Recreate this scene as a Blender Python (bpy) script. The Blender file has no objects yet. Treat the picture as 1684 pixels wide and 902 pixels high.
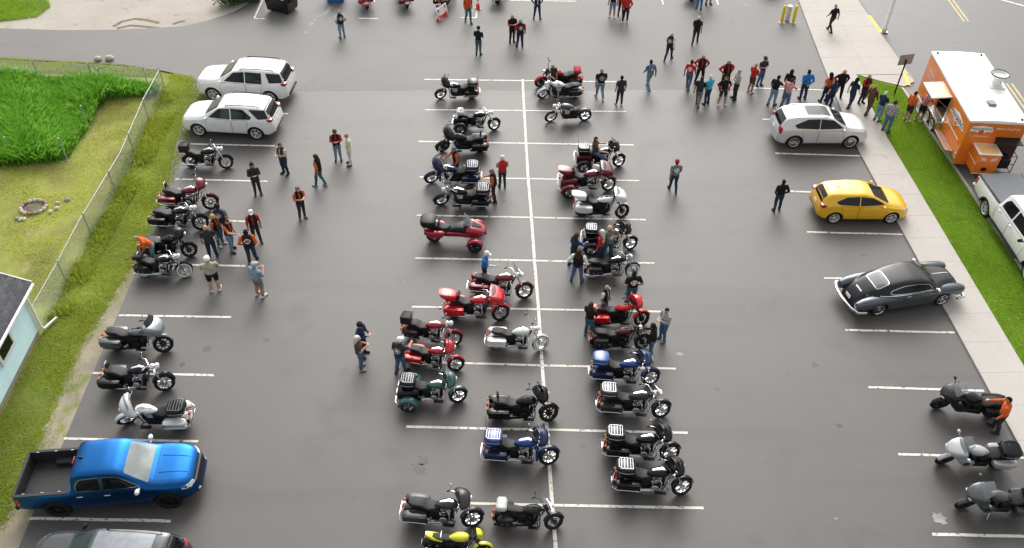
import bpy, bmesh, math, random
import numpy as np
from mathutils import Vector, Matrix, Euler
from mathutils.bvhtree import BVHTree

random.seed(7)
rng = np.random.default_rng(11)
scene = bpy.context.scene
COL = scene.collection
R = math.radians
pi = math.pi

# ------------------------------------------------------------------ camera
FPX, PITCH, YAW, ROLL = 1430.0, 0.75336, 0.04004, 0.02
CAM = Vector((-2.0578, -41.99, 24.899))
_F = Vector((math.sin(YAW) * math.cos(PITCH), math.cos(YAW) * math.cos(PITCH), -math.sin(PITCH)))
_R = Vector((math.cos(YAW), -math.sin(YAW), 0))
_U = _R.cross(_F)
_R2 = _R * math.cos(ROLL) + _U * math.sin(ROLL)
_U2 = _U * math.cos(ROLL) - _R * math.sin(ROLL)
cd = bpy.data.cameras.new('camera')
cam = bpy.data.objects.new('camera', cd)
COL.objects.link(cam)
mw = Matrix((_R2, _U2, -_F)).transposed().to_4x4()
mw.translation = CAM
cam.matrix_world = mw
cd.sensor_fit = 'HORIZONTAL'
cd.sensor_width = 36.0
cd.lens = 36.0 * FPX / 1684.0
cd.clip_end = 2000
scene.camera = cam


def g(px, py, z=0.0):
    """map survey: photo point -> place on the level z"""
    d = _F * FPX + _R2 * (px - 842) - _U2 * (py - 451)
    t = (z - CAM.z) / d.z
    return CAM + d * t


# ------------------------------------------------------------------ sky, sun, exposure
SUN_EL, SUN_AZ = 37.0, 4.0
w = bpy.data.worlds.new('World')
scene.world = w
w.use_nodes = True
nt = w.node_tree
sky = nt.nodes.new('ShaderNodeTexSky')
sky.sky_type = 'NISHITA'
sky.sun_disc = False
sky.sun_elevation = R(SUN_EL)
sky.sun_rotation = R(SUN_AZ)
sky.dust_density = 6.0
sky.air_density = 1.4
hs = nt.nodes.new('ShaderNodeHueSaturation')
hs.inputs['Saturation'].default_value = 0.16
bg = nt.nodes['Background']
bg.inputs['Strength'].default_value = 0.15
nt.links.new(sky.outputs[0], hs.inputs['Color'])
nt.links.new(hs.outputs[0], bg.inputs['Color'])
sd = bpy.data.lights.new('sun', 'SUN')
sd.energy = 0.65
sd.angle = R(52)
sd.color = (1.0, 0.965, 0.92)
sun = bpy.data.objects.new('sun', sd)
COL.objects.link(sun)
sun.rotation_euler = (-R(90 - SUN_EL), 0, -R(SUN_AZ))
sun.location = (0, 20, 40)
scene.view_settings.view_transform = 'Standard'
scene.view_settings.look = 'None'
scene.view_settings.gamma = 1.0
scene.view_settings.exposure = 0.74

# ------------------------------------------------------------------ materials
MATS = {}


def srgb(r, g_, b):
    f = lambda c: (c / 255 / 12.92) if c / 255 <= 0.04045 else ((c / 255 + 0.055) / 1.055) ** 2.4
    return (f(r), f(g_), f(b))


def M(name, col=(.5, .5, .5), rough=.5, metal=0.0, coat=0.0, var=.12, scale=6.0, spec=.5, bump=0.0, bscale=60, detail=4):
    if name in MATS:
        return MATS[name]
    m = bpy.data.materials.new(name)
    m.use_nodes = True
    t = m.node_tree
    b = t.nodes['Principled BSDF']
    b.inputs['Roughness'].default_value = rough
    b.inputs['Metallic'].default_value = metal
    b.inputs['Coat Weight'].default_value = coat
    b.inputs['Coat Roughness'].default_value = .06
    b.inputs['Specular IOR Level'].default_value = spec
    tc = t.nodes.new('ShaderNodeTexCoord')
    n = t.nodes.new('ShaderNodeTexNoise')
    n.inputs['Scale'].default_value = scale
    n.inputs['Detail'].default_value = detail
    t.links.new(tc.outputs['Object'], n.inputs['Vector'])
    r = t.nodes.new('ShaderNodeValToRGB')
    r.color_ramp.elements[0].position = .3
    r.color_ramp.elements[1].position = .72
    r.color_ramp.elements[0].color = (*[c * (1 - var) for c in col], 1)
    r.color_ramp.elements[1].color = (*[min(1, c * (1 + var)) for c in col], 1)
    t.links.new(n.outputs['Fac'], r.inputs['Fac'])
    t.links.new(r.outputs['Color'], b.inputs['Base Color'])
    if bump:
        n2 = t.nodes.new('ShaderNodeTexNoise')
        n2.inputs['Scale'].default_value = bscale
        t.links.new(tc.outputs['Object'], n2.inputs['Vector'])
        bp = t.nodes.new('ShaderNodeBump')
        bp.inputs['Strength'].default_value = bump
        bp.inputs['Distance'].default_value = .02
        t.links.new(n2.outputs['Fac'], bp.inputs['Height'])
        t.links.new(bp.outputs['Normal'], b.inputs['Normal'])
    MATS[name] = m
    return m


def mixmat(name, layers, rough=.9, spec=.3, bump=.4, bscale=40, base=(.1, .1, .1), coord='Object'):
    """layers: (colour, noise scale, lo, hi, detail) painted over the base one after another"""
    if name in MATS:
        return MATS[name]
    m = bpy.data.materials.new(name)
    m.use_nodes = True
    t = m.node_tree
    b = t.nodes['Principled BSDF']
    b.inputs['Roughness'].default_value = rough
    b.inputs['Specular IOR Level'].default_value = spec
    tc = t.nodes.new('ShaderNodeTexCoord')
    prev = None
    for i, (c, sc, lo, hi, det) in enumerate(layers):
        mp = t.nodes.new('ShaderNodeMapping')
        mp.inputs['Location'].default_value = (i * 7.3, i * 3.1, 0)
        if isinstance(sc, tuple):
            mp.inputs['Scale'].default_value = sc
            s = 1.0
        else:
            s = sc
        t.links.new(tc.outputs[coord], mp.inputs['Vector'])
        n = t.nodes.new('ShaderNodeTexNoise')
        n.inputs['Scale'].default_value = s
        n.inputs['Detail'].default_value = det
        t.links.new(mp.outputs[0], n.inputs['Vector'])
        mr = t.nodes.new('ShaderNodeMapRange')
        mr.interpolation_type = 'SMOOTHSTEP'
        mr.inputs['From Min'].default_value = lo
        mr.inputs['From Max'].default_value = hi
        t.links.new(n.outputs['Fac'], mr.inputs['Value'])
        mx = t.nodes.new('ShaderNodeMix')
        mx.data_type = 'RGBA'
        t.links.new(mr.outputs['Result'], mx.inputs['Factor'])
        if prev is None:
            mx.inputs['A'].default_value = (*base, 1)
        else:
            t.links.new(prev, mx.inputs['A'])
        mx.inputs['B'].default_value = (*c, 1)
        prev = mx.outputs['Result']
    t.links.new(prev, b.inputs['Base Color'])
    n2 = t.nodes.new('ShaderNodeTexNoise')
    n2.inputs['Scale'].default_value = bscale
    n2.inputs['Detail'].default_value = 5
    t.links.new(tc.outputs[coord], n2.inputs['Vector'])
    bp = t.nodes.new('ShaderNodeBump')
    bp.inputs['Strength'].default_value = bump
    bp.inputs['Distance'].default_value = .01
    t.links.new(n2.outputs['Fac'], bp.inputs['Height'])
    t.links.new(bp.outputs['Normal'], b.inputs['Normal'])
    MATS[name] = m
    return m


def paint(col, rough=.28, metal=.25):
    n = 'paint_%d_%d_%d' % tuple(int(c * 255) for c in col)
    dk = max(col) < .06
    return M(n, col, .14 if dk else .2, .0 if dk else metal * .6, 0 if dk else .3, .06, 3, .3 if dk else .45)


def cloth(col):
    n = 'cloth_%d_%d_%d' % tuple(int(c * 999) for c in col)
    return M(n, col, .9, 0, 0, .28, 9, .2, .5, 35)


CHROME = M('chrome', (.68, .68, .7), .1, 1, 0, .05)
STEEL = M('brushed_steel', (.55, .55, .56), .36, 1, 0, .12)
ALU = M('cast_aluminium', (.56, .56, .57), .36, .8, 0, .12)
RUBBER = M('rubber', (.014, .014, .015), .8, 0, 0, .3, 20, .25)
BLACK = M('gloss_black', (.008, .008, .009), .22, 0, .1, .2)
SATIN = M('satin_black', (.012, .012, .013), .42, 0, 0, .25, 14, .22)
LEATHER = M('black_leather', (.017, .0165, .0165), .5, 0, 0, .35, 22, .22, .3, 50)
GLASS = M('dark_glass', (.006, .007, .008), .07, 0, 0, .1, 6, .3)
GLASSL = M('green_tint_glass', (.02, .03, .03), .07, 0, 0, .3, 1.5, .5)
REDL = M('red_lens', (.42, .012, .015), .2, 0, .5)
LAMP = M('lamp_glass', (.72, .74, .74), .12, .2, .6)
AMBER = M('amber_lens', (.6, .18, .01), .25, 0, .4)
WHITEP = M('white_plastic', (.72, .72, .7), .45)
SEAM = M('seam_black', (.012, .012, .012), .7)
WWALL = M('white_rubber', (.66, .65, .61), .6)


def clear_mat():
    m = bpy.data.materials.new('clear_shield')
    m.use_nodes = True
    t = m.node_tree
    b = t.nodes['Principled BSDF']
    b.inputs['Base Color'].default_value = (.16, .18, .19, 1)
    b.inputs['Roughness'].default_value = .08
    b.inputs['Alpha'].default_value = .42
    n = t.nodes.new('ShaderNodeTexNoise')
    n.inputs['Scale'].default_value = 4
    mr = t.nodes.new('ShaderNodeMapRange')
    mr.inputs['To Min'].default_value = .05
    mr.inputs['To Max'].default_value = .16
    t.links.new(n.outputs['Fac'], mr.inputs['Value'])
    t.links.new(mr.outputs['Result'], b.inputs['Roughness'])
    return m


CLEAR = clear_mat()


# ------------------------------------------------------------------ mesh helpers
class MB:
    def __init__(s):
        s.v = []
        s.f = []
        s.m = []

    def add(s, vs, fs, mi=0):
        o = len(s.v)
        s.v += [tuple(v) for v in vs]
        s.f += [tuple(i + o for i in f) for f in fs]
        s.m += [mi] * len(fs)
        return s

    def box(s, c, d, bev=0.0, rot=None, mi=0):
        hx, hy, hz = d[0] / 2, d[1] / 2, d[2] / 2
        vs, fs = [], []
        if bev <= 0:
            for a in (-1, 1):
                for b in (-1, 1):
                    for e in (-1, 1):
                        vs.append(Vector((a * hx, b * hy, e * hz)))
            fs = [(0, 1, 3, 2), (4, 6, 7, 5), (0, 4, 5, 1), (2, 3, 7, 6), (0, 2, 6, 4), (1, 5, 7, 3)]
        else:
            b_ = min(bev, hx * .98, hy * .98, hz * .98)
            idx = {}
            for a in (-1, 1):
                for b in (-1, 1):
                    for e in (-1, 1):
                        for k in range(3):
                            p = [hx - b_, hy - b_, hz - b_]
                            p[k] += b_
                            idx[(a, b, e, k)] = len(vs)
                            vs.append(Vector((a * p[0], b * p[1], e * p[2])))
            I = idx
            for a in (-1, 1):
                fs.append((I[a, -1, -1, 0], I[a, 1, -1, 0], I[a, 1, 1, 0], I[a, -1, 1, 0]))
                fs.append((I[-1, a, -1, 1], I[1, a, -1, 1], I[1, a, 1, 1], I[-1, a, 1, 1]))
                fs.append((I[-1, -1, a, 2], I[1, -1, a, 2], I[1, 1, a, 2], I[-1, 1, a, 2]))
                for b in (-1, 1):
                    fs.append((I[a, b, -1, 0], I[a, b, 1, 0], I[a, b, 1, 1], I[a, b, -1, 1]))
                    fs.append((I[a, -1, b, 0], I[a, 1, b, 0], I[a, 1, b, 2], I[a, -1, b, 2]))
                    fs.append((I[-1, a, b, 1], I[1, a, b, 1], I[1, a, b, 2], I[-1, a, b, 2]))
                    for e in (-1, 1):
                        fs.append((I[a, b, e, 0], I[a, b, e, 1], I[a, b, e, 2]))
        if rot is not None:
            m = Euler(rot).to_matrix()
            vs = [m @ v for v in vs]
        return s.add([v + Vector(c) for v in vs], fs, mi)

    def loft(s, secs, caps=True, closed=True, mi=0):
        n = len(secs[0])
        vs = [p for sec in secs for p in sec]
        fs = []
        for i in range(len(secs) - 1):
            for j in range(n if closed else n - 1):
                k = (j + 1) % n
                fs.append((i * n + j, i * n + k, (i + 1) * n + k, (i + 1) * n + j))
        if caps:
            fs.append(tuple(range(n)))
            fs.append(tuple(range((len(secs) - 1) * n, len(secs) * n)))
        return s.add(vs, fs, mi)

    def tube(s, pts, r, n=8, caps=True, sy=1.0, mi=0):
        pts = [Vector(p) for p in pts]
        if not isinstance(r, (list, tuple)):
            r = [r] * len(pts)
        secs = []
        up = Vector((0, 0, 1))
        t0 = (pts[1] - pts[0]).normalized()
        if abs(t0.dot(up)) > .93:
            up = Vector((0, 1, 0))
        for i, p in enumerate(pts):
            a = pts[max(0, i - 1)]
            b = pts[min(len(pts) - 1, i + 1)]
            t = (b - a).normalized()
            sd_ = t.cross(up)
            if sd_.length < 1e-4:
                sd_ = t.cross(Vector((1, 0, 0)))
            sd_.normalize()
            u2 = sd_.cross(t).normalized()
            up = u2
            secs.append([p + (sd_ * math.cos(2 * pi * k / n) + u2 * math.sin(2 * pi * k / n) * sy) * r[i] for k in range(n)])
        return s.loft(secs, caps, mi=mi)

    def lathe(s, prof, c=(0, 0, 0), axis='y', n=24, mi=0, close=False):
        secs = []
        c = Vector(c)
        for k in range(n):
            a = 2 * pi * k / n
            ca, sa = math.cos(a), math.sin(a)
            sec = []
            for (r, h) in prof:
                p = {'y': (r * ca, h, r * sa), 'x': (h, r * ca, r * sa), 'z': (r * ca, r * sa, h)}[axis]
                sec.append(c + Vector(p))
            secs.append(sec)
        m = len(prof)
        vs = [p for sec in secs for p in sec]
        fs = []
        for i in range(n):
            j = (i + 1) % n
            for k in range(m if close else m - 1):
                l = (k + 1) % m
                fs.append((i * m + k, j * m + k, j * m + l, i * m + l))
        if not close:
            if prof[0][0] > 1e-5:
                fs.append(tuple(i * m for i in range(n)))
            if prof[-1][0] > 1e-5:
                fs.append(tuple(i * m + m - 1 for i in range(n)))
        return s.add(vs, fs, mi)

    def sph(s, c, r, n=12, m=7, mi=0):
        if not isinstance(r, (tuple, list)):
            r = (r, r, r)
        vs, fs = [], []
        for i in range(1, m):
            a = pi * i / m
            for k in range(n):
                b = 2 * pi * k / n
                vs.append((c[0] + r[0] * math.sin(a) * math.cos(b), c[1] + r[1] * math.sin(a) * math.sin(b), c[2] + r[2] * math.cos(a)))
        for i in range(m - 2):
            for k in range(n):
                l = (k + 1) % n
                fs.append((i * n + k, i * n + l, (i + 1) * n + l, (i + 1) * n + k))
        t, b_ = len(vs), len(vs) + 1
        vs += [(c[0], c[1], c[2] + r[2]), (c[0], c[1], c[2] - r[2])]
        for k in range(n):
            l = (k + 1) % n
            fs.append((t, k, l))
            fs.append((b_, (m - 2) * n + l, (m - 2) * n + k))
        return s.add(vs, fs, mi)

    def prism(s, poly, a, b, axis='y', mi=0):
        def P(u, v, h):
            return {'y': (u, h, v), 'x': (h, u, v), 'z': (u, v, h)}[axis]
        n = len(poly)
        return s.loft([[P(u, v, a) for u, v in poly], [P(u, v, b) for u, v in poly]], mi=mi)

    def mesh(s, name, smooth=40):
        me = bpy.data.meshes.new(name)
        me.from_pydata([tuple(v) for v in s.v], [], s.f)
        bm = bmesh.new()
        bm.from_mesh(me)
        for f, mi in zip(bm.faces, s.m):
            f.material_index = mi
        bmesh.ops.remove_doubles(bm, verts=bm.verts, dist=1e-5)
        bmesh.ops.recalc_face_normals(bm, faces=bm.faces)
        bm.to_mesh(me)
        bm.free()
        if smooth:
            me.shade_smooth()
            me.set_sharp_from_angle(angle=R(smooth))
        return me


def link(name, data, parent=None, loc=None, rot=None):
    o = bpy.data.objects.new(name, data)
    COL.objects.link(o)
    if parent:
        o.parent = parent
    if loc is not None:
        o.location = loc
    if rot is not None:
        o.rotation_euler = rot
    return o


def obj(name, mb, mat, parent=None, loc=None, rot=None, smooth=40):
    me = mb.mesh(name, smooth)
    for m in (mat if isinstance(mat, list) else [mat]):
        me.materials.append(m)
    return link(name, me, parent, loc, rot)


MESH = {}


def part(name, key, fn, mat, parent, loc=None, rot=None, smooth=40):
    """a part whose mesh is shared by all alike parts"""
    k = (key, tuple(m.name for m in mat) if isinstance(mat, list) else mat.name)
    if k not in MESH:
        me = fn().mesh(name, smooth)
        for m in (mat if isinstance(mat, list) else [mat]):
            me.materials.append(m)
        MESH[k] = me
    return link(name, MESH[k], parent, loc, rot)


def tag(o, label=None, cat=None, group=None, kind=None):
    if label:
        o['label'] = label
    if cat:
        o['category'] = cat
    if group:
        o['group'] = group
    if kind:
        o['kind'] = kind
    return o


def thing(name, label, cat, loc=(0, 0, 0), rz=0.0, group=None):
    o = link(name, None, None, loc, (0, 0, rz))
    o.empty_display_size = .3
    return tag(o, label, cat, group)


def sheet(name, pts, z, mat, parent=None, kind='structure', thick=0.0, sub=0):
    """a ground sheet from outline points (x, y)"""
    bm = bmesh.new()
    vs = [bm.verts.new((p[0], p[1], z)) for p in pts]
    f = bm.faces.new(vs)
    if f.normal.z < 0:
        f.normal_flip()
    bm.normal_update()
    if f.normal.z < 0:
        f.normal_flip()
    if thick:
        r_ = bmesh.ops.extrude_face_region(bm, geom=[f])
        nv = [e for e in r_['geom'] if isinstance(e, bmesh.types.BMVert)]
        for v in nv:
            v.co.z += thick
        bm.faces.ensure_lookup_table()
        bmesh.ops.recalc_face_normals(bm, faces=bm.faces)
    me = bpy.data.meshes.new(name)
    bm.to_mesh(me)
    bm.free()
    me.materials.append(mat)
    o = link(name, me, parent)
    if parent is None and kind:
        o['kind'] = kind
    return o


def pieces(mb):
    """split a builder into its separate solids"""
    n = len(mb.v)
    par = list(range(n))

    def find(a):
        while par[a] != a:
            par[a] = par[par[a]]
            a = par[a]
        return a
    for f in mb.f:
        a = find(f[0])
        for i in f[1:]:
            par[find(i)] = a
    groups = {}
    for f in mb.f:
        groups.setdefault(find(f[0]), []).append(f)
    out = []
    for fs in groups.values():
        ids = sorted({i for f in fs for i in f})
        ix = {i: k for k, i in enumerate(ids)}
        out.append(MB().add([mb.v[i] for i in ids], [tuple(ix[i] for i in f) for f in fs]))
    return out


def objs(name, mb, mat, parent=None, smooth=40):
    return [obj(name, q, mat, parent, smooth=smooth) for q in pieces(mb)]


def parts(name, key, fn, mat, parent, smooth=40):
    k = ('pieces', key)
    if k not in MESH:
        MESH[k] = pieces(fn())
    return [part(name, '%s_%d' % (key, i), lambda q=q: q, mat, parent, smooth=smooth) for i, q in enumerate(MESH[k])]


def rrect(w_, h_, r, n=4):
    pts = []
    for cx, cy, a0 in ((w_ - r, h_ - r, 0), (-w_ + r, h_ - r, 90), (-w_ + r, -h_ + r, 180), (w_ - r, -h_ + r, 270)):
        for k in range(n + 1):
            a = R(a0 + 90 * k / n)
            pts.append((cx + r * math.cos(a), cy + r * math.sin(a)))
    return pts


def sec_x(x, cy, cz, w_, h_, r, n=3):
    """rounded rectangle cross-section at station x"""
    return [(x, cy + p[0], cz + p[1]) for p in rrect(w_, h_, min(r, w_ * .98, h_ * .98), n)]

# ================================================================== the setting
ASPH = mixmat('asphalt', [((0.0752, 0.0677, 0.0624), .16, .36, .66, 3), ((0.0505, 0.0453, 0.0414), (.05, .6, 1), .5, .74, 4), ((0.0927, 0.0846, 0.0780), 45, .5, .75, 2), ((0.0546, 0.0493, 0.0449), .45, .55, .72, 6),
                          ((0.0433, 0.0388, 0.0356), .9, .66, .8, 5), ((0.0896, 0.0816, 0.0751), 1.7, .62, .8, 6)], rough=.6, spec=.78, bump=.15, bscale=70, base=(0.0659, 0.0597, 0.0546))
ROADA = mixmat('road_asphalt', [((.1, .097, .093), .2, .35, .65, 3), ((.13, .126, .12), 40, .5, .75, 2), ((.075, .072, .068), 1.1, .62, .8, 5)], rough=.52, spec=.5, bump=.3, bscale=60, base=(.09, .087, .083))
CONC = mixmat('concrete', [((.45, .42, .39), .5, .35, .7, 4), ((.39, .365, .335), 3, .5, .8, 6), ((.49, .46, .425), 30, .5, .8, 2), ((.32, .3, .265), .9, .64, .82, 6)], rough=.85, spec=.3, bump=.35, bscale=50, base=(.43, .4, .365))
GUTTER = mixmat('gutter_concrete', [((.27, .255, .235), .8, .35, .7, 4), ((.2, .19, .178), 5, .55, .8, 5)], rough=.85, spec=.3, bump=.4, base=(.23, .22, .205))
DIRT = mixmat('pale_gravel', [((.36, .325, .28), .5, .35, .65, 5), ((.26, .23, .19), 1.6, .58, .75, 5), ((.44, .41, .36), 14, .55, .75, 3), ((.2, .23, .09), .35, .6, .78, 6)], rough=.95, bump=.7, bscale=30, base=(.39, .36, .31))
GRAV = mixmat('verge_gravel', [((.32, .28, .2), 1.4, .35, .65, 5), ((.2, .22, .07), 1.6, .5, .7, 6), ((.42, .385, .32), 24, .58, .75, 3)], rough=.95, bump=.8, bscale=34, base=(.25, .22, .165))
SOIL = mixmat('mown_yard', [((.27, .29, .06), .35, .35, .6, 5), ((.34, .29, .13), .6, .55, .75, 6), ((.18, .22, .04), 1.7, .55, .8, 6), ((.21, .185, .1), 11, .6, .8, 4)], rough=.95, bump=.9, bscale=26, base=(.15, .145, .045))
VERGE = mixmat('verge_grass', [((.18, .23, .03), .4, .35, .6, 5), ((.13, .19, .025), 1.2, .5, .75, 6), ((.25, .24, .08), 2.3, .6, .8, 6), ((.13, .17, .03), 13, .55, .8, 4)], rough=.95, bump=.9, bscale=26, base=(.12, .14, .028))
STRIP = mixmat('strip_grass', [((.15, .24, .02), .5, .35, .65, 5), ((.11, .18, .016), 1.6, .5, .75, 6), ((.2, .28, .03), 14, .55, .8, 4), ((.22, .21, .09), 2.0, .72, .85, 5)], rough=.95, bump=.9, bscale=26, base=(.13, .22, .018))
TALLG = mixmat('tall_grass_soil', [((.08, .16, .022), .5, .35, .65, 5)], rough=.95, bump=.9, base=(.035, .08, .012))
BLADE1 = mixmat('tall_grass_blade', [((.2, .44, .05), .5, .35, .62, 4), ((.3, .54, .1), 1.4, .55, .78, 4), ((.38, .52, .17), 6, .62, .8, 3)], rough=.6, spec=.3, bump=0, base=(.15, .36, .03))
BLADE2 = mixmat('verge_blade', [((.38, .44, .06), .5, .35, .62, 4), ((.54, .5, .18), 1.4, .58, .78, 4), ((.25, .35, .04), 5, .6, .8, 3)], rough=.7, spec=.25, bump=0, base=(.32, .39, .05))
BLADE3 = mixmat('strip_blade', [((.3, .47, .04), .6, .35, .62, 4), ((.2, .36, .03), 1.6, .55, .78, 4), ((.42, .54, .1), 7, .62, .8, 3)], rough=.7, spec=.25, bump=0, base=(.26, .42, .035))
BLADE4 = mixmat('yard_blade', [((.5, .52, .12), .5, .35, .62, 4), ((.58, .52, .24), 1.2, .55, .76, 4), ((.36, .44, .08), 5, .6, .8, 3)], rough=.8, spec=.25, bump=0, base=(.45, .48, .11))


def translucent(m, w_=.45):
    t = m.node_tree
    b = t.nodes['Principled BSDF']
    out = t.nodes['Material Output']
    tr = t.nodes.new('ShaderNodeBsdfTranslucent')
    t.links.new(b.inputs['Base Color'].links[0].from_socket, tr.inputs['Color'])
    mx = t.nodes.new('ShaderNodeMixShader')
    mx.inputs[0].default_value = w_
    t.links.new(b.outputs[0], mx.inputs[1])
    t.links.new(tr.outputs[0], mx.inputs[2])
    t.links.new(mx.outputs[0], out.inputs[0])


for _m in (BLADE1, BLADE2, BLADE3, BLADE4):
    translucent(_m)


def wear_paint(name, col, lo=.3, hi=.62, under=(.06, .057, .053)):
    return mixmat(name, [(col, 7, lo - .16, lo + .05, 6), (tuple(c * .82 for c in col), 1.3, .5, .75, 4), (under, 26, .66, .76, 4)], rough=.7, spec=.4, bump=.3, base=under)


LINE = wear_paint('white_line_paint', (.68, .655, .58), .44)
YLINE = wear_paint('yellow_line_paint', (.58, .47, .22), .42)
YCURB = wear_paint('yellow_kerb_paint', (.66, .58, .06), .4, under=(.4, .38, .34))

ground = sheet('ground', [(-300, -250), (300, -250), (300, 300), (-300, 300)], -.06, VERGE)


def P2(*pts):
    return [tuple(g(*p)[:2]) for p in pts]


lot_pts = [(-16.62, -70)] + [(-16.66, -28), (-16.63, -12)] + P2((318, 127)) + [(-19.9, 1.15)] + P2((200, 107), (0, 96)) + [(-90, 5.5), (-90, 9)] + P2((0, 47), (100, 50), (190, 49), (240, 47), (300, 43), (345, 33), (385, 20), (420, 0)) + [(-15.5, 14), (-15.5, 70), (19.2, 70), (19.2, -70)]
lot = sheet('parking_lot', lot_pts, 0.0, ASPH)
LANE = mixmat('old_asphalt', [((.142, .135, .128), .2, .36, .66, 3), ((.115, .11, .104), (.05, .5, 1), .52, .72, 4), ((.165, .158, .15), 45, .5, .75, 2), ((.1, .095, .089), 1.1, .62, .8, 6)], rough=.66, spec=.45, bump=.15, bscale=70, base=(.13, .124, .117))
lane_pts = [(-15.8, -.95), (-10, -1.0), (-4, -.92), (2, -.98), (8, -.9), (12, -1.02), (16.4, -1.1)] + [(16.9, .2), (17.3, 4), (17.8, 9), (18.5, 70), (-15.5, 70), (-15.5, 14)] + P2((424, 0), (388, 21), (348, 34), (303, 44), (240, 48.5), (190, 50.5), (100, 51.5), (0, 48.5)) + [(-90, 8.9), (-90, 5.6)] + P2((0, 94.5), (200, 105.5)) + [(-19.8, 1.35)] + P2((318, 125))
sheet('drive_lane', lane_pts, .0018, LANE)
road = sheet('road', [(21.2, -70), (60, -70), (60, 70), (21.2, 70)], -.012, ROADA)
dirt = sheet('gravel_apron', [(-60, 3), (-15, 3), (-15, 40), (-60, 40)], -.012, DIRT)

# sidewalk: slabs with tooled joints, each its own piece
walk_left = [(17.9, 9.88), (17.48, 5.46), (17.14, 1.87), (16.74, -2.89), (16.5, -6.0)]


def wl(y):
    if y <= -6:
        return 16.46
    ys = [p[1] for p in walk_left][::-1]
    xs = [p[0] for p in walk_left][::-1]
    if y > 9.88:
        return 17.9 + (y - 9.88) * .09
    return float(np.interp(y, ys, xs))


def wr(y):
    ys = [-70, -5.6, -2.9, .66, .7]
    xs = [18.25, 18.3, 18.42, 18.7, 18.75]
    return float(np.interp(y, ys, xs))


sidewalk = sheet('sidewalk', [(wl(y) + .02, y) for y in (-70, -6, -2.89, 1.87, 5.46, 9.88, 40)] + [(21.75, 40), (21.75, -.2), (20.9, -.74), (19.8, -.16), (18.75, .66), (18.42, -2.9), (18.3, -5.6), (18.26, -70)], -.02, GUTTER)
SW = .075


def slab(pts):
    mb = MB()
    c = Vector((sum(p[0] for p in pts) / len(pts), sum(p[1] for p in pts) / len(pts)))
    top = [(c.x + (p[0] - c.x) * .996, c.y + (p[1] - c.y) * .993, SW + random.uniform(-.002, .002)) for p in pts]
    mid = [(c.x + (p[0] - c.x) * .999, c.y + (p[1] - c.y) * .998, SW - .012) for p in pts]
    bot = [(p[0], p[1], -.015) for p in mid]
    mb.loft([bot, mid, top])
    obj('slab', mb, CONC, sidewalk, smooth=0)


y = -32.0
while y < .2:
    y2 = y + 1.55
    slab([(wl(y), y), (wr(y), y), (wr(y2), y2), (wl(y2), y2)])
    y = y2
# wide apron at the driveway: two or three slabs in each course
y = -.95 + .0
apron_rows = [(y2, 1.9) for y2 in ()]
yy = 0.55
first = True
while yy < 16:
    y2 = yy + 1.9
    a0, a1 = wl(yy), wl(y2)
    xs0 = [a0, a0 + (21.7 - a0) / 2, 21.7]
    xs1 = [a1, a1 + (21.7 - a1) / 2, 21.7]
    for k in range(2):
        slab([(xs0[k], yy), (xs0[k + 1], yy), (xs1[k + 1], y2), (xs1[k], y2)])
    yy = y2
slab([(18.8, .5), (19.8, -.14), (20.92, -.72), (21.7, -.2), (21.7, .5)])

# planted strip, kerb, gutter
sheet('grass_strip', [(18.2, -70), (18.26, -5.6), (18.38, -2.9), (18.68, .7), (19.75, -.12), (20.85, -.7), (20.62, -70)], .03, STRIP)
kerb = None
mb = MB()
for (y0, y1) in ((-34, -.9),):
    mb.loft([[(20.6, y0, -.05), (20.74, y0, -.05), (20.74, y0, .1), (20.71, y0, .125), (20.6, y0, .125)], [(20.6 + .1, y1, -.05), (20.74 + .1, y1, -.05), (20.74 + .1, y1, .1), (20.71 + .1, y1, .125), (20.6 + .1, y1, .125)]])
kerb = tag(obj('kerb', mb, CONC, smooth=0), kind='structure')
sheet('gutter', [(20.7, -70), (21.3, -70), (21.45, -.6), (21.9, .2), (22.0, 40), (21.6, 40), (21.6, -.2), (20.8, -.9)], .002, GUTTER)


def ribbon(name, pts, wd, z, mat, parent, th=.003):
    """a painted line as a thin raised strip through points"""
    mb = MB()
    secs = []
    P = [Vector((p[0], p[1], 0)) for p in pts]
    for i, p in enumerate(P):
        t = (P[min(i + 1, len(P) - 1)] - P[max(0, i - 1)]).normalized()
        n_ = Vector((-t.y, t.x, 0)) * wd / 2
        secs.append([(p.x - n_.x, p.y - n_.y, z), (p.x + n_.x, p.y + n_.y, z), (p.x + n_.x, p.y + n_.y, z + th), (p.x - n_.x, p.y - n_.y, z + th)])
    mb.loft(secs)
    return obj(name, mb, mat, parent, smooth=0)


SL = -.0397
Wst = 2.937


def stall(x0, y0, x1, y1, z=.004):
    n = 6
    pts = [(x0 + (x1 - x0) * k / n, y0 + (y1 - y0) * k / n + (random.uniform(-.008, .008))) for k in range(n + 1)]
    ribbon('stall_line', pts, .102 + random.uniform(-.008, .008), z, LINE, lot)


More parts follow.
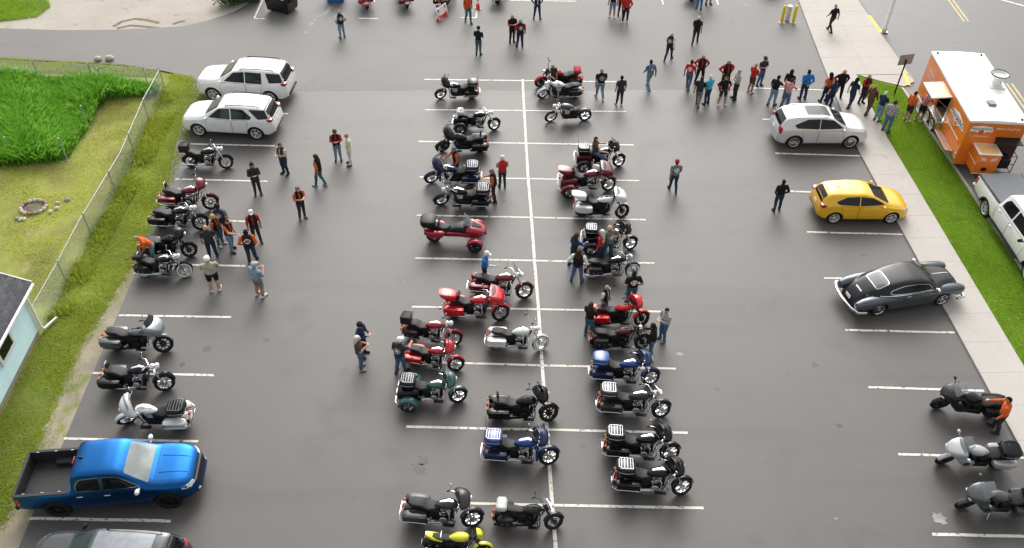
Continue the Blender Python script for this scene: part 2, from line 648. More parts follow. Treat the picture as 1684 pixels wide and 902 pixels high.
cent = [((698, 131), (1016, 135)), ((699, 181), (1030, 184)), ((688, 233), (1042, 239)), ((690, 291.5), (1051, 297.5)), ((685.5, 354.4), (1062, 362)), ((682.7, 425), (1076, 433.3)), ((677, 505), (1090, 513)),
        ((670, 595.5), (1112, 607)), ((668, 702), (1131, 712.5)), ((660, 826), (1157, 836))]
for a, b in cent:
    A, B = g(*a), g(*b)
    stall(A.x, A.y, B.x, B.y)
for a, b in (((313, 237), (452, 240.5)), ((288, 295), (440, 298.5)), ((262, 361), (425, 365)), ((226, 434), (404, 438)), ((195, 519), (380, 522)), ((153, 614), (352, 617.5)), ((105, 722), (326, 726)), ((48, 853), (281, 857)),
             ((330, 186), (474, 187.5)), ((345, 139), (486, 141)),
             ((1275, 252.5), (1418, 257)), ((1298, 315), (1450, 319.5)), ((1327, 382), (1485, 386)), ((1355, 457.5), (1520, 462)), ((1390, 543), (1570, 547.5)), ((1428, 637), (1618, 643)), ((1477, 747.5), (1684, 753)), ((1533, 879), (1700, 883)),
             ((1254, 196.5), (1400, 200)), ((1230, 145), (1375, 149)), ((838, 1), (948, 2.5)), ((590, 30.5), (622, 31)), ((757, 29), (784, 29.5)), ((418, 31), (436, 31))):
    A, B = g(*a), g(*b)
    stall(A.x, A.y, B.x, B.y)
for a, b in (((783, 30), (789, -30)), ((841, 2), (845, -30)), ((418, 31), (434, -4)), ((1091, 8), (1080, -25)), ((1181, 8), (1170, -25))):
    A, B = g(*a), g(*b)
    stall(A.x, A.y, B.x, B.y, .0075)
ribbon('divider_line', [tuple(g(*p)[:2]) for p in ((859.5, 131), (862, 182.5), (865, 236), (868.5, 294.5), (874, 358.5), (879, 429.3), (885.5, 508.7), (891.5, 600), (899.4, 706), (908, 830), (914, 902), (925, 1040))], .125, .0085, LINE, lot)
for dx in (-.14, .14):
    ribbon('centre_line', [(26.6 + dx, -30), (26.87 + dx, -2.45), (27.02 + dx, -.3)], .11, -.011, YLINE, road)
    ribbon('centre_line', [(27.62 + dx, 7.0), (27.8 + dx, 9.9), (28.6 + dx, 30)], .11, -.011, YLINE, road)
ribbon('edge_line', [(23.1, -12.2), (23.15, -9.4)], .12, -.011, LINE, road)
ribbon('edge_line', [(30.6, 10.4), (32.6, 8.8), (36, 6)], .16, -.011, LINE, road)
for a, b in (((21.72, 7.6), (21.74, 5.4)), ((21.5, 1.0), (21.22, -.6))):
    ribbon('painted_kerb', [a, b], .2, SW + .003, YCURB, sidewalk, .004)

# stains and spills with a shape of their own
OIL = mixmat('oil_stain', [((.016, .0155, .015), 5, .35, .65, 5)], rough=.45, spec=.6, bump=.3, base=(.03, .028, .027))
CHALK = mixmat('dried_spill', [((.34, .335, .325), 2.5, .4, .65, 5)], rough=.9, bump=.3, base=(.22, .216, .21))


def blot(name, px, py, rx, ry, mat, z=.0035, n=18, j=.3, rz=0):
    c = g(px, py)
    pts = []
    for k in range(n):
        a = 2 * pi * k / n
        r_ = 1 + random.uniform(-j, j)
        x, y_ = rx * r_ * math.cos(a), ry * r_ * math.sin(a)
        pts.append((c.x + x * math.cos(rz) - y_ * math.sin(rz), c.y + x * math.sin(rz) + y_ * math.cos(rz)))
    sheet(name, pts, z, mat, lot)


for q in ((690, 772, .2, .2), (693, 761, .15, .13), (679, 764, .06, .06), (700, 754, .08, .07), (691, 752, .07, .06), (702, 760, .06, .06), (341, 574, .18, .14), (1118, 575, .12, .1), (896, 209, .14, .1), (480, 112, .0, .0), (520, 470, .1, .09), (438, 560, .13, .1), (300, 600, .1, .12), (760, 560, .12, .1), (960, 735, .1, .1), (940, 640, .13, .1), (840, 800, .11, .1), (1180, 640, .09, .08), (1340, 600, .12, .1), (1420, 420, .12, .1), (1250, 505, .08, .07), (1380, 700, .1, .1), (640, 300, .09, .08), (830, 330, .1, .09), (1010, 470, .1, .08)):
    if q[2]:
        blot('oil_stain', *q[:4], OIL)
RUT = mixmat('damp_dirt', [((.13, .105, .075), 3, .35, .65, 5)], rough=.9, bump=.6, base=(.19, .155, .115))
for _p in (((186, 44), (200, 36), (222, 31), (240, 33), (262, 38)), ((192, 47), (215, 42), (240, 44), (265, 47)), ((284, 40), (296, 36), (304, 35))):
    tag(ribbon('wheel_rut', [tuple(g(*p)[:2]) for p in _p], .26, -.011, RUT, dirt, .001))
blot('dried_spill', 1545, 853, .2, .22, CHALK)
blot('dried_spill', 1118, 583, .16, .1, CHALK)
blot('dried_spill', 1375, 853, .06, .05, CHALK)
ribbon('dried_spill', [tuple(g(*p)[:2]) for p in ((502, 56), (510, 42), (514, 35), (526, 27), (538, 20), (545, 11))], .3, .003, CHALK, lot, .001)
ribbon('crack', [tuple(g(*p)[:2]) for p in ((1214, 0), (1229, 10), (1250, 12), (1275, 16))], .05, .003, OIL, lot, .001)
ribbon('crack', [tuple(g(*p)[:2]) for p in ((1207, 11), (1229, 10))], .04, .0045, OIL, lot, .001)

# left side: gravel edge, verge, yard, tall grass
sheet('verge', [(-19.2, .95)] + P2((318, 127)) + [(-16.64, -12), (-16.66, -60), (-19.2, -60)], -.008, VERGE)
def ragged(pts, n=9, j=.16):
    out = []
    for a, b in zip(pts[:-1], pts[1:]):
        for k in range(n):
            t = k / n
            out.append((min(-16.74, a[0] + (b[0] - a[0]) * t + random.uniform(-j, j)), a[1] + (b[1] - a[1]) * t))
    return out + [pts[-1]]


sheet('gravel_edge', [(-16.6, -12.2)] + ragged([(-16.76, -12.6)] + P2((212, 446), (184, 490), (152, 540), (118, 600), (82, 680), (34, 800), (0, 870))) + [(-18.0, -60), (-16.6, -60)], -.003, GRAV)
sheet('yard', [(-60, -60), (-19.2, -60), (-19.2, .3), (-60, 3.2)], -.006, SOIL)
tall_poly = [(-19.6, -.75), (-19.55, -1.5), (-22.0, -1.6), (-22.3, -2.6), (-22.15, -4.6), (-22.3, -7.2), (-24.5, -7.6), (-31, -7.8), (-33, .5), (-27, .0), (-22.8, -.4)]
sheet('tall_grass_bed', tall_poly, .002, TALLG)
sheet('grass_corner', [(-34, 6.7)] + P2((0, 36), (45, 30), (62, 14), (40, 0)) + [(-30, 14), (-40, 14)], .004, VERGE)


def inside(poly, x, y):
    ok = np.zeros(len(x), bool)
    n = len(poly)
    for i in range(n):
        x1, y1 = poly[i]
        x2, y2 = poly[(i + 1) % n]
        c = ((y1 > y) != (y2 > y)) & (x < (x2 - x1) * (y - y1) / (y2 - y1 + 1e-9) + x1)
        ok ^= c
    return ok


def blades(name, poly, n, h, wd, mat, label, z=0.0, lean=.35, patch=0.0, jit=.03):
    xs = [p[0] for p in poly]
    ys = [p[1] for p in poly]
    x = rng.uniform(min(xs), max(xs), n * 3)
    y = rng.uniform(min(ys), max(ys), n * 3)
    k = inside(poly, x, y)
    if patch:
        f = np.sin(x * 1.7 + 2 * np.sin(y * .9)) + np.sin(y * 2.3 + 1.5 * np.sin(x * 1.1)) + rng.normal(0, .8, len(x))
        k &= f > patch
    x, y = x[k][:n], y[k][:n]
    n = len(x)
    x = x + rng.normal(0, jit, n)
    y = y + rng.normal(0, jit, n)
    hh = h * rng.uniform(.45, 1.25, n) * (1 + .25 * np.sin(x * 1.3 + y * .7))
    a = rng.uniform(0, 2 * pi, n)
    ww = wd * rng.uniform(.6, 1.3, n)
    lx = rng.normal(0, lean, n) * hh
    ly = rng.normal(0, lean, n) * hh
    V = np.zeros((n, 4, 3))
    V[:, 0] = np.stack([x - np.cos(a) * ww / 2, y - np.sin(a) * ww / 2, np.full(n, z)], 1)
    V[:, 1] = np.stack([x + np.cos(a) * ww / 2, y + np.sin(a) * ww / 2, np.full(n, z)], 1)
    V[:, 2] = np.stack([x + np.cos(a) * ww * .35 + lx * .45, y + np.sin(a) * ww * .35 + ly * .45, z + hh * .65], 1)
    V[:, 3] = np.stack([x + lx, y + ly, z + hh], 1)
    F = (np.arange(n)[:, None] * 4 + np.array([[0, 1, 2, 0, 2, 3]])).reshape(-1, 3)
    me = bpy.data.meshes.new(name)
    me.vertices.add(n * 4)
    me.vertices.foreach_set('co', V.reshape(-1))
    me.loops.add(len(F) * 3)
    me.loops.foreach_set('vertex_index', F.reshape(-1).astype(np.int32))
    me.polygons.add(len(F))
    me.polygons.foreach_set('loop_start', np.arange(0, len(F) * 3, 3, dtype=np.int32))
    me.update(calc_edges=True)
    me.materials.append(mat)
    return tag(link(name, me), label, 'grass', kind='stuff')


blades('tall_grass', tall_poly, 90000, .62, .035, BLADE1, 'tall bright green uncut grass in the fenced corner', jit=.12)
blades('fence_weeds', [(-18.0, -3), (-18.9, -1), (-19.4, -1), (-19.35, -17.9), (-18.5, -17.6), (-18.2, -10)], 11000, .2, .026, BLADE2, 'rank weeds growing along the foot of the chain link fence', patch=-.4)
blades('verge_grass', [(-19.3, .8), (-17.9, .35), (-16.75, -2), (-16.75, -12), (-16.8, -14)] + P2((214, 450), (187, 492), (156, 540), (123, 600), (88, 680), (41, 800), (7, 870)) + [(-19.2, -28.5), (-19.3, -19)], 70000, .06, .022, BLADE2, 'short yellowish green grass beside the parking lot edge', patch=-1.2, jit=.1)
blades('yard_grass', [(-19.3, -1.3), (-22, -1.6), (-22, -7.6), (-31, -8), (-29, -20), (-19.4, -18.5)], 50000, .055, .028, BLADE4, 'mown olive green yard grass around the fire pit', patch=-.8)
blades('strip_grass', [(18.3, -30), (18.33, -5.6), (18.45, -2.9), (18.72, .6), (19.7, -.2), (20.7, -.8), (20.58, -30)], 90000, .07, .026, BLADE3, 'bright green grass in the strip between sidewalk and street', z=.03)
blades('edge_tufts', [(-16.75, -13), (-17.6, -16), (-18.3, -21), (-19, -29), (-17.0, -29), (-16.8, -20)], 7000, .05, .02, BLADE2, 'sparse tufts on the pale gravel edge of the lot', patch=.9, jit=.1)
blades('lane_grass', [(-34, 3.0), (-29.2, 2.5), (-22.3, 1.75), (-20, 1.1), (-20, .5), (-24, .8), (-34, 2)], 9000, .12, .03, BLADE2, 'thin band of grass between back fence and drive lane')
blades('corner_grass', [(-34, 6.9), (-30.4, 6.9), (-28.9, 7.4), (-28.6, 8.8), (-30, 11), (-34, 11)], 12000, .16, .03, BLADE3, 'bright green grass corner above the pale gravel apron')


# ------------------------------------------------------------------ fences
GALV = M('galvanised_steel', (.36, .37, .37), .5, .5, 0, .15)
WIRE = M('galvanised_wire', (.4, .41, .41), .5, .6, 0, .15)


def fence(name, pts, h, label, postgap=3.0):
    root = thing(name, label, 'fence', (pts[0][0], pts[0][1], 0))
    o = Vector((pts[0][0], pts[0][1], 0))
    L = [Vector((p[0], p[1], 0)) - o for p in pts]
    rail = MB()
    rail.tube([p + Vector((0, 0, h)) for p in L], .021, 7)
    obj('top_rail', rail, GALV, root)
    wire = MB()
    seg = []
    for a, b in zip(L[:-1], L[1:]):
        seg.append((a, b, (b - a).length))
    tot = sum(s_[2] for s_ in seg)

    def at(d):
        d = max(0, min(tot, d))
        for a, b, l in seg:
            if d <= l + 1e-6:
                return a.lerp(b, d / l)
            d -= l
        return seg[-1][1]
    k = -h
    vs, fs = [], []
    while k < tot:
        for sgn in (1, -1):
            d0, d1 = (k, k + h) if sgn > 0 else (k + h, k)
            z0, z1 = .03, h - .01
            # clip to the run
            def clipz(d, dd):
                return d
            if d0 < 0:
                z0 += -d0
                d0 = 0
            if d1 < 0:
                z1 -= -d1
                d1 = 0
            if d0 > tot:
                z0 += d0 - tot
                d0 = tot
            if d1 > tot:
                z1 -= d1 - tot
                d1 = tot
            if z1 - z0 < .05:
                continue
            A = at(d0) + Vector((0, 0, z0))
            B = at(d1) + Vector((0, 0, z1))
            t = (B - A).normalized()
            s1 = t.cross(Vector((1, 0, 0) if abs(t.x) < .5 else (0, 1, 0))).normalized() * .0022
            s2 = t.cross(s1).normalized() * .0022
            o_ = len(vs)
            for p in (A, B):
                vs += [p + s1, p - s1 * .5 + s2 * .87, p - s1 * .5 - s2 * .87]
            fs += [(o_, o_ + 1, o_ + 4, o_ + 3), (o_ + 1, o_ + 2, o_ + 5, o_ + 4), (o_ + 2, o_, o_ + 3, o_ + 5)]
        k += .058
    wire.add(vs, fs)
    w_ = obj('wire_mesh', wire, WIRE, root, smooth=0)
    w_['kind'] = 'stuff'
    d = 0
    while d <= tot + .1:
        p = at(min(d, tot))
        part('post', 'fpost%.2f' % h, lambda: MB().tube([(0, 0, -.2), (0, 0, h + .03)], .027, 8).sph((0, 0, h + .05), .036, 8, 5), GALV, root, p)
        d += postgap
    return root


fence('chain_link_fence', [(-19.17, -.85), (-19.21, -3.6), (-18.98, -8.3), (-19.22, -13.2), (-19.22, -16), (-19.3, -18.45)], 1.2, 'grey chain link fence along the verge beside the parking lot')
fence('chain_link_fence', [(-32, .5), (-27.8, .1), (-22.5, -.4), (-19.3, -.83)], 1.2, 'grey chain link fence along the back of the tall grass')
for (x, y_, h, lb) in ((-22.12, -7.3, 1.3, 'pale metal post at the near right corner of the tall grass'), (-24.85, -6.94, 1.1, 'pale metal post at the near edge of the tall grass by the frame'),
                       (-22.05, -4.44, 1.25, 'thin metal post halfway along the right edge of tall grass'), (-22.4, -.8, 1.25, 'pale metal post near the back fence above the tan path'), (-27.0, -.3, .95, 'short metal post deep in the tall grass by back fence')):
    t = thing('garden_post', lb, 'post', (x, y_, 0), 0, 'metal posts around the tall grass')
    obj('stake', MB().tube([(0, 0, -.2), (.02, 0, h)], .035, 7), GALV, t)
    obj('cap', MB().lathe([(0, h + .03), (.04, h + .02), (.045, h - .02)], axis='z', n=9), GALV, t)
    obj('ground_collar', MB().lathe([(.09, 0), (.07, .03), (.035, .05)], axis='z', n=9), M('old_concrete', (.3, .29, .27), .9), t)

# ------------------------------------------------------------------ fire pit
c = g(56, 342)
fp = thing('fire_pit', 'small ring of pale and reddish stones in the mown yard', 'fire pit', (c.x, c.y, 0))
STN = [M('pale_stone', (.48, .44, .36), .85, var=.3, scale=9, bump=.5), M('red_stone', (.42, .16, .09), .85, var=.3, scale=9, bump=.5), M('grey_stone', (.28, .27, .25), .9, var=.3, scale=9, bump=.5)]


def stone(seed, sx, sy, sz):
    rr = random.Random(seed)
    mb = MB().sph((0, 0, 0), (sx, sy, sz), 9, 6)
    mb.v = [tuple(q * rr.uniform(.86, 1.1) for q in v) for v in mb.v]
    return mb


for k in range(15):
    a = 2 * pi * k / 15 + .1
    part('stone', 'stn%d' % (k % 5), lambda k=k: stone(k, .12, .09, .09), STN[(0, 0, 1, 0, 2, 0, 0, 1, 0, 2)[(k * 7) % 10]], fp, (.54 * math.cos(a), .48 * math.sin(a), .06), (0, 0, a + pi / 2), 60)
for k, (x, y_) in enumerate(((.95, .3), (1.05, -.1), (-.45, -.8), (-.25, -.86), (-.1, -.84), (1.3, .5), (.85, -.35))):
    part('stone', 'stn%d' % (k % 5), lambda k=k: stone(k, .13, .1, .1), STN[(0, 0, 2)[k % 3]], fp, (x, y_, .03), (0, 0, k * 1.3), 60)
obj('ash_bed', MB().lathe([(0, .03), (.28, .028), (.42, .02), (.48, .005)], axis='z', n=18), M('ash', (.12, .1, .085), .95, var=.4), fp)

# ------------------------------------------------------------------ blue house
house = thing('house', 'light blue house with dark shingle roof and white gutter', 'house', (-19.25, -18.6, 0))
SIDE = M('blue_siding', (.66, .9, 1.0), .6, var=.05, scale=2)
TRIM = M('white_trim', (.74, .74, .72), .5, var=.05)
SHB = M('roof_underlay', (.045, .046, .05), .9)
FOUND = M('house_foundation', (.3, .28, .25), .9, var=.2)
mb = MB()
for k in range(16):
    z0 = .28 + k * .14
    mb.loft([[(.0, 0, z0), (.0, -12, z0), (-.012, -12, z0 + .135), (-.012, 0, z0 + .135)], [(-.03, 0, z0), (-.03, -12, z0), (-.03, -12, z0 + .135), (-.03, 0, z0 + .135)]])
mb.box((-4, -6, 1.4), (7.94, 11.96, 2.24))
mb.prism([(-7.9, 2.5), (-.1, 2.5), (-4, 4.3)], -.05, -.3)
mb.prism([(-7.9, 2.5), (-.1, 2.5), (-4, 4.3)], -11.7, -11.95)
obj('wall', mb, SIDE, house, smooth=0)
obj('foundation', MB().box((-4, -6, .1), (7.9, 11.9, .36)), FOUND, house, smooth=0)
obj('corner_trim', MB().box((-.035, -.04, 1.4), (.11, .11, 2.3)), TRIM, house, smooth=0)
sl = math.atan2(1.8, 3.9)
mb = MB()
mb.prism([(.34, 2.32), (.34, 2.4), (-4, 2.4 + 4.34 * math.tan(sl)), (-8.34, 2.4), (-8.34, 2.32), (-4, 2.32 + 4.34 * math.tan(sl))], .34, -12.4)
roof = obj('roof', mb, SHB, house, smooth=0)
SHING = [M('shingle_%d' % k, (.06 + .012 * k, .062 + .012 * k, .07 + .012 * k), .9, var=.4, scale=14, bump=.6, bscale=90) for k in range(3)]
nsh = 0
for row in range(17):
    d = .36 - row * .15 * math.cos(sl)
    z = 2.4 + (.34 - d) * math.tan(sl)
    for k in range(17):
        yk = .34 - .17 - k * .34 - (.17 if row % 2 else 0)
        part('shingle', 'shingle', lambda: MB().box((-.1, 0, .0), (.2, .33, .012)), SHING[(row * 5 + k * 3 + (k * row) % 4) % 3], roof, (d, yk, z + .012), (0, sl + .03, 0), 0)
mb = MB()
mb.box((.4, -6, 2.34), (.1, 12.6, .1), .02)
obj('gutter_trough', mb, TRIM, house)
mb = MB().tube([(.36, .3, 2.3), (.28, .18, 2.2), (.07, .07, 2.1), (.07, .06, .3), (.12, .08, .16), (.35, .75, .1)], .05, 4)
obj('downspout', mb, TRIM, house, smooth=0)
obj('rake_board', MB().prism([(.34, 2.3), (.34, 2.42), (-4, 2.4 + 4.34 * math.tan(sl)), (-4, 2.3 + 4.34 * math.tan(sl))], .345, .38), TRIM, house, smooth=0)
wn = obj('window', MB().box((.02, -2.12, 1.66), (.03, .9, .8)), GLASS, house, smooth=0)
mb = MB()
for (y_, z, dy, dz) in ((-2.12, 2.12, 1.16, .14), (-2.12, 1.2, 1.16, .14), (-1.6, 1.66, .14, .78), (-2.64, 1.66, .14, .78)):
    mb.box((.03, y_, z), (.07, dy, dz), .01)
obj('window_frame', mb, TRIM, wn)
0 and obj('window_well', MB().tube([(.02, -1.5, .1), (.3, -1.6, .1), (.42, -2.0, .1), (.3, -2.4, .1), (.02, -2.5, .1)], .09, 6), M('well_steel', (.12, .16, .18), .6), house)

# ================================================================== motorcycles
RACK = M('satin_chrome_rack', (.3, .3, .31), .3, 1)


def tyre_mb(r, w_, n=26):
    p = [(r - .112, w_ * .36), (r - .075, w_ * .48), (r - .04, w_ * .5), (r - .012, w_ * .36), (r, w_ * .12), (r, -w_ * .12), (r - .012, -w_ * .36), (r - .04, -w_ * .5), (r - .075, -w_ * .48), (r - .112, -w_ * .36)]
    return MB().lathe(p, n=n, close=True)


def rim_mb(r, w_, style):
    mb = MB()
    ri = r - .097
    mb.lathe([(ri + .012, w_ * .36), (ri + .012, -w_ * .36), (ri - .02, -w_ * .3), (ri - .02, w_ * .3)], n=22, close=True)
    mb.lathe([(0, .075), (.04, .075), (.05, .05), (.05, -.05), (.04, -.075), (0, -.075)], n=12)
    if style == 'wire':
        for k in range(18):
            a = 2 * pi * k / 18
            b = a + (.35 if k % 2 else -.35)
            s_ = .04 if k % 4 < 2 else -.04
            mb.tube([(.045 * math.cos(b), s_, .045 * math.sin(b)), (ri * math.cos(a), 0, ri * math.sin(a))], .006, 4, False)
    else:
        n = {'cast': 9, 'five': 5, 'mag': 7}[style]
        for k in range(n):
            a = 2 * pi * k / n
            ca, sa = math.cos(a), math.sin(a)
            wd = .032 if style == 'cast' else (.055 if style == 'five' else .045)
            q = []
            for rr, ww in ((.03, wd), (ri, wd * .7)):
                q.append([(rr * ca - ww * .5 * sa, yv, rr * sa + ww * .5 * ca) for yv in (.022, -.022)] + [(rr * ca + ww * .5 * sa, yv, rr * sa - ww * .5 * ca) for yv in (-.022, .022)])
            mb.loft(q)
    for yv in (.06, -.06):
        mb.lathe([(.06, yv - .004), (.1, yv - .004), (.1, yv + .004), (.06, yv + .004)], n=14, close=True)
    return mb


def wheel(par, name, x, y_, r, w_, style, rimmat, ww=False, M4=None):
    o = part(name, 'tyre%.2f_%.2f' % (r, w_), lambda: tyre_mb(r, w_), RUBBER, par, (x, y_, r))
    part('rim', 'rim%.2f_%.2f%s' % (r, w_, style), lambda: rim_mb(r, w_, style), rimmat, o)
    if ww:
        mb = lambda: MB().lathe([(r - .095, w_ * .49), (r - .035, w_ * .51), (r - .035, -w_ * .51), (r - .095, -w_ * .49)], n=26, close=True)
        part('whitewall', 'ww%.2f_%.2f' % (r, w_), mb, WWALL, o)
    return o


def fender_mb(r, w_, a0, a1, th=.012, drop=.05, n=12):
    secs = []
    for k in range(n + 1):
        a = R(a0 + (a1 - a0) * k / n)
        ca, sa = math.cos(a), math.sin(a)
        out = [(-w_ / 2, r - drop), (-w_ / 2, r - .01), (-w_ * .28, r + .022), (w_ * .28, r + .022), (w_ / 2, r - .01), (w_ / 2, r - drop), (w_ / 2 - th, r - drop), (w_ * .26, r + .022 - th), (-w_ * .26, r + .022 - th), (-w_ / 2 + th, r - drop)]
        secs.append([(rr * ca, yv, rr * sa) for yv, rr in out])
    return MB().loft(secs)


def tank_mb(s=1.0):
    S = []
    for x, w_, zt, zb in ((.40, .06, .93, .8), (.34, .125, .975, .77), (.2, .17, 1.0, .745), (.02, .165, .975, .735), (-.14, .11, .9, .74), (-.24, .05, .83, .75)):
        cz, h_ = (zt + zb) / 2, (zt - zb) / 2
        S.append([(x, w_ * math.copysign(abs(math.cos(a)) ** .8, math.cos(a)), cz + h_ * math.copysign(abs(math.sin(a)) ** .7, math.sin(a))) for a in [2 * pi * k / 14 for k in range(14)]])
    return MB().loft(S)


def seat_mb(kind):
    S = []
    if kind == 'solo':
        pr = ((-.14, .1, .8, .74), (-.24, .17, .765, .7), (-.42, .19, .765, .68), (-.56, .17, .83, .7), (-.62, .08, .85, .74))
    elif kind == 'flat':
        pr = ((-.1, .1, .86, .78), (-.3, .14, .84, .74), (-.6, .14, .86, .76), (-.9, .1, .9, .8))
    else:
        pr = ((-.12, .09, .81, .75), (-.22, .16, .775, .7), (-.4, .2, .77, .68), (-.52, .19, .82, .69), (-.6, .17, .86, .7), (-.85, .17, .875, .74), (-.98, .1, .86, .77))
    for x, w_, zt, zb in pr:
        S.append(sec_x(x, 0, (zt + zb) / 2, w_, (zt - zb) / 2, .035))
    return MB().loft(S)


def case_mb():
    mb = MB()
    mb.box((.03, 0, .38), (.44, .26, .2), .05)
    mb.box((-.33, 0, .4), (.3, .24, .2), .05)
    mb.lathe([(.0, .16), (.13, .155), (.15, .13), (.15, .06)], (.02, -.05 - .21, .38), n=18)
    mb.lathe([(.15, .06), (.14, .14), (.1, .16), (0, .16)], (-.3, .02, .4), n=16)
    mb.box((-.12, .17, .38), (.55, .08, .2), .035)
    mb.box((-.24, 0, .55), (.36, .3, .3), .05)
    mb.box((.26, 0, .5), (.08, .2, .36), .03)
    mb.box((-.05, 0, .27), (.6, .2, .08), .03)
    return mb


def engine_mb():
    mb = MB()
    mb.lathe([(.0, .0), (.1, .005), (.115, .02), (.115, .06)], (.02, -.24, .38), n=18)
    for sgn in (1, -1):
        ang = sgn * .39
        d = Vector((math.sin(ang), 0, math.cos(ang)))
        base = Vector((.03, 0, .45))
        for k in range(7):
            c = base + d * (.05 + k * .03)
            mb.box(c, (.165 + (.012 if k % 2 else 0), .17 + (.012 if k % 2 else 0), .022), .008, (0, ang, 0))
        mb.box(base + d * .27, (.15, .15, .075), .03, (0, ang, 0))
    return mb


def aircl_mb():
    return MB().lathe([(.085, 0), (.095, -.02), (.09, -.06), (.06, -.075), (0, -.078)], (.04, -.12, .63), n=18)


def exhaust_mb(dual=True, long=1.0):
    mb = MB()
    y0 = -.19
    mb.tube([(.14, -.08, .62), (.2, -.16, .58), (.2, y0, .4), (.12, y0 - .01, .29), (-.2, y0 - .02, .25), (-.42, y0 - .03, .25)], .026, 8)
    mb.tube([(-.1, -.08, .62), (-.06, -.17, .56), (-.04, y0, .4), (-.12, y0 - .01, .31), (-.3, y0 - .02, .29), (-.45, y0 - .03, .27)], .024, 8)
    for sgn in ((-1, 1) if dual else (-1,)):
        yv = sgn * .235
        mb.tube([(-.35, yv * .92, .25), (-.42, yv, .25), (-.5, yv, .255), (-1.08 * long, yv * 1.05, .285), (-1.12 * long, yv * 1.05, .287)], [.03, .038, .05, .05, .042], 10)
    return mb


def bag_mb(s_):
    S = []
    for x, w_, h_, cz in ((-.42, .05, .09, .55), (-.47, .1, .135, .53), (-.7, .125, .155, .525), (-.95, .125, .15, .53), (-1.1, .105, .125, .55), (-1.14, .06, .09, .56)):
        S.append(sec_x(x, s_ * .315, cz, w_, h_, .05))
    return MB().loft(S)


def softbag_mb(s_):
    S = []
    for x, w_, h_, cz in ((-.5, .06, .1, .55), (-.54, .1, .13, .54), (-.75, .12, .145, .53), (-.96, .1, .13, .54), (-1.0, .06, .1, .55)):
        S.append(sec_x(x, s_ * .3, cz, w_, h_, .03))
    mb = MB().loft(S)
    for x in (-.66, -.84):
        mb.box((x, s_ * .3, .56), (.035, .25, .27), .01)
    return mb


def lid_mb(s_):
    mb = MB()
    mb.loft([sec_x(-.44, s_ * .315, .625, .09, .012, .01), sec_x(-.5, s_ * .315, .65, .128, .014, .01), sec_x(-1.0, s_ * .315, .655, .13, .014, .01), sec_x(-1.1, s_ * .315, .65, .1, .012, .01)])
    return mb


def tour_mb():
    S = []
    for x, w_, h_, cz in ((-.62, .2, .09, 1.0), (-.66, .27, .12, .99), (-.85, .3, .135, .985), (-1.05, .27, .125, .99), (-1.13, .2, .1, .995), (-1.15, .14, .08, 1.0)):
        S.append(sec_x(x, 0, cz, w_, h_, .06))
    return MB().loft(S)


def vtour_mb():
    S = []
    for x, w_, h_, cz in ((-.68, .14, .08, .95), (-.74, .2, .11, .96), (-.9, .24, .12, .98), (-1.1, .26, .095, 1.03), (-1.24, .23, .05, 1.08), (-1.28, .17, .025, 1.1)):
        S.append(sec_x(x, 0, cz, w_, h_, .06))
    return MB().loft(S)


def rack_mb(z=1.128, x0=-.68, x1=-1.08, wd=.2):
    mb = MB()
    mb.tube([(x0, -wd, z), (x1 + .05, -wd, z), (x1, -wd + .06, z), (x1, wd - .06, z), (x1 + .05, wd, z), (x0, wd, z), (x0 - .005, 0, z), (x0, -wd, z)], .01, 6)
    for k in range(4):
        x = x0 + (x1 - x0) * (k + .8) / 4.6
        mb.tube([(x, -wd, z + .006), (x, wd, z + .006)], .0095, 6)
    for sx in (x0 - .05, x1 + .06):
        for sy in (-wd, wd):
            mb.tube([(sx, sy, z - .04), (sx, sy, z)], .01, 5)
    return mb


def backrest_mb():
    return MB().loft([sec_x(-.60, 0, .98, .17, .1, .04), sec_x(-.66, 0, .99, .2, .115, .04)]).box((-.63, .23, .93), (.1, .07, .1), .03).box((-.63, -.23, .93), (.1, .07, .1), .03)


def fork_mb():
    mb = MB()
    for s_ in (-1, 1):
        yv = s_ * .1
        mb.tube([(.83, yv, .33), (.8, yv, .38), (.67, yv, .66)], [.03, .034, .032], 8)
        mb.tube([(.67, yv, .66), (.49, yv, 1.03)], [.024, .024], 8)
    mb.box((.53, 0, .95), (.1, .28, .04), .015, (0, .45, 0))
    mb.box((.60, 0, .8), (.1, .28, .04), .015, (0, .45, 0))
    return mb


def bars(kind):
    mb = MB()
    if kind == 'ape':
        h, b, wd = 1.42, .32, .36
        P = [(b, -wd, h), (b + .12, -wd + .02, h + .03), (.44, -.22, 1.3), (.46, -.08, 1.06), (.46, .08, 1.06), (.44, .22, 1.3), (b + .12, wd - .02, h + .03), (b, wd, h)]
    elif kind == 'drag':
        P = [(.38, -.36, 1.06), (.46, -.2, 1.09), (.48, 0, 1.07), (.46, .2, 1.09), (.38, .36, 1.06)]
    else:
        P = [(.2, -.42, 1.1), (.3, -.4, 1.13), (.42, -.25, 1.16), (.47, -.08, 1.06), (.47, .08, 1.06), (.42, .25, 1.16), (.3, .4, 1.13), (.2, .42, 1.1)]
    mb.tube(P, .014, 7)
    return mb, P


def batwing_mb():
    base = [(.0, .3), (.13, .29), (.24, .24), (.33, .14), (.42, .06), (.43, -.02), (.36, -.1), (.24, -.15), (.1, -.17), (0, -.175)]
    out = base + [(-y_, z) for y_, z in base[-2:0:-1]]
    S = []
    for x, sy, sz, dz in ((.8, .3, .35, -.02), (.77, .58, .62, 0), (.7, .82, .84, 0), (.6, .97, .98, .0), (.5, 1.0, 1.0, 0), (.46, .96, .96, 0)):
        S.append([(x - abs(y_) * .12, y_ * sy, 1.1 + dz + z * sz) for y_, z in out])
    return MB().loft(S)


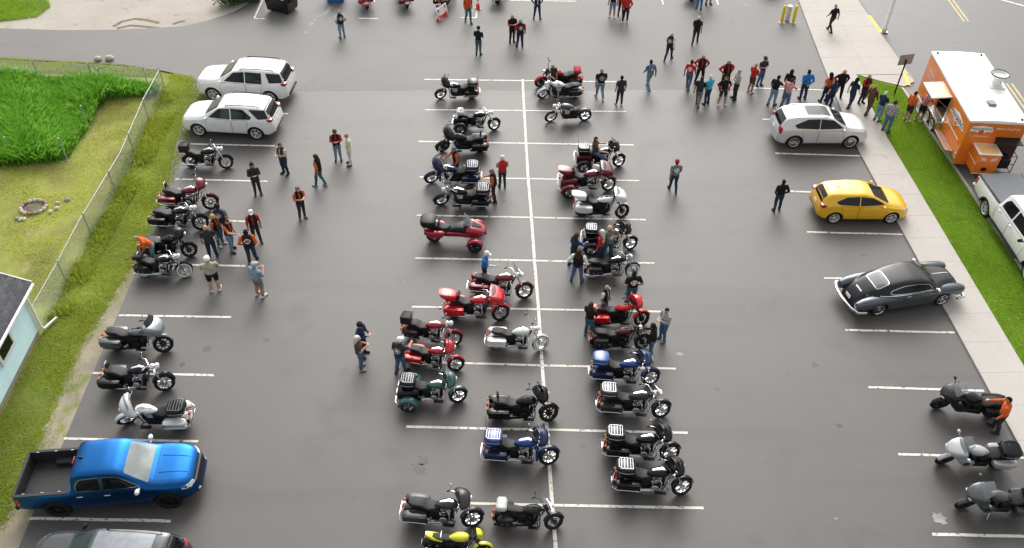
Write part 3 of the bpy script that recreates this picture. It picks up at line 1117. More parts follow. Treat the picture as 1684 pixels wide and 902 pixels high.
def shark_mb():
    S = []
    for x, w_, h_, cz in ((.98, .14, .06, .95), (.94, .24, .11, .98), (.84, .34, .15, 1.03), (.68, .4, .17, 1.08), (.54, .42, .16, 1.12), (.45, .4, .12, 1.15)):
        S.append(sec_x(x, 0, cz, w_, h_, .09))
    return MB().loft(S)


def shield_mb(x0, z0, w_, h_, back=.16, th=.006):
    secs = []
    for i in range(5):
        t = i / 4
        row = []
        ww = w_ * (1 - .35 * t * t)
        for sgn in (0, 1):
            r_ = [(x0 - back * t - .5 * ww * ww * u * u * 1.2 - sgn * th, ww * u, z0 + h_ * t) for u in (np.linspace(-1, 1, 9) if not sgn else np.linspace(1, -1, 9))]
            row += r_
        secs.append(row)
    return MB().loft(secs)


def lowers_mb():
    mb = MB()
    for s_ in (-1, 1):
        mb.loft([[(.47 + dx, s_ * (.2 + dy), z) for dx, dy in ((0, -.08), (.05, 0), (.03, .08), (-.02, .08), (-.05, 0))] for z in (.36, .5, .7, .84)])
    return mb


def guard_mb():
    mb = MB()
    for s_ in (-1, 1):
        mb.tube([(.36, s_ * .03, .72), (.37, s_ * .22, .7), (.38, s_ * .34, .6), (.37, s_ * .35, .45), (.34, s_ * .26, .3), (.3, s_ * .1, .26)], .017, 6)
    return mb


def bagguard_mb():
    mb = MB()
    for s_ in (-1, 1):
        mb.tube([(-.4, s_ * .3, .36), (-.42, s_ * .43, .42), (-.5, s_ * .455, .47), (-1.1, s_ * .45, .47), (-1.2, s_ * .36, .47), (-1.2, s_ * .3, .42)], .014, 6)
    mb.tube([(-1.22, -.32, .4), (-1.24, -.2, .45), (-1.24, .2, .45), (-1.22, .32, .4)], .014, 6)
    return mb


def board_mb():
    mb = MB()
    for s_ in (-1, 1):
        mb.box((.18, s_ * .3, .3), (.34, .13, .022), .01)
        mb.box((-.5, s_ * .3, .36), (.2, .1, .02), .008)
    return mb


def frame_mb(chop=False):
    mb = MB()
    for s_ in (-1, 1):
        yv = s_ * .12
        mb.tube([(.5, 0, .92), (.36, yv, .6), (.28, yv, .28), (-.35, yv, .27), (-.55, yv, .42), (-.4, yv, .66), (-.1, yv, .76), (.48, 0, .9)], .018, 6)
        mb.tube([(-.4, yv * 1.2, .64), (-.95, yv * 1.3, .68)], .017, 6)
        mb.tube([(-.38, yv, .34), (-.81, yv * 1.1, .33)], .03, 6)
        mb.tube([(-.5, yv * 1.3, .62), (-.78, yv * 1.3, .36)], .028, 8)
    mb.box((-.25, 0, .58), (.3, .26, .2), .04)
    return mb


def stand_mb():
    return MB().tube([(.1, .15, .28), (.16, .3, .08), (.18, .35, .0)], .014, 6).box((.18, .36, .008), (.08, .05, .016), .004)


def mirrors(par, kind, bm, P, M4):
    for s_, p in ((-1, P[1]), (1, P[-2])):
        mb = MB().tube([p, (p[0] + .03, p[1] + s_ * .03, p[2] + .14)], .007, 5)
        mb.sph((p[0] + .03, p[1] + s_ * .05, p[2] + .16), (.015, .065, .042), 10, 5)
        o = obj_cached('mirror', 'mir%s%d' % (kind, s_), mb, bm, par)
        o.matrix_local = M4


def obj_cached(name, key, mb, mat, par):
    return part(name, key, lambda: mb, mat, par)


STEER = Vector((.58, 0, .86))
SAX = Vector((-.42, 0, .9)).normalized()


def steer_m(a):
    return Matrix.Translation(STEER) @ Matrix.Rotation(a, 4, SAX) @ Matrix.Translation(-STEER)


def base_place(F, Rr, trike=0.0, wb=1.63):
    f, r_ = g(*F), g(*Rr)
    d = f - r_
    if trike:
        L = math.hypot(wb, trike)
        ang = math.atan2(d.y, d.x) - math.atan2(trike, wb)
        s = min(1.12, max(.93, d.length / L))
        ca, sa = math.cos(ang), math.sin(ang)
        c = Vector((f.x - .815 * s * ca, f.y - .815 * s * sa, 0))
    else:
        ang = math.atan2(d.y, d.x)
        s = min(1.12, max(.95, d.length / wb))
        c = (f + r_) / 2
    return c, ang, s


BIKES = []


def bike(F, Rr, label, col, fair='none', bags='hard', tour=None, bar='std', trim='chrome', wheels='cast', ww=False, seat='two', shield=True,
         steer=24, lean=-7, trike=False, col2=None, guard=True, dual=True, sissy=False, lowers=False, tourcol=None, seatmat=None, wb=1.63, group='motorcycles parked in the lot', z=0.0, front_col=None, rackz=True):
    c, ang, s = base_place(F, Rr, .55 if trike else 0, wb)
    root = thing('motorcycle' if not trike else 'trike_motorcycle', label, 'motorcycle' if not trike else 'trike', (c.x, c.y, z), 0, group)
    if trike:
        lean = 0
    root.rotation_euler = (R(lean), 0, ang)
    root.scale = (s, s, s)
    BIKES.append((root, ang, s))
    P = paint(col)
    P2_ = paint(col2) if col2 else P
    PF = paint(front_col) if front_col else P
    T = CHROME if trim == 'chrome' else SATIN
    RM = {'chrome': CHROME, 'black': SATIN, 'alu': ALU}[trim if trim in ('chrome', 'black') else 'alu']
    EM = ALU if trim == 'chrome' else SATIN
    SM = seatmat or LEATHER
    M4 = steer_m(R(steer))
    # front end, turned on its stem
    fw = wheel(root, 'front_wheel', .83, 0, .33, .13, wheels, RM, ww)
    fw.matrix_local = M4 @ Matrix.Translation((.83, 0, .33))
    for o in (part('fork', 'fork', fork_mb, T, root),
              part('front_fender', 'ff', lambda: fender_mb(.35, .145, 12, 165, drop=.022), PF, root)):
        o.matrix_local = M4 if o.name.startswith('fork') else M4 @ Matrix.Translation((.83, 0, .33))
    bmb, BP = bars(bar)
    o = obj_cached('handlebar', 'bar' + bar, bmb, T, root)
    o.matrix_local = M4
    for s_ in (0, -1):
        a, b = (BP[0], BP[1]) if s_ == 0 else (BP[-1], BP[-2])
        q = obj_cached('grip', 'grip%s%d' % (bar, s_), MB().tube([a, tuple(Vector(a).lerp(Vector(b), .95))], .021, 8), RUBBER, o)
    mirrors(root, bar, T, BP, M4)
    FM = M4
    if fair == 'bat':
        o = part('fairing', 'bat', batwing_mb, PF, root)
        o.matrix_local = M4
        q = part('instrument_panel', 'ip', lambda: MB().box((.43, 0, 1.14), (.05, .5, .2), .03).lathe([(0, -.025), (.06, -.02), (.06, 0)], (.43, -.1, 1.18), 'x', 12).lathe([(0, -.025), (.06, -.02), (.06, 0)], (.43, .1, 1.18), 'x', 12), SATIN, o)
        o2 = part('headlight', 'hlb', lambda: MB().lathe([(0, .06), (.07, .045), (.09, 0), (.095, -.04)], (.78, 0, 1.08), 'x', 16), LAMP, root)
        o2.matrix_local = M4
        if shield:
            o3 = part('windshield', 'wsb', lambda: shield_mb(.6, 1.36, .27, .17, .1), SATIN if shield == 'dark' else CLEAR, root)
            o3.matrix_local = M4
        for s_ in (-1, 1):
            o4 = part('turn_signal', 'tsb%d' % s_, lambda s_=s_: MB().sph((.72, s_ * .2, .93), (.04, .035, .035), 8, 5), AMBER, root)
            o4.matrix_local = M4
    elif fair == 'shark':
        o = part('fairing', 'shark', shark_mb, PF, root)
        part('instrument_panel', 'ips', lambda: MB().box((.44, 0, 1.15), (.06, .6, .14), .03), SATIN, o)
        for s_ in (-1, 1):
            part('headlight', 'hls%d' % s_, lambda s_=s_: MB().sph((.93, s_ * .11, 1.0), (.05, .075, .045), 10, 6), LAMP, root)
        if shield:
            part('windshield', 'wss', lambda: shield_mb(.72, 1.2, .33, .22, .2), SATIN if shield == 'dark' else CLEAR, root)
    else:
        o2 = part('headlight', 'hl', lambda: MB().lathe([(0, .1), (.07, .09), (.095, .06), (.1, .02), (.08, -.06), (.03, -.1), (0, -.1)], (.7, 0, .98), 'x', 16), LAMP if trim == 'chrome' else CHROME, root)
        o2.matrix_local = M4
        o5 = part('headlight_nacelle', 'nac', lambda: MB().sph((.58, 0, .99), (.11, .12, .1), 10, 6), T, root)
        o5.matrix_local = M4
        if shield:
            o3 = part('windshield', 'wsc', lambda: shield_mb(.68, .98, .3, .46, .22), CLEAR, root)
            o3.matrix_local = M4
            o6 = part('shield_bracket', 'wsbr', lambda: MB().tube([(.66, -.26, 1.1), (.68, 0, 1.1), (.66, .26, 1.1)], .014, 6), CHROME, root)
            o6.matrix_local = M4
    # middle
    part('frame', 'frame', frame_mb, SATIN, root)
    e = part('engine', 'eng', engine_mb, EM, root)
    part('crankcase', 'case', case_mb, SATIN, e)
    part('air_cleaner', 'air', aircl_mb, T, e)
    part('exhaust', 'exh%d' % dual, lambda: exhaust_mb(dual), T if trim == 'chrome' else SATIN, root)
    tk = part('fuel_tank', 'tank', tank_mb, P, root)
    part('tank_console', 'tcon', lambda: MB().loft([sec_x(.3, 0, .975, .04, .02, .015), sec_x(.15, 0, 1.0, .05, .02, .015), sec_x(-.1, 0, .92, .035, .02, .015)]).lathe([(0, .02), (.045, .015), (.05, 0)], (.17, 0, 1.015), 'z', 12), T, tk)
    part('seat', 'seat' + seat, lambda: seat_mb(seat), SM, root)
    parts('footboard', 'brd', board_mb, SATIN, root)
    part('side_stand', 'sst', stand_mb, STEEL, root) if not trike else None
    if guard:
        parts('engine_guard', 'grd', guard_mb, T, root)
    if lowers:
        parts('lower_fairing', 'low', lowers_mb, P, root)
    # rear
    if not trike:
        wheel(root, 'rear_wheel', -.81, 0, .325, .16, wheels, RM, ww)
        part('rear_fender', 'rf', lambda: fender_mb(.36, .22, 20, 190), P, root, (-.81, 0, .325))
        bx = 0
    else:
        for s_ in (-1, 1):
            wheel(root, 'rear_wheel', -.83, s_ * .53, .3, .2, 'five', RM if trim == 'chrome' else ALU)
            part('rear_fender', 'trf', lambda: fender_mb(.345, .27, 0, 180, drop=.09), P, root, (-.83, s_ * .53, .3))
        part('trunk_body', 'trk', lambda: MB().loft([sec_x(-.42, 0, .55, .16, .12, .06), sec_x(-.5, 0, .55, .3, .2, .07), sec_x(-.8, 0, .56, .4, .22, .08), sec_x(-1.1, 0, .56, .42, .22, .08), sec_x(-1.2, 0, .56, .38, .18, .08)]), P2_, root)
        part('axle', 'axl', lambda: MB().tube([(-.83, -.5, .3), (-.83, .5, .3)], .06, 8), SATIN, root)
        part('rear_bumper', 'tbm', lambda: MB().tube([(-1.15, -.62, .42), (-1.27, -.5, .42), (-1.29, 0, .42), (-1.27, .5, .42), (-1.15, .62, .42)], .02, 7), T, root)
    if bags == 'hard' and not trike:
        for s_ in (-1, 1):
            b_ = part('saddlebag', 'bag%d' % s_, lambda s_=s_: bag_mb(s_), P2_, root)
            part('bag_lid', 'lid%d' % s_, lambda s_=s_: lid_mb(s_), P2_, b_)
        if guard and trim == 'chrome':
            parts('bag_guard', 'bgd', bagguard_mb, CHROME, root)
    elif bags == 'soft':
        for s_ in (-1, 1):
            b_ = part('saddlebag', 'sbag%d' % s_, lambda s_=s_: softbag_mb(s_), LEATHER, root)
            for x in (-.66, -.84):
                part('buckle', 'bkl%d' % s_, lambda s_=s_: MB().box((0, s_ * .425, .5), (.03, .015, .045), .005), CHROME, b_, (x, 0, 0))
    if tour == 'std':
        t = part('tour_pack', 'tour', tour_mb, tourcol and paint(tourcol) or P, root)
        part('pack_trim', 'ttrim', lambda: MB().loft([sec_x(-.655, 0, 1.0, .273, .012, .01), sec_x(-.85, 0, 1.0, .305, .012, .01), sec_x(-1.05, 0, 1.0, .276, .012, .01), sec_x(-1.14, 0, 1.0, .19, .012, .01)]), T, t)
        if rackz:
            part('luggage_rack', 'rack', rack_mb, RACK, t)
        part('backrest', 'brest', backrest_mb, SM, root)
        part('pack_bracket', 'tbr', lambda: MB().box((-.86, 0, .84), (.3, .2, .04), .01).tube([(-.75, -.12, .7), (-.8, -.12, .86)], .015, 5).tube([(-.75, .12, .7), (-.8, .12, .86)], .015, 5), SATIN, root)
        part('antenna', 'ant', lambda: MB().tube([(-1.08, .22, .9), (-1.16, .24, 1.6)], .005, 4), SATIN, t)
    elif tour == 'v':
        t = part('tour_pack', 'vtour', vtour_mb, P, root)
        part('backrest', 'brest', backrest_mb, SM, root)
        part('tail_light_bar', 'vtl', lambda: MB().box((-1.3, 0, 1.11), (.03, .36, .03), .01), REDL, t)
    elif tour == 'box':
        t = part('tour_pack', 'boxp', lambda: MB().loft([sec_x(-.8, 0, 1.0, .18, .15, .03), sec_x(-.84, 0, 1.0, .21, .17, .04), sec_x(-1.14, 0, 1.0, .21, .17, .04), sec_x(-1.18, 0, 1.0, .18, .15, .03)]), LEATHER, root)
        part('luggage_rack', 'rack', rack_mb, SATIN, t, (-.06, 0, .05))
    elif tour == 'roll':
        t = part('tour_pack', 'roll', lambda: MB().loft([sec_x(-.72, 0, .98, .2, .06, .05), sec_x(-.78, 0, 1.0, .25, .1, .06), sec_x(-1.0, 0, 1.0, .25, .1, .06), sec_x(-1.06, 0, .98, .2, .06, .05)]), tourcol and M('bag_%d' % int(tourcol[0] * 99), tourcol, .8) or LEATHER, root)
    if sissy:
        part('sissy_bar', 'sis', lambda: MB().tube([(-.75, -.12, .72), (-.84, -.12, 1.0), (-.87, -.08, 1.15), (-.87, .08, 1.15), (-.84, .12, 1.0), (-.75, .12, .72)], .012, 6), T, root)
        part('backrest_pad', 'sip', lambda: MB().box((-.83, 0, 1.04), (.06, .22, .18), .025, (0, -.2, 0)), SM, root)
    zt = .62 if not trike else .62
    tl = part('tail_light', 'tl%d' % trike, lambda: MB().sph(((-1.17 if not trike else -1.22), 0, zt), (.04, .07, .05), 10, 6), REDL, root)
    part('license_plate', 'lp%d' % trike, lambda: MB().box(((-1.2 if not trike else -1.24), 0, .47), (.012, .2, .12), .003, (0, .15, 0)), WHITEP, root)
    for s_ in (-1, 1):
        part('turn_signal', 'tsr%d%d' % (s_, trike), lambda s_=s_: MB().tube([(-1.12, s_ * .08, .64), (-1.14, s_ * .2, .64)], .009, 5).sph((-1.15, s_ * .22, .64), (.045, .038, .038), 8, 5), AMBER if s_ else REDL, root)
    return root


def chopper(F, Rr, label, col):
    c, ang, s = base_place(F, Rr)
    root = thing('motorcycle', label, 'motorcycle', (c.x, c.y, 0), 0, 'motorcycles parked in the lot')
    root.rotation_euler = (R(-6), 0, ang)
    root.scale = (s, s, s)
    P = paint(col)
    M4 = steer_m(R(18))
    fw = wheel(root, 'front_wheel', .83, 0, .34, .09, 'wire', CHROME)
    fw.matrix_local = M4 @ Matrix.Translation((.83, 0, .34))
    o = part('fork', 'fork', fork_mb, CHROME, root)
    o.matrix_local = M4
    bmb, BP = bars('ape')
    o = obj_cached('handlebar', 'barape', bmb, CHROME, root)
    o.matrix_local = M4
    for s_ in (0, -1):
        a, b = (BP[0], BP[1]) if s_ == 0 else (BP[-1], BP[-2])
        obj_cached('grip', 'gripape%d' % s_, MB().tube([a, tuple(Vector(a).lerp(Vector(b), .95))], .021, 8), RUBBER, o)
    o = part('headlight', 'hl', lambda: MB().lathe([(0, .1), (.07, .09), (.095, .06), (.1, .02), (.08, -.06), (.03, -.1), (0, -.1)], (.7, 0, .98), 'x', 16), CHROME, root)
    o.matrix_local = M4
    part('frame', 'rigid', lambda: MB().tube([(.5, 0, .92), (.36, .1, .5), (.28, .1, .24), (-.35, .1, .24), (-.81, .14, .325), (-.4, .1, .56), (.48, 0, .9)], .02, 6).tube([(.5, 0, .92), (.36, -.1, .5), (.28, -.1, .24), (-.35, -.1, .24), (-.81, -.14, .325), (-.4, -.1, .56), (.48, 0, .9)], .02, 6).box((-.3, 0, .5), (.18, .2, .2), .06), SATIN, root)
    e = part('engine', 'eng', engine_mb, ALU, root)
    part('crankcase', 'case', case_mb, SATIN, e)
    part('air_cleaner', 'air', aircl_mb, CHROME, e)
    part('exhaust', 'chexh', lambda: MB().tube([(.14, -.08, .62), (.2, -.17, .5), (.05, -.2, .3), (-.7, -.22, .3)], .028, 8).tube([(-.1, -.08, .62), (-.04, -.17, .5), (-.15, -.2, .38), (-.6, -.22, .37)], .028, 8), SATIN, root)
    part('fuel_tank', 'tank', tank_mb, P, root, (0, 0, .02))
    part('seat', 'chseat', lambda: MB().loft([sec_x(-.2, 0, .7, .1, .03, .02), sec_x(-.35, 0, .69, .15, .035, .02), sec_x(-.5, 0, .73, .13, .04, .02)]), LEATHER, root)
    wheel(root, 'rear_wheel', -.81, 0, .325, .18, 'mag', CHROME)
    part('rear_fender', 'chrf', lambda: fender_mb(.345, .2, 40, 140), P, root, (-.81, 0, .325))
    part('side_stand', 'sst', stand_mb, STEEL, root)
    part('tail_light', 'chtl', lambda: MB().sph((-1.0, 0, .63), (.03, .05, .04), 8, 5), REDL, root)
    return root


def sportbike(F, Rr, label, col, naked=False, trunk=True, dark=True, lean=-7, steer=14, seatc=None, wb=1.6):
    """full fairing touring machine, or a small naked one"""
    c, ang, s = base_place(F, Rr, 0, wb)
    root = thing('motorcycle', label, 'motorcycle', (c.x, c.y, 0), 0, 'motorcycles parked in the lot')
    root.rotation_euler = (R(lean), 0, ang)
    root.scale = (s, s, s)
    P = paint(col)
    M4 = steer_m(R(steer))
    fw = wheel(root, 'front_wheel', .8, 0, .31, .12, 'mag', SATIN if dark else ALU)
    fw.matrix_local = M4 @ Matrix.Translation((.8, 0, .31))
    o = part('fork', 'fork', fork_mb, SATIN, root)
    o.matrix_local = M4
    o = part('front_fender', 'sff', lambda: fender_mb(.33, .14, 25, 150, drop=.022), P, root)
    o.matrix_local = M4 @ Matrix.Translation((.8, 0, .31))
    bmb, BP = bars('drag')
    o = obj_cached('handlebar', 'bardrag', bmb, SATIN, root)
    o.matrix_local = M4
    for s_ in (0, -1):
        a, b = (BP[0], BP[1]) if s_ == 0 else (BP[-1], BP[-2])
        obj_cached('grip', 'gripdrag%d' % s_, MB().tube([a, tuple(Vector(a).lerp(Vector(b), .95))], .021, 8), RUBBER, o)
    wheel(root, 'rear_wheel', -.8, 0, .32, .18, 'mag', SATIN if dark else ALU)
    part('frame', 'frame', frame_mb, SATIN, root)
    part('crankcase', 'case', case_mb, SATIN, part('engine', 'eng', engine_mb, SATIN, root))
    part('exhaust', 'sexh', lambda: MB().tube([(.3, -.1, .5), (.3, -.16, .28), (-.3, -.18, .27), (-.5, -.24, .34)], .03, 8).tube([(-.45, -.24, .32), (-.5, -.25, .35), (-1.0, -.27, .48), (-1.03, -.27, .49)], [.04, .06, .065, .05], 10), STEEL, root)
    part('fuel_tank', 'tank', tank_mb, P, root, (-.05, 0, .03))
    part('side_stand', 'sst', stand_mb, STEEL, root)
    part('tail_light', 'stl', lambda: MB().box((-1.06, 0, .82), (.04, .2, .05), .015), REDL, root)
    part('license_plate', 'lp0', lambda: MB().box((-1.2, 0, .47), (.012, .2, .12), .003, (0, .15, 0)), WHITEP, root)
    part('rear_fender', 'srf', lambda: fender_mb(.36, .2, 40, 165), SATIN, root, (-.8, 0, .32))
    if naked:
        o = part('headlight', 'hl', lambda: MB().lathe([(0, .1), (.07, .09), (.095, .06), (.1, .02), (.08, -.06), (.03, -.1), (0, -.1)], (.7, 0, .98), 'x', 16), LAMP, root)
        o.matrix_local = M4
        o = part('fly_screen', 'fly', lambda: MB().loft([sec_x(.8, 0, 1.0, .1, .08, .05), sec_x(.72, 0, 1.06, .16, .12, .06), sec_x(.6, 0, 1.12, .17, .1, .06)]), P, root)
        o.matrix_local = M4
        part('seat', 'seatflat', lambda: seat_mb('flat'), LEATHER, root)
        part('tail_unit', 'stail', lambda: MB().loft([sec_x(-.5, 0, .76, .16, .04, .03), sec_x(-.8, 0, .82, .15, .06, .04), sec_x(-1.02, 0, .9, .1, .06, .04), sec_x(-1.06, 0, .92, .07, .04, .03)]), P, root)
        part('grab_rail', 'sgr', lambda: MB().tube([(-.5, -.15, .83), (-.55, -.12, .95), (-.55, .12, .95), (-.5, .15, .83)], .014, 6), CHROME, root)
        mirrors(root, 'drag', SATIN, BP, M4)
        return root
    fa = part('fairing', 'sfair', lambda: MB().loft([sec_x(1.0, 0, .9, .08, .04, .03), sec_x(.95, 0, .92, .18, .09, .07), sec_x(.82, 0, .96, .27, .13, .08), sec_x(.66, 0, 1.0, .32, .14, .09), sec_x(.52, 0, 1.02, .33, .12, .08)]), P, root)
    for s_ in (-1, 1):
        part('side_fairing', 'sfs%d' % s_, lambda s_=s_: MB().loft([[(x, s_ * (y0 + dy), z) for dy, z in ((0, zb), (.05, zb + .03), (.07, (zb + zt) / 2), (.05, zt - .03), (0, zt), (-.03, (zb + zt) / 2))] for x, y0, zb, zt in ((.74, .16, .78, .95), (.6, .24, .6, .98), (.42, .27, .42, .9), (.24, .25, .38, .72), (.1, .2, .44, .6))]), P, root)
        part('side_vent', 'sfv%d' % s_, lambda s_=s_: MB().box((.4, s_ * .345, .66), (.16, .012, .12), .005, (0, .5, 0)), SATIN, root)
    part('radiator', 'srad', lambda: MB().box((.46, 0, .6), (.08, .36, .34), .02), SATIN, root)
    for s_ in (-1, 1):
        part('headlight', 'shl%d' % s_, lambda s_=s_: MB().sph((.92, s_ * .13, .9), (.07, .08, .05), 10, 6), LAMP, fa)
        part('mirror', 'smr%d' % s_, lambda s_=s_: MB().tube([(.55, s_ * .32, 1.05), (.57, s_ * .45, 1.12)], .014, 6).sph((.57, s_ * .49, 1.14), (.05, .07, .05), 10, 6), P, root)
    part('windshield', 'sws', lambda: shield_mb(.7, 1.1, .26, .32, .3), CLEAR, root)
    part('dash', 'sdash', lambda: MB().box((.5, 0, 1.1), (.14, .36, .08), .03), SATIN, root)
    part('seat', 'seattwo', lambda: seat_mb('two'), LEATHER, root, (0, 0, .02))
    for s_ in (-1, 1):
        b_ = part('saddlebag', 'sbg%d' % s_, lambda s_=s_: MB().loft([sec_x(-.4, s_ * .26, .66, .08, .08, .05), sec_x(-.52, s_ * .29, .6, .1, .13, .06), sec_x(-.9, s_ * .3, .6, .11, .14, .06), sec_x(-1.08, s_ * .28, .64, .08, .1, .05)]), P if trunk else SATIN, root)
    if trunk:
        t = part('tour_pack', 'tour', tour_mb, SATIN, root)
        part('pack_trim', 'ttrim', lambda: MB().loft([sec_x(-.655, 0, 1.0, .273, .012, .01), sec_x(-.85, 0, 1.0, .305, .012, .01), sec_x(-1.05, 0, 1.0, .276, .012, .01), sec_x(-1.14, 0, 1.0, .19, .012, .01)]), P, t)
        part('luggage_rack', 'rack', rack_mb, SATIN, t)
        part('backrest', 'brest', backrest_mb, LEATHER, root)
    return root


def spyder(Ff, Fr, label, col):
    """three-wheeled roadster: two wheels in front, one behind"""
    f, r_ = g(*Ff), g(*Fr)
    d = f - r_
    wb, hw = 1.72, .62
    ang = math.atan2(d.y, d.x) + math.atan2(hw, wb)
    ca, sa = math.cos(ang), math.sin(ang)
    c = Vector((r_.x + .86 * ca, r_.y + .86 * sa, 0))
    root = thing('three_wheeler', label, 'three wheeler', (c.x, c.y, 0), ang)
    root.scale = (1.06, 1.06, 1.06)
    P = paint(col)
    for s_ in (-1, 1):
        wheel(root, 'front_wheel', .86, s_ * hw, .3, .2, 'mag', SATIN)
        part('front_fender', 'spf', lambda: fender_mb(.33, .24, 20, 170, drop=.05), P, root, (.86, s_ * hw, .3))
        part('suspension_arm', 'spa%d' % s_, lambda s_=s_: MB().tube([(.86, s_ * .2, .34), (.86, s_ * .55, .3)], .03, 6).tube([(.7, s_ * .2, .36), (.84, s_ * .55, .3)], .025, 6), SATIN, root)
        part('mirror', 'spm%d' % s_, lambda s_=s_: MB().tube([(.45, s_ * .3, 1.0), (.42, s_ * .5, 1.14)], .012, 6).sph((.42, s_ * .52, 1.18), (.03, .07, .06), 8, 5), SATIN, root)
        part('headlight', 'sph%d' % s_, lambda s_=s_: MB().sph((1.12, s_ * .2, .68), (.1, .09, .05), 10, 6), LAMP, root)
        part('saddlebag', 'spb%d' % s_, lambda s_=s_: MB().loft([sec_x(-.35, s_ * .24, .62, .07, .06, .05), sec_x(-.5, s_ * .3, .62, .13, .14, .07), sec_x(-.95, s_ * .33, .64, .15, .15, .08), sec_x(-1.2, s_ * .28, .7, .1, .1, .06)]), P, root)
    wheel(root, 'rear_wheel', -.86, 0, .32, .24, 'mag', SATIN)
    fa = part('fairing', 'spfair', lambda: MB().loft([sec_x(1.3, 0, .62, .1, .05, .04), sec_x(1.22, 0, .64, .24, .1, .07), sec_x(1.0, 0, .68, .36, .18, .12), sec_x(.7, 0, .74, .42, .24, .14), sec_x(.5, 0, .72, .4, .24, .14)]), P, root)
    part('mid_body', 'spmid', lambda: MB().loft([sec_x(.52, 0, .7, .36, .2, .12), sec_x(.3, 0, .68, .3, .24, .12), sec_x(.05, 0, .62, .22, .24, .1), sec_x(-.3, 0, .56, .2, .18, .08), sec_x(-.7, 0, .56, .18, .14, .06)]), SATIN, root)
    part('hood_panel', 'sphp', lambda: MB().loft([sec_x(1.1, 0, .84, .05, .01, .008), sec_x(.95, 0, .885, .12, .012, .01), sec_x(.72, 0, .975, .2, .012, .01)]), SATIN, fa)
    for s_ in (-1, 1):
        part('side_panel', 'spsp%d' % s_, lambda s_=s_: MB().loft([sec_x(.5, s_ * .3, .62, .06, .12, .05), sec_x(.2, s_ * .26, .6, .05, .1, .04), sec_x(-.3, s_ * .24, .6, .04, .07, .03)]), P, root)
    if False:
        pass
    part('nose_grille', 'spg', lambda: MB().box((1.27, 0, .56), (.06, .3, .1), .02), SATIN, fa)
    part('windshield', 'spw', lambda: shield_mb(.72, .98, .3, .4, .3), CLEAR, root)
    part('dash', 'spd', lambda: MB().box((.5, 0, .98), (.25, .5, .08), .03), SATIN, root)
    part('handlebar', 'bardrag', lambda: bars('drag')[0], SATIN, root)
    part('seat', 'seattwo', lambda: seat_mb('two'), LEATHER, root, (-.05, 0, .04))
    part('backrest', 'brest', backrest_mb, LEATHER, root)
    tp = part('tour_pack', 'tour', tour_mb, SATIN, root, (-.04, 0, -.06))
    tp.scale = (1.15, 1.2, 1.12)
    part('tail_light', 'sptl', lambda: MB().box((-1.22, 0, .82), (.05, .5, .05), .015), REDL, root)
    part('rear_fender', 'srf', lambda: fender_mb(.36, .2, 40, 165), SATIN, root, (-.86, 0, .32))
    part('license_plate', 'lp0', lambda: MB().box((-1.2, 0, .47), (.012, .2, .12), .003, (0, .15, 0)), WHITEP, root)
    return root


BLK, NAVY = (.008, .008, .01), (.012, .018, .05)
RED, MAR, WHT = (.42, .012, .016), (.13, .008, .014), (.68, .68, .66)
GRY, SIL = (.2, .21, .22), (.42, .43, .44)
BLU = (.008, .036, .17)
# ---- left row
bike((373, 277), (315.5, 275), 'slim black cruiser with black box on its rear rack below the white SUVs', BLK, bags=None, tour='box', shield=False, wheels='wire', guard=False, dual=False)
bike((349, 344), (281, 341.5), 'maroon bagger motorcycle at the grass edge with tall chrome handlebar', MAR, fair='bat', bags='hard', shield=False, bar='ape', sissy=True)
bike((331.5, 377), (266, 375), 'black bagger without fairing beside the maroon bagger', BLK, fair='none', shield=False, trim='chrome', guard=False, steer=30)
bike((313, 422), (249, 420), 'black batwing fairing tourer behind the whitewall cruiser at grass edge', BLK, fair='bat', bags='hard', trim='black', tour=None, steer=20)
bike((305, 455), (239, 454), 'black and chrome cruiser with whitewall tyres and leather saddlebags at the grass edge', BLK, bags='soft', ww=True, wheels='wire', tour='roll', shield=False, sissy=True)
bike((272, 578), (192, 575), 'silver and dark grey shark fairing bagger at the gravel edge', (.19, .205, .215), fair='shark', bags='hard', trim='black', col2=(.055, .065, .07), shield='dark', guard=False)
bike((274, 641), (190, 640), 'black cruiser bagger with chrome headlight just below the shark fairing bagger', BLK, fair='none', bags='hard', shield=False, sissy=True, guard=False, trim='chrome')
bike((213, 697), (304, 697), 'white tourer with black tour pack facing the grass above the blue pickup', WHT, fair='bat', bags='hard', tour='std', tourcol=BLK, lowers=False, steer=30)
# ---- centre, left column
bike((725.6, 163), (776, 161), 'black full dress tourer facing left on the topmost centre stall', BLK, fair='bat', tour='std', trim='chrome', rackz=False, steer=20)
bike((812, 213.5), (758, 221), 'black and chrome trike with pale rear pack facing right near the top', BLK, bags=None, trike=True, tour='roll', tourcol=(.5, .5, .48), shield=False, bar='std', guard=False, sissy=True)
bike((729, 250.5), (790, 249), 'all black bagger with tall sissy bar facing left', BLK, fair='bat', bags='hard', trim='black', sissy=True, guard=False)
bike((710, 301.5), (777, 302), 'dark navy full dress tourer facing left with chrome luggage rack', NAVY, fair='bat', tour='std', lowers=True)
bike((726, 338), (794, 340), 'black and chrome unfaired tourer facing left with chrome luggage rack', BLK, fair='none', tour='std', bags='hard', shield=True, lowers=False)
spyder((780, 414), (716, 396), 'red and black three wheeled roadster with two front wheels', (.3, .012, .025))
bike((862, 490), (787, 484), 'maroon chrome cruiser with saddlebags parked above the red tourer', MAR, fair='none', bags='hard', shield=True, tour=None)
bike((822.5, 526), (746, 522), 'bright red tourer with swept red trunk and windshield', (.5, .015, .022), fair='shark', tour='v', bags='hard', guard=False)
bike((746, 567), (677, 558), 'dark red cruiser with big black box on its tail', (.28, .01, .02), bags='soft', tour='box', bar='ape', shield=False, wheels='wire', col2=BLK, dual=False)
bike((749, 609), (681, 599), 'red batwing bagger parked beside the green trike', RED, fair='bat', bags='hard', tour=None)
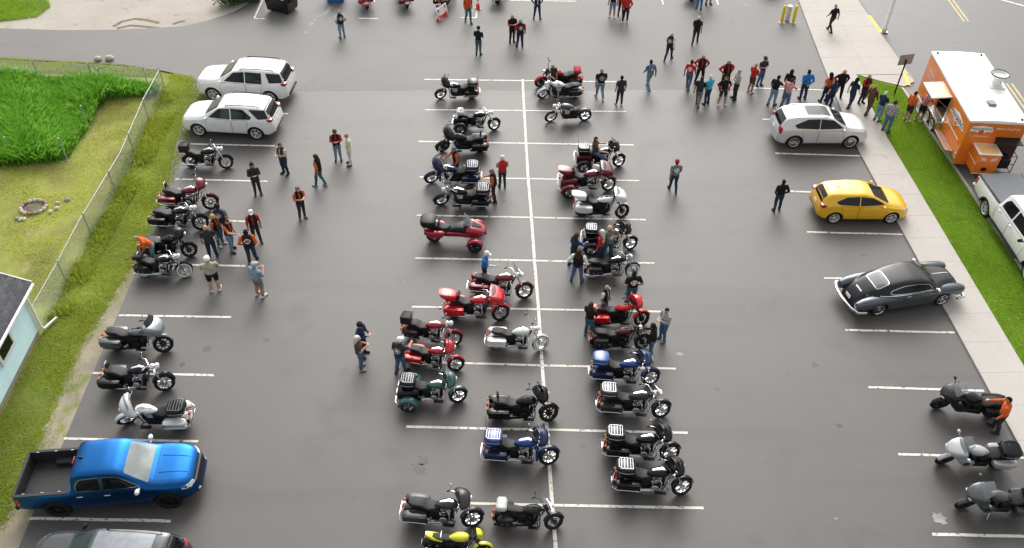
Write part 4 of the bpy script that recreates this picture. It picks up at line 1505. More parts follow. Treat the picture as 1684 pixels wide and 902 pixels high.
bike((887.5, 575.6), (816, 572), 'white cruiser with white saddlebags and high handlebar beside the dividing line', (.62, .64, .62), bags='hard', shield=False, bar='ape', ww=True, wheels='wire')
bike((753, 659.6), (673, 676.7), 'dark green trike with chrome luggage rack and green fenders', (.03, .1, .09), fair='bat', bags=None, trike=True, tour='std', tourcol=BLK, col2=BLK)
bike((901, 691), (819, 688.5), 'blacked out bagger crossing the dividing line below the white high handlebar cruiser', BLK, fair='bat', bags='hard', trim='black', sissy=True, shield='dark')
bike((901, 762), (814, 756), 'blue full dress tourer with chrome luggage rack beside the dividing line', BLU, fair='bat', tour='std', col2=NAVY, lowers=True, front_col=(.008, .02, .07))
bike((776, 864), (684, 856), 'dark grey bagger with chrome bag rails near the bottom edge', (.035, .038, .045), fair='bat', bags='hard', shield=False, guard=True)
bike((909, 868), (828, 862), 'black standard motorcycle with pale tail box on the bottom dividing line', (.018, .02, .02), bags='soft', tour='roll', tourcol=(.5, .5, .48), trim='black', shield=True, wheels='wire', seat='flat', lean=-7)
sportbike((793, 914), (715, 908), 'yellow naked sport motorcycle cut off by the bottom edge', (.62, .62, .03), naked=True, dark=True)
# ---- centre, right column
bike((888, 143.5), (946, 143), 'red custom cruiser with red rear pack behind the white cruiser', RED, bags='soft', tour='roll', tourcol=(.35, .02, .03), shield=False, trim='black', guard=False)
bike((893, 162), (946, 161), 'white cruiser with black saddlebags facing left near the top', (.7, .7, .69), bags='soft', shield=False, tour=None, guard=False)
chopper((906, 200.8), (961, 197.8), 'bare rigid chopper with high handlebar facing left', (.06, .06, .065))
rider_bike = bike((1016, 273.5), (960.6, 284), 'black and maroon trike with luggage rack and a seated rider', BLK, fair='bat', trike=True, bags=None, tour='std', col2=(.05, .006, .01))
bike((999, 313), (935, 326.4), 'dark maroon trike with swept trunk below the ridden trike', (.1, .006, .014), fair='shark', trike=True, bags=None, tour='v')
bike((1021, 358), (957, 355.5), 'white tourer with swept white trunk and saddlebags', (.72, .72, .71), fair='shark', tour='v', bags='hard', guard=False, trim='black')
bike((1034.6, 409.5), (972, 420), 'black trike with chrome luggage rack hemmed in by standing people', BLK, fair='bat', trike=True, bags=None, tour='std')
bike((1038, 455), (974, 456), 'black cruiser with whitewall front tyre and long chrome pipes', BLK, bags='soft', shield=True, ww=True, wheels='wire', tour=None)
bike((1053, 535), (983, 534), 'bright red batwing bagger in the right centre column', (.55, .012, .014), fair='bat', bags='hard', trim='black', shield=False, guard=False)
bike((1054, 573), (984, 572.5), 'dark red and black cruiser with square black saddlebags below the red batwing bagger', (.07, .007, .01), front_col=BLK, bags='soft', shield=False, trim='black', guard=False)
bike((1067, 632), (987, 626), 'blue and black full dress tourer parked across a stall line right of centre', (.01, .05, .2), fair='bat', tour='std', trim='chrome', front_col=(.008, .03, .1), col2=NAVY, rackz=False)
bike((1084.5, 685), (1000, 679), 'black tourer with tall clear windshield and rear rack below the blue tourer', (.03, .03, .032), tour='std', shield=True, bags='hard')
bike((1099, 756), (1010, 750), 'black and chrome batwing tourer, upper of the nearest pair right of the dividing line', BLK, fair='bat', tour='std')
bike((1118, 811.6), (1027, 805), 'black and chrome batwing tourer, lower of the nearest pair right of the dividing line', BLK, fair='bat', tour='std')
# ---- right row
sportbike((1538.6, 672), (1627, 684), 'black sport tourer facing left beside the person in orange', (.015, .016, .018), trunk=False)
sportbike((1542, 763), (1640, 766), 'silver sport tourer facing left with black trunk', (.4, .41, .42), trunk=True)
sportbike((1577, 836), (1675, 841), 'dark grey sport tourer facing left, nearest to the bottom right corner', (.055, .06, .065), trunk=True)
# ---- along the top edge
bike((600, -22), (607, 29), 'red tourer seen from behind at the top edge', RED, fair='bat', tour='std', rackz=False)
bike((654, -18), (675, 24), 'dark maroon motorcycle seen from behind at the top edge', (.1, .01, .018), bags='hard', shield=False, tour=None, guard=False)
bike((752, -10), (724, 22), 'black tourer at the top edge behind the white barrier panel', BLK, fair='bat', tour=None, bags='hard', trim='black')
bike((830, -24), (816, 18), 'black bagger seen from behind at the top edge beside the cone', BLK, fair='bat', bags='hard', trim='chrome')
bike((1150, -26), (1134, 11), 'black and dark red motorcycle cut off by the top edge', (.05, .008, .01), fair='bat', bags='hard', trim='black')

# ================================================================== cars
def smooth_interp(keys, xs, k=2):
    kx = [a for a, _ in keys]
    kv = [b for _, b in keys]
    v = np.interp(xs, kx, kv)
    for _ in range(k):
        u = v.copy()
        u[1:-1] = .25 * v[:-2] + .5 * v[1:-1] + .25 * v[2:]
        v = u
    return v


def eval_mesh(o):
    dg = bpy.context.evaluated_depsgraph_get()
    return bpy.data.meshes.new_from_object(o.evaluated_get(dg))


def car_body(sp, nst=64):
    x0, x1 = sp['zt'][0][0], sp['zt'][-1][0]
    xs = sorted(set(list(np.linspace(x0, x1, nst)) + sp.get('xst', [])))
    xs = np.array(xs)
    k = sp.get('sm', 2)
    zt = smooth_interp(sp['zt'], xs, k)
    zs = smooth_interp(sp['zs'], xs, k)
    w_ = smooth_interp(sp['w'], xs, k)
    wt = smooth_interp(sp['wt'], xs, k)
    zb = smooth_interp(sp['zb'], xs, 1)
    mb = MB()
    secs = []
    for x, T, S, W, WT, B in zip(xs, zt, zs, w_, wt, zb):
        S = min(S, T - .02)
        B = min(B, S - .1)
        h = S - B
        cr = min(.05, (T - S) * .35)
        WT = min(WT, W * .96)
        half = [(W * .86, B), (W * .96, B + h * .1), (W * .995, B + h * .3), (W, B + h * .55), (W * .985, B + h * .8), (W * .965, B + h * .93), (W * .945, S),
                (W * .94 + (WT - W * .94) * .33, S + (T - cr - S) * .33), (W * .94 + (WT - W * .94) * .67, S + (T - cr - S) * .68), (WT, T - cr), (WT * .93, T - cr * .55), (WT * .72, T - cr * .2), (WT * .36, T - .004)]
        ring = [(x, y_, z) for y_, z in half] + [(x, 0, T)] + [(x, -y_, z) for y_, z in half[::-1]]
        secs.append(ring)
    mb.loft(secs)
    return mb


def panel(sp, bvh, name, poly, axis, mat, par, off=.005, grid=.12, both=False, skirt=.02):
    """a sheet cut to a 2D outline and laid on the body: side ('y'), top ('z'), front/back ('x+', 'x-')"""
    outs = []
    for sgn in ((1, -1) if both else (1,)):
        bm = bmesh.new()
        if axis == 'y':
            vs = [bm.verts.new((p[0], 3 * sgn, p[1])) for p in poly]
            d, ax = Vector((0, -sgn, 0)), (0, 2)
        elif axis == 'z':
            vs = [bm.verts.new((p[0], p[1] * sgn, 4)) for p in poly]
            d, ax = Vector((0, 0, -1)), (0, 1)
        else:
            s_ = 1 if axis == 'x+' else -1
            vs = [bm.verts.new((5 * s_, p[0] * sgn, p[1])) for p in poly]
            d, ax = Vector((-s_, 0, 0)), (1, 2)
        bm.faces.new(vs)
        for a in ax:
            lo = min(v.co[a] for v in bm.verts)
            hi = max(v.co[a] for v in bm.verts)
            n = max(1, int((hi - lo) / grid))
            for k in range(1, n + 1):
                c = lo + (hi - lo) * k / (n + 1)
                pc, pn = [0, 0, 0], [0, 0, 0]
                pc[a] = c
                pn[a] = 1
                bmesh.ops.bisect_plane(bm, geom=bm.verts[:] + bm.edges[:] + bm.faces[:], plane_co=pc, plane_no=pn)
        hits = {}
        dead = []
        for v in bm.verts:
            h, n_, i_, dd = bvh.ray_cast(v.co, d)
            if h is None:
                dead.append(v)
                continue
            if n_.dot(d) > 0:
                n_ = -n_
            v.co = h + n_ * off
            hits[v] = n_
        if dead:
            bmesh.ops.delete(bm, geom=dead, context='VERTS')
        if not bm.faces:
            bm.free()
            continue
        be = [e for e in bm.edges if e.is_boundary]
        nm = {v: hits[v] for e in be for v in e.verts}
        co = {tuple(round(q, 5) for q in v.co): nm[v] for v in nm}
        ex = bmesh.ops.extrude_edge_only(bm, edges=be)
        for v in ex['geom']:
            if isinstance(v, bmesh.types.BMVert):
                n_ = co.get(tuple(round(q, 5) for q in v.co))
                if n_:
                    v.co -= n_ * skirt
        bmesh.ops.recalc_face_normals(bm, faces=bm.faces)
        # keep outward
        cf = max(bm.faces, key=lambda f: f.calc_area())
        if cf.normal.dot(d) > 0:
            bmesh.ops.reverse_faces(bm, faces=bm.faces)
        me = bpy.data.meshes.new(name)
        bm.to_mesh(me)
        bm.free()
        me.materials.append(mat)
        me.shade_smooth()
        me.set_sharp_from_angle(angle=R(50))
        outs.append(link(name, me, par))
    return outs


def rpoly(pts, r=.05, n=3):
    """round the corners of an outline"""
    out = []
    N = len(pts)
    for i in range(N):
        p = Vector((*pts[i], 0))
        a = Vector((*pts[i - 1], 0)) - p
        b = Vector((*pts[(i + 1) % N], 0)) - p
        ra = min(r, a.length * .45)
        rb = min(r, b.length * .45)
        A, B = p + a.normalized() * ra, p + b.normalized() * rb
        for k in range(n + 1):
            t = k / n
            q = A * (1 - t) ** 2 + p * 2 * t * (1 - t) + B * t * t
            out.append((q.x, q.y))
    return out


def grow(poly, d):
    cx = sum(p[0] for p in poly) / len(poly)
    cy = sum(p[1] for p in poly) / len(poly)
    out = []
    N = len(poly)
    area = sum(poly[i][0] * poly[(i + 1) % N][1] - poly[(i + 1) % N][0] * poly[i][1] for i in range(N))
    s = 1 if area > 0 else -1
    for i in range(N):
        a = Vector(poly[i - 1])
        p = Vector(poly[i])
        b = Vector(poly[(i + 1) % N])
        e1 = (p - a)
        e2 = (b - p)
        n1 = Vector((e1.y, -e1.x)).normalized() if e1.length > 1e-6 else Vector((0, 0))
        n2 = Vector((e2.y, -e2.x)).normalized() if e2.length > 1e-6 else Vector((0, 0))
        n = n1 + n2
        if n.length > 1e-6:
            n = n.normalized()
        out.append((p.x + n.x * d * s, p.y + n.y * d * s))
    return out


def carwheel_rim(r, w_, n, mat2=None):
    mb = MB()
    ri = r * .7
    mb.lathe([(ri + .015, w_ * .46), (ri - .01, w_ * .48), (ri - .025, w_ * .4), (ri - .03, -w_ * .2), (ri + .01, -w_ * .4)], n=24, close=True)
    mb.lathe([(0, w_ * .42), (.05, w_ * .42), (.065, w_ * .36), (.065, 0)], n=12)
    for k in range(n):
        a = 2 * pi * k / n
        ca, sa = math.cos(a), math.sin(a)
        q = []
        for rr, ww, yv in ((.04, .07, w_ * .38), (ri * .6, .055, w_ * .36), (ri, .085, w_ * .42)):
            q.append([(rr * ca - ww * .5 * sa, yv, rr * sa + ww * .5 * ca), (rr * ca - ww * .4 * sa, yv - .05, rr * sa + ww * .4 * ca), (rr * ca + ww * .4 * sa, yv - .05, rr * sa - ww * .4 * ca), (rr * ca + ww * .5 * sa, yv, rr * sa - ww * .5 * ca)])
        mb.loft(q)
    return mb


def car(sp, F, Rr, label, cat, near=-1, name='car', heading=None, group=None):
    """F, Rr: where the front and rear wheels nearest the viewer touch the ground; near: which side (-1 right, +1 left) they are on"""
    f, r_ = g(*F), g(*Rr)
    ax_f, ax_r = sp['ax']
    d = f - r_
    ang = math.atan2(d.y, d.x) if heading is None else heading
    mid = (f + r_) / 2
    ca, sa = math.cos(ang), math.sin(ang)
    tr = sp['track']
    mx = (ax_f + ax_r) / 2
    s = sp.get('scale', min(1.06, max(.95, d.length / (ax_f - ax_r))))
    lx, ly = mx * s, near * tr * s
    loc = Vector((mid.x - (lx * ca - ly * sa), mid.y - (lx * sa + ly * ca), 0))
    root = thing(name, label, cat, loc, ang, group)
    root.scale = (s, s, s)
    P = sp['paint']
    # body with wheel arches cut out
    me = car_body(sp).mesh('body', 0)
    me.materials.append(P)
    me.materials.append(SATIN)
    body = link('body', me, root)
    tmp = []
    for ax in sp['ax']:
        cut = MB().lathe([(sp['wr'] * 1.16, 2), (sp['wr'] * 1.16, -2)], (ax, 0, sp['wr'] * 1.0), n=28)
        cm = cut.mesh('cut', 0)
        cm.materials.append(SATIN)
        tmp.append(link('cut', cm, root))
    for b in sp.get('cuts', []):
        cm = MB().box(*b).mesh('cut', 0)
        cm.materials.append(SATIN)
        tmp.append(link('cut', cm, root))
    # measure the closed body before cutting
    bmv = bmesh.new()
    bmv.from_mesh(me)
    bvh = BVHTree.FromBMesh(bmv)
    bmv.free()
    for t in tmp:
        md = body.modifiers.new('cut', 'BOOLEAN')
        md.operation = 'DIFFERENCE'
        md.object = t
        md.solver = 'EXACT'
        try:
            md.material_mode = 'TRANSFER'
        except Exception:
            pass
    bpy.context.view_layer.update()
    nm = eval_mesh(body)
    body.modifiers.clear()
    body.data = nm
    for t in tmp:
        bpy.data.objects.remove(t)
    nm.shade_smooth()
    nm.set_sharp_from_angle(angle=R(33))
    if sp.get('tone'):
        m2, fn = sp['tone']
        nm.materials.append(m2)
        k = len(nm.materials) - 1
        for p in nm.polygons:
            if p.material_index == 0 and fn(p.center):
                p.material_index = k
    # wheels
    for ax in sp['ax']:
        for s_ in (1, -1):
            w_ = part('wheel', 'ctyre%.2f' % sp['wr'], lambda: tyre_car(sp['wr'], .23), RUBBER, root, (ax, s_ * tr, sp['wr']), (0, 0, 0 if s_ > 0 else pi))
            part('rim', 'crim%.2f_%d' % (sp['wr'], sp['spokes']), lambda: carwheel_rim(sp['wr'], .23, sp['spokes']), sp.get('rim', RIMB), w_)
    D = dict(glass=GLASS, glassl=GLASSL, red=REDL, lamp=LAMP, seam=SEAM, chrome=CHROME, paint=P, plate=WHITEP, satin=SATIN, amber=AMBER, steel=STEEL)
    D.update(sp.get('mats', {}))
    doors = []
    for it in sp['panels']:
        nme, mk, axn, poly, both = it[:5]
        off = it[5] if len(it) > 5 else .005
        if nme == 'door':
            panel(sp, bvh, 'door_gap', grow(poly, .014), axn, SEAM, root, .002, both=both)
            doors += panel(sp, bvh, 'door', poly, axn, D[mk], root, .006, both=both)
        else:
            if len(it) > 6:
                tr_ = it[6]
                fr = panel(sp, bvh, nme + '_trim', grow(poly, tr_[1]), axn, D[tr_[0]], root, off - .003, both=both)
            panel(sp, bvh, nme, poly, axn, D[mk], root, off, both=both)
    for i, (hx, hz) in enumerate(sp.get('handles', [])):
        for s_ in (1, -1):
            h, n_, _, _ = bvh.ray_cast(Vector((hx, 3 * s_, hz)), Vector((0, -s_, 0)))
            if h:
                dd = [q for q in doors]
                own = min(dd, key=lambda q: (Vector(q.bound_box[0]) * .5 + Vector(q.bound_box[6]) * .5 - h).length) if dd else root
                obj('handle', MB().box(h + n_ * .025, (.2, .035, .035), .012), D[sp.get('hmat', 'chrome')], own)
    mx_, my_, mz_ = sp['mirror']
    for s_ in (1, -1):
        o = obj('mirror', MB().box((mx_, s_ * my_, mz_), (.13, .2, .15), .045).tube([(mx_ + .02, s_ * (my_ - .18), mz_ - .05), (mx_ + .02, s_ * my_, mz_ - .03)], .025, 6), D[sp.get('mmat', 'paint')], root)
    for nme, mk, mb in sp.get('extra', []):
        (objs if nme in SPLIT else obj)(nme, mb, D[mk], root)
    return root


RIMB = M('bright_alloy_wheel', (.62, .62, .62), .4, .4, 0, .08)
SPLIT = {'roof_rail', 'bed_rail', 'tie_down', 'running_board', 'wheel_lip', 'rear_fender', 'front_fender', 'headlight', 'tail_light', 'wheel_well'}


def tyre_car(r, w_):
    return MB().lathe([(r * .68, w_ * .42), (r * .8, w_ * .5), (r * .93, w_ * .49), (r, w_ * .34), (r, -w_ * .34), (r * .93, -w_ * .49), (r * .8, -w_ * .5), (r * .68, -w_ * .42)], n=30, close=True)


def rails(x0, x1, yv, z0, mat='satin', z1=None):
    mb = MB()
    for s_ in (-1, 1):
        mb.tube([(x0, s_ * yv, z0 - .06), (x0 + .1, s_ * yv, z0), ((x0 + x1) / 2, s_ * yv, (z0 + (z1 or z0)) / 2 + .015), (x1 - .1, s_ * yv, z1 or z0), (x1, s_ * yv, (z1 or z0) - .06)], .022, 6)
    return ('roof_rail', mat, mb)


def tails(x, y_, z, dx, dy, dz):
    mb = MB()
    for s_ in (-1, 1):
        mb.loft([[(x + dx * .5, s_ * (y_ + dy * .28), z + dz * .1 + q) for q in (-.03, .03)] + [(x + dx * .5, s_ * (y_ - .1), z + dz * .1 + q) for q in (.03, -.03)],
                 [(x + dx * .1, s_ * (y_ + dy * .42), z + q) for q in (-dz * .45, dz * .45)] + [(x + dx * .1, s_ * (y_ - .1), z + q) for q in (dz * .45, -dz * .45)],
                 [(x - dx * .35, s_ * (y_ + dy * .2), z + q) for q in (-dz * .5, dz * .5)] + [(x - dx * .35, s_ * (y_ - .15), z + q) for q in (dz * .5, -dz * .5)],
                 [(x - dx * .55, s_ * (y_ - dy * .1), z + q) for q in (-dz * .4, dz * .3)] + [(x - dx * .55, s_ * (y_ - .2), z + q) for q in (dz * .3, -dz * .4)]])
    return ('tail_light', 'red', mb)


WCAR = M('white_car_paint', (.74, .74, .735), .3, 0, .6, .03, 2)

SUV = dict(
    zt=[(-2.4, .78), (-2.37, 1.0), (-2.25, 1.2), (-2.0, 1.6), (-1.7, 1.655), (-1.0, 1.69), (-.2, 1.69), (.25, 1.6), (.7, 1.34), (1.05, 1.14), (1.25, 1.1), (1.8, 1.04), (2.15, .94), (2.3, .78), (2.36, .55)],
    zs=[(-2.4, .7), (-2.3, 1.02), (-1.6, 1.1), (0, 1.05), (1.05, 1.0), (1.8, .93), (2.15, .82), (2.36, .5)],
    w=[(-2.4, .7), (-2.33, .82), (-2.1, .89), (-1.4, .925), (0, .92), (1.4, .925), (1.9, .88), (2.15, .78), (2.3, .62), (2.36, .5)],
    wt=[(-2.4, .58), (-2.2, .64), (-1.9, .62), (-1, .66), (.1, .655), (.6, .68), (1.05, .74), (1.3, .76), (1.9, .7), (2.2, .58), (2.36, .42)],
    zb=[(-2.4, .42), (-2.1, .26), (0, .22), (2.0, .26), (2.36, .32)],
    ax=(1.41, -1.45), wr=.36, track=.79, spokes=5, mirror=(.88, .98, 1.12), paint=WCAR,
    handles=[(.1, .92), (-.85, .95)], hmat='paint',
    extra=[rails(-1.75, -.1, .6, 1.72), tails(-2.2, .76, 1.08, .24, .2, .15), ('hitch_bumper', 'satin', MB().box((-2.36, 0, .45), (.12, 1.2, .12), .04))],
    panels=[('windshield', 'glassl', 'z', rpoly([(1.0, -.66), (1.0, .66), (.33, .56), (.33, -.56)], .08), False),
            ('rear_window', 'glass', 'x-', rpoly([(-.68, 1.1), (.68, 1.1), (.56, 1.56), (-.56, 1.56)], .06), False),
            ('window', 'glass', 'y', rpoly([(.8, 1.1), (.26, 1.52), (-.3, 1.58), (-.3, 1.08)], .04), True),
            ('window', 'glass', 'y', rpoly([(-.35, 1.08), (-.35, 1.58), (-.95, 1.56), (-1.36, 1.22), (-1.28, 1.12)], .04), True),
            ('quarter_window', 'glass', 'y', rpoly([(-1.22, 1.57), (-2.0, 1.54), (-2.16, 1.16), (-1.66, 1.14)], .05), True),
            ('door', 'paint', 'y', rpoly([(.92, .4), (.95, .98), (.84, 1.04), (-.3, 1.04), (-.3, .36), (.85, .36)], .05), True),
            ('door', 'paint', 'y', rpoly([(-.36, .36), (-.36, 1.04), (-1.2, 1.06), (-1.1, .85), (-.98, .36)], .05), True),
            ('sill_trim', 'satin', 'y', [(-1.0, .25), (-1.0, .33), (.98, .33), (.98, .25)], True, .008),
            ('headlight', 'lamp', 'x+', rpoly([(.4, .74), (.66, .74), (.72, .9), (.5, .86)], .03), True),
            ('headlight', 'lamp', 'y', rpoly([(2.2, .72), (1.92, .86), (1.98, .92), (2.18, .86)], .03), True),
            ('grille', 'satin', 'x+', rpoly([(-.4, .5), (.4, .5), (.4, .74), (-.4, .74)], .04), False),
            ('license_plate', 'plate', 'x-', [(-.16, .8), (.16, .8), (.16, .93), (-.16, .93)], False, .012),
            ('tailgate_trim', 'chrome', 'x-', [(-.4, 1.0), (.4, 1.0), (.4, 1.03), (-.4, 1.03)], False, .009),
            ('hood_seam', 'seam', 'z', [(1.06, -.7), (1.045, -.7), (1.045, .7), (1.06, .7)], False, .003)])
SUV2 = dict(SUV)
SUV2['zt'] = [(-2.36, .8), (-2.33, 1.0), (-2.26, 1.25), (-2.08, 1.6), (-1.85, 1.67), (-1.0, 1.7), (-.2, 1.7), (.25, 1.62), (.65, 1.38), (.98, 1.17), (1.2, 1.13), (1.8, 1.09), (2.2, 1.02), (2.3, .85), (2.36, .55)]
SUV2['panels'] = [p for p in SUV['panels'] if p[0] not in ('window', 'quarter_window')] + [
    ('window', 'glass', 'y', rpoly([(.74, 1.1), (.24, 1.52), (-.3, 1.59), (-.3, 1.09)], .04), True),
    ('window', 'glass', 'y', rpoly([(-.35, 1.09), (-.35, 1.59), (-1.16, 1.58), (-1.16, 1.09)], .04), True),
    ('quarter_window', 'glass', 'y', rpoly([(-1.36, 1.58), (-2.05, 1.55), (-2.18, 1.16), (-1.52, 1.14)], .05), True)]
car(SUV2, (352, 164), (449, 170), 'white boxy SUV, the farther of the two parked at the grass corner', 'suv', near=1, name='parked_suv')
car(SUV, (330.5, 223), (424, 228.5), 'white rounded SUV, the nearer of the two parked at the grass corner', 'suv', near=1, name='parked_suv')
# dark grey one cut off by the bottom edge
GS = dict(SUV)
GS['paint'] = paint((.055, .06, .065), .3, .5)
GS['mats'] = {'roof': M('grey_roof', (.22, .24, .26), .25, .4, .6)}
GS['panels'] = SUV['panels'] + [('roof_panel', 'roof', 'z', rpoly([(.15, -.56), (.15, .56), (-1.6, .54), (-1.6, -.54)], .08), False, .006)]
GS['mmat'] = 'satin'
GS['extra'] = [rails(-1.75, -.1, .6, 1.72), tails(-2.24, .72, .98, .16, .16, .14)]
GS['scale'] = 1.0
car(GS, (90, 984), (250, 992), 'dark grey SUV with pale roof cut off by the bottom left edge', 'suv', near=1, name='parked_suv')

SRX = dict(SUV)
SRX['paint'] = M('silver_car_paint', (.62, .62, .63), .34, .3, .3, .03, 2)
SRX['zt'] = [(-2.38, .8), (-2.35, 1.06), (-2.25, 1.26), (-1.95, 1.6), (-1.7, 1.66), (-.8, 1.72), (-.1, 1.72), (.3, 1.62), (.75, 1.36), (1.1, 1.18), (1.3, 1.14), (1.8, 1.07), (2.15, .96), (2.32, .78), (2.38, .5)]
SRX['zs'] = [(-2.38, .7), (-2.3, 1.06), (-1.6, 1.16), (0, 1.1), (1.05, 1.04), (1.8, .96), (2.15, .84), (2.38, .5)]
SRX['panels'] = [p for p in SUV['panels'] if p[0] not in ('window', 'quarter_window', 'rear_window', 'windshield', 'tail_light')] + [
    ('windshield', 'glassl', 'z', rpoly([(1.05, -.66), (1.05, .66), (.4, .56), (.4, -.56)], .08), False),
    ('rear_window', 'glass', 'x-', rpoly([(-.62, 1.16), (.62, 1.16), (.5, 1.53), (-.5, 1.53)], .06), False),
    ('window', 'glass', 'y', rpoly([(.9, 1.14), (.34, 1.54), (-.3, 1.61), (-.3, 1.13)], .04), True),
    ('window', 'glass', 'y', rpoly([(-.34, 1.13), (-.34, 1.61), (-.95, 1.59), (-1.6, 1.32), (-1.45, 1.18)], .04), True),
    ('sunroof', 'sun', 'z', rpoly([(.22, -.44), (.22, .44), (-.95, .44), (-.95, -.44)], .05), False, .007)]
SRX['mats'] = {'sun': M('sunroof_glass', (.05, .054, .058), .35, 0, 0, .1, 3, .2)}
SRX['extra'] = [rails(-1.6, .1, .6, 1.67, 'steel'), tails(-2.22, .77, 1.02, .16, .2, .36)]
SRX['rim'] = CHROME
SRX['spokes'] = 9
SRX['wr'] = .38
SRX['handles'] = [(.1, .94), (-.9, .97)]
car(SRX, (1394, 243), (1302, 243), 'silver SUV with dark glass sunroof beside the food queue', 'suv', near=-1, name='parked_suv')

FOC = dict(
    zt=[(-2.1, .75), (-2.07, 1.0), (-1.98, 1.18), (-1.7, 1.4), (-1.45, 1.455), (-.7, 1.48), (-.05, 1.47), (.35, 1.36), (.85, 1.12), (1.15, 1.0), (1.4, .96), (1.8, .88), (2.05, .76), (2.2, .62), (2.26, .45)],
    zs=[(-2.1, .66), (-2.0, .95), (-1.5, 1.03), (0, .96), (1.1, .9), (1.7, .8), (2.05, .68), (2.26, .4)],
    w=[(-2.1, .66), (-2.05, .76), (-1.8, .86), (-1.3, .9), (0, .9), (1.3, .91), (1.75, .86), (2.0, .76), (2.18, .58), (2.26, .42)],
    wt=[(-2.1, .5), (-1.9, .55), (-1.5, .56), (-.7, .61), (0, .6), (.5, .63), (1.1, .7), (1.4, .7), (1.8, .62), (2.1, .48), (2.26, .36)],
    zb=[(-2.1, .36), (-1.8, .22), (0, .18), (1.8, .2), (2.26, .24)],
    ax=(1.33, -1.32), wr=.325, track=.77, spokes=5, mirror=(.78, .96, 1.0), paint=M('yellow_car_paint', (.78, .43, .012), .28, .1, .5, .04, 2),
    handles=[(-.05, .86), (-.95, .9)], hmat='paint',
    extra=[tails(-1.88, .73, .93, .3, .2, .17), ('roof_antenna', 'satin', MB().tube([(-1.15, 0, 1.45), (-1.3, 0, 1.58)], [.018, .006], 6))],
    panels=[('windshield', 'glassl', 'z', rpoly([(1.1, -.62), (1.1, .62), (.34, .5), (.34, -.5)], .08), False),
            ('rear_window', 'glass', 'x-', rpoly([(-.56, 1.02), (.56, 1.02), (.46, 1.34), (-.46, 1.34)], .07), False),
            ('window', 'glass', 'y', rpoly([(.88, 1.02), (.3, 1.3), (-.28, 1.38), (-.28, 1.0)], .04), True),
            ('window', 'glass', 'y', rpoly([(-.33, 1.0), (-.33, 1.38), (-.9, 1.36), (-1.4, 1.16), (-1.25, 1.06)], .04), True),
            ('door', 'paint', 'y', rpoly([(.9, .32), (.96, .85), (.9, .97), (-.28, .96), (-.28, .3), (.82, .3)], .05), True),
            ('door', 'paint', 'y', rpoly([(-.33, .3), (-.33, .96), (-1.18, 1.0), (-1.05, .8), (-.9, .3)], .05), True),
            ('headlight', 'lamp', 'x+', rpoly([(.36, .6), (.56, .58), (.62, .72), (.46, .72)], .03), True),
            ('headlight', 'lamp', 'y', rpoly([(2.1, .56), (1.66, .76), (1.72, .82), (2.06, .7)], .03), True),
            ('grille', 'satin', 'x+', rpoly([(-.36, .3), (.36, .3), (.3, .5), (-.3, .5)], .04), False),
            ('license_plate', 'plate', 'x-', [(-.16, .72), (.16, .72), (.16, .84), (-.16, .84)], False, .012),
            ('bumper_insert', 'satin', 'x-', rpoly([(-.6, .34), (.6, .34), (.6, .46), (-.6, .46)], .03), False),
            ('sill_trim', 'satin', 'y', [(-.95, .2), (-.95, .27), (.95, .27), (.95, .2)], True, .008)])
car(FOC, (1461, 366), (1368, 366), 'bright yellow hatchback parked nose to the sidewalk', 'car', near=-1, name='parked_car')

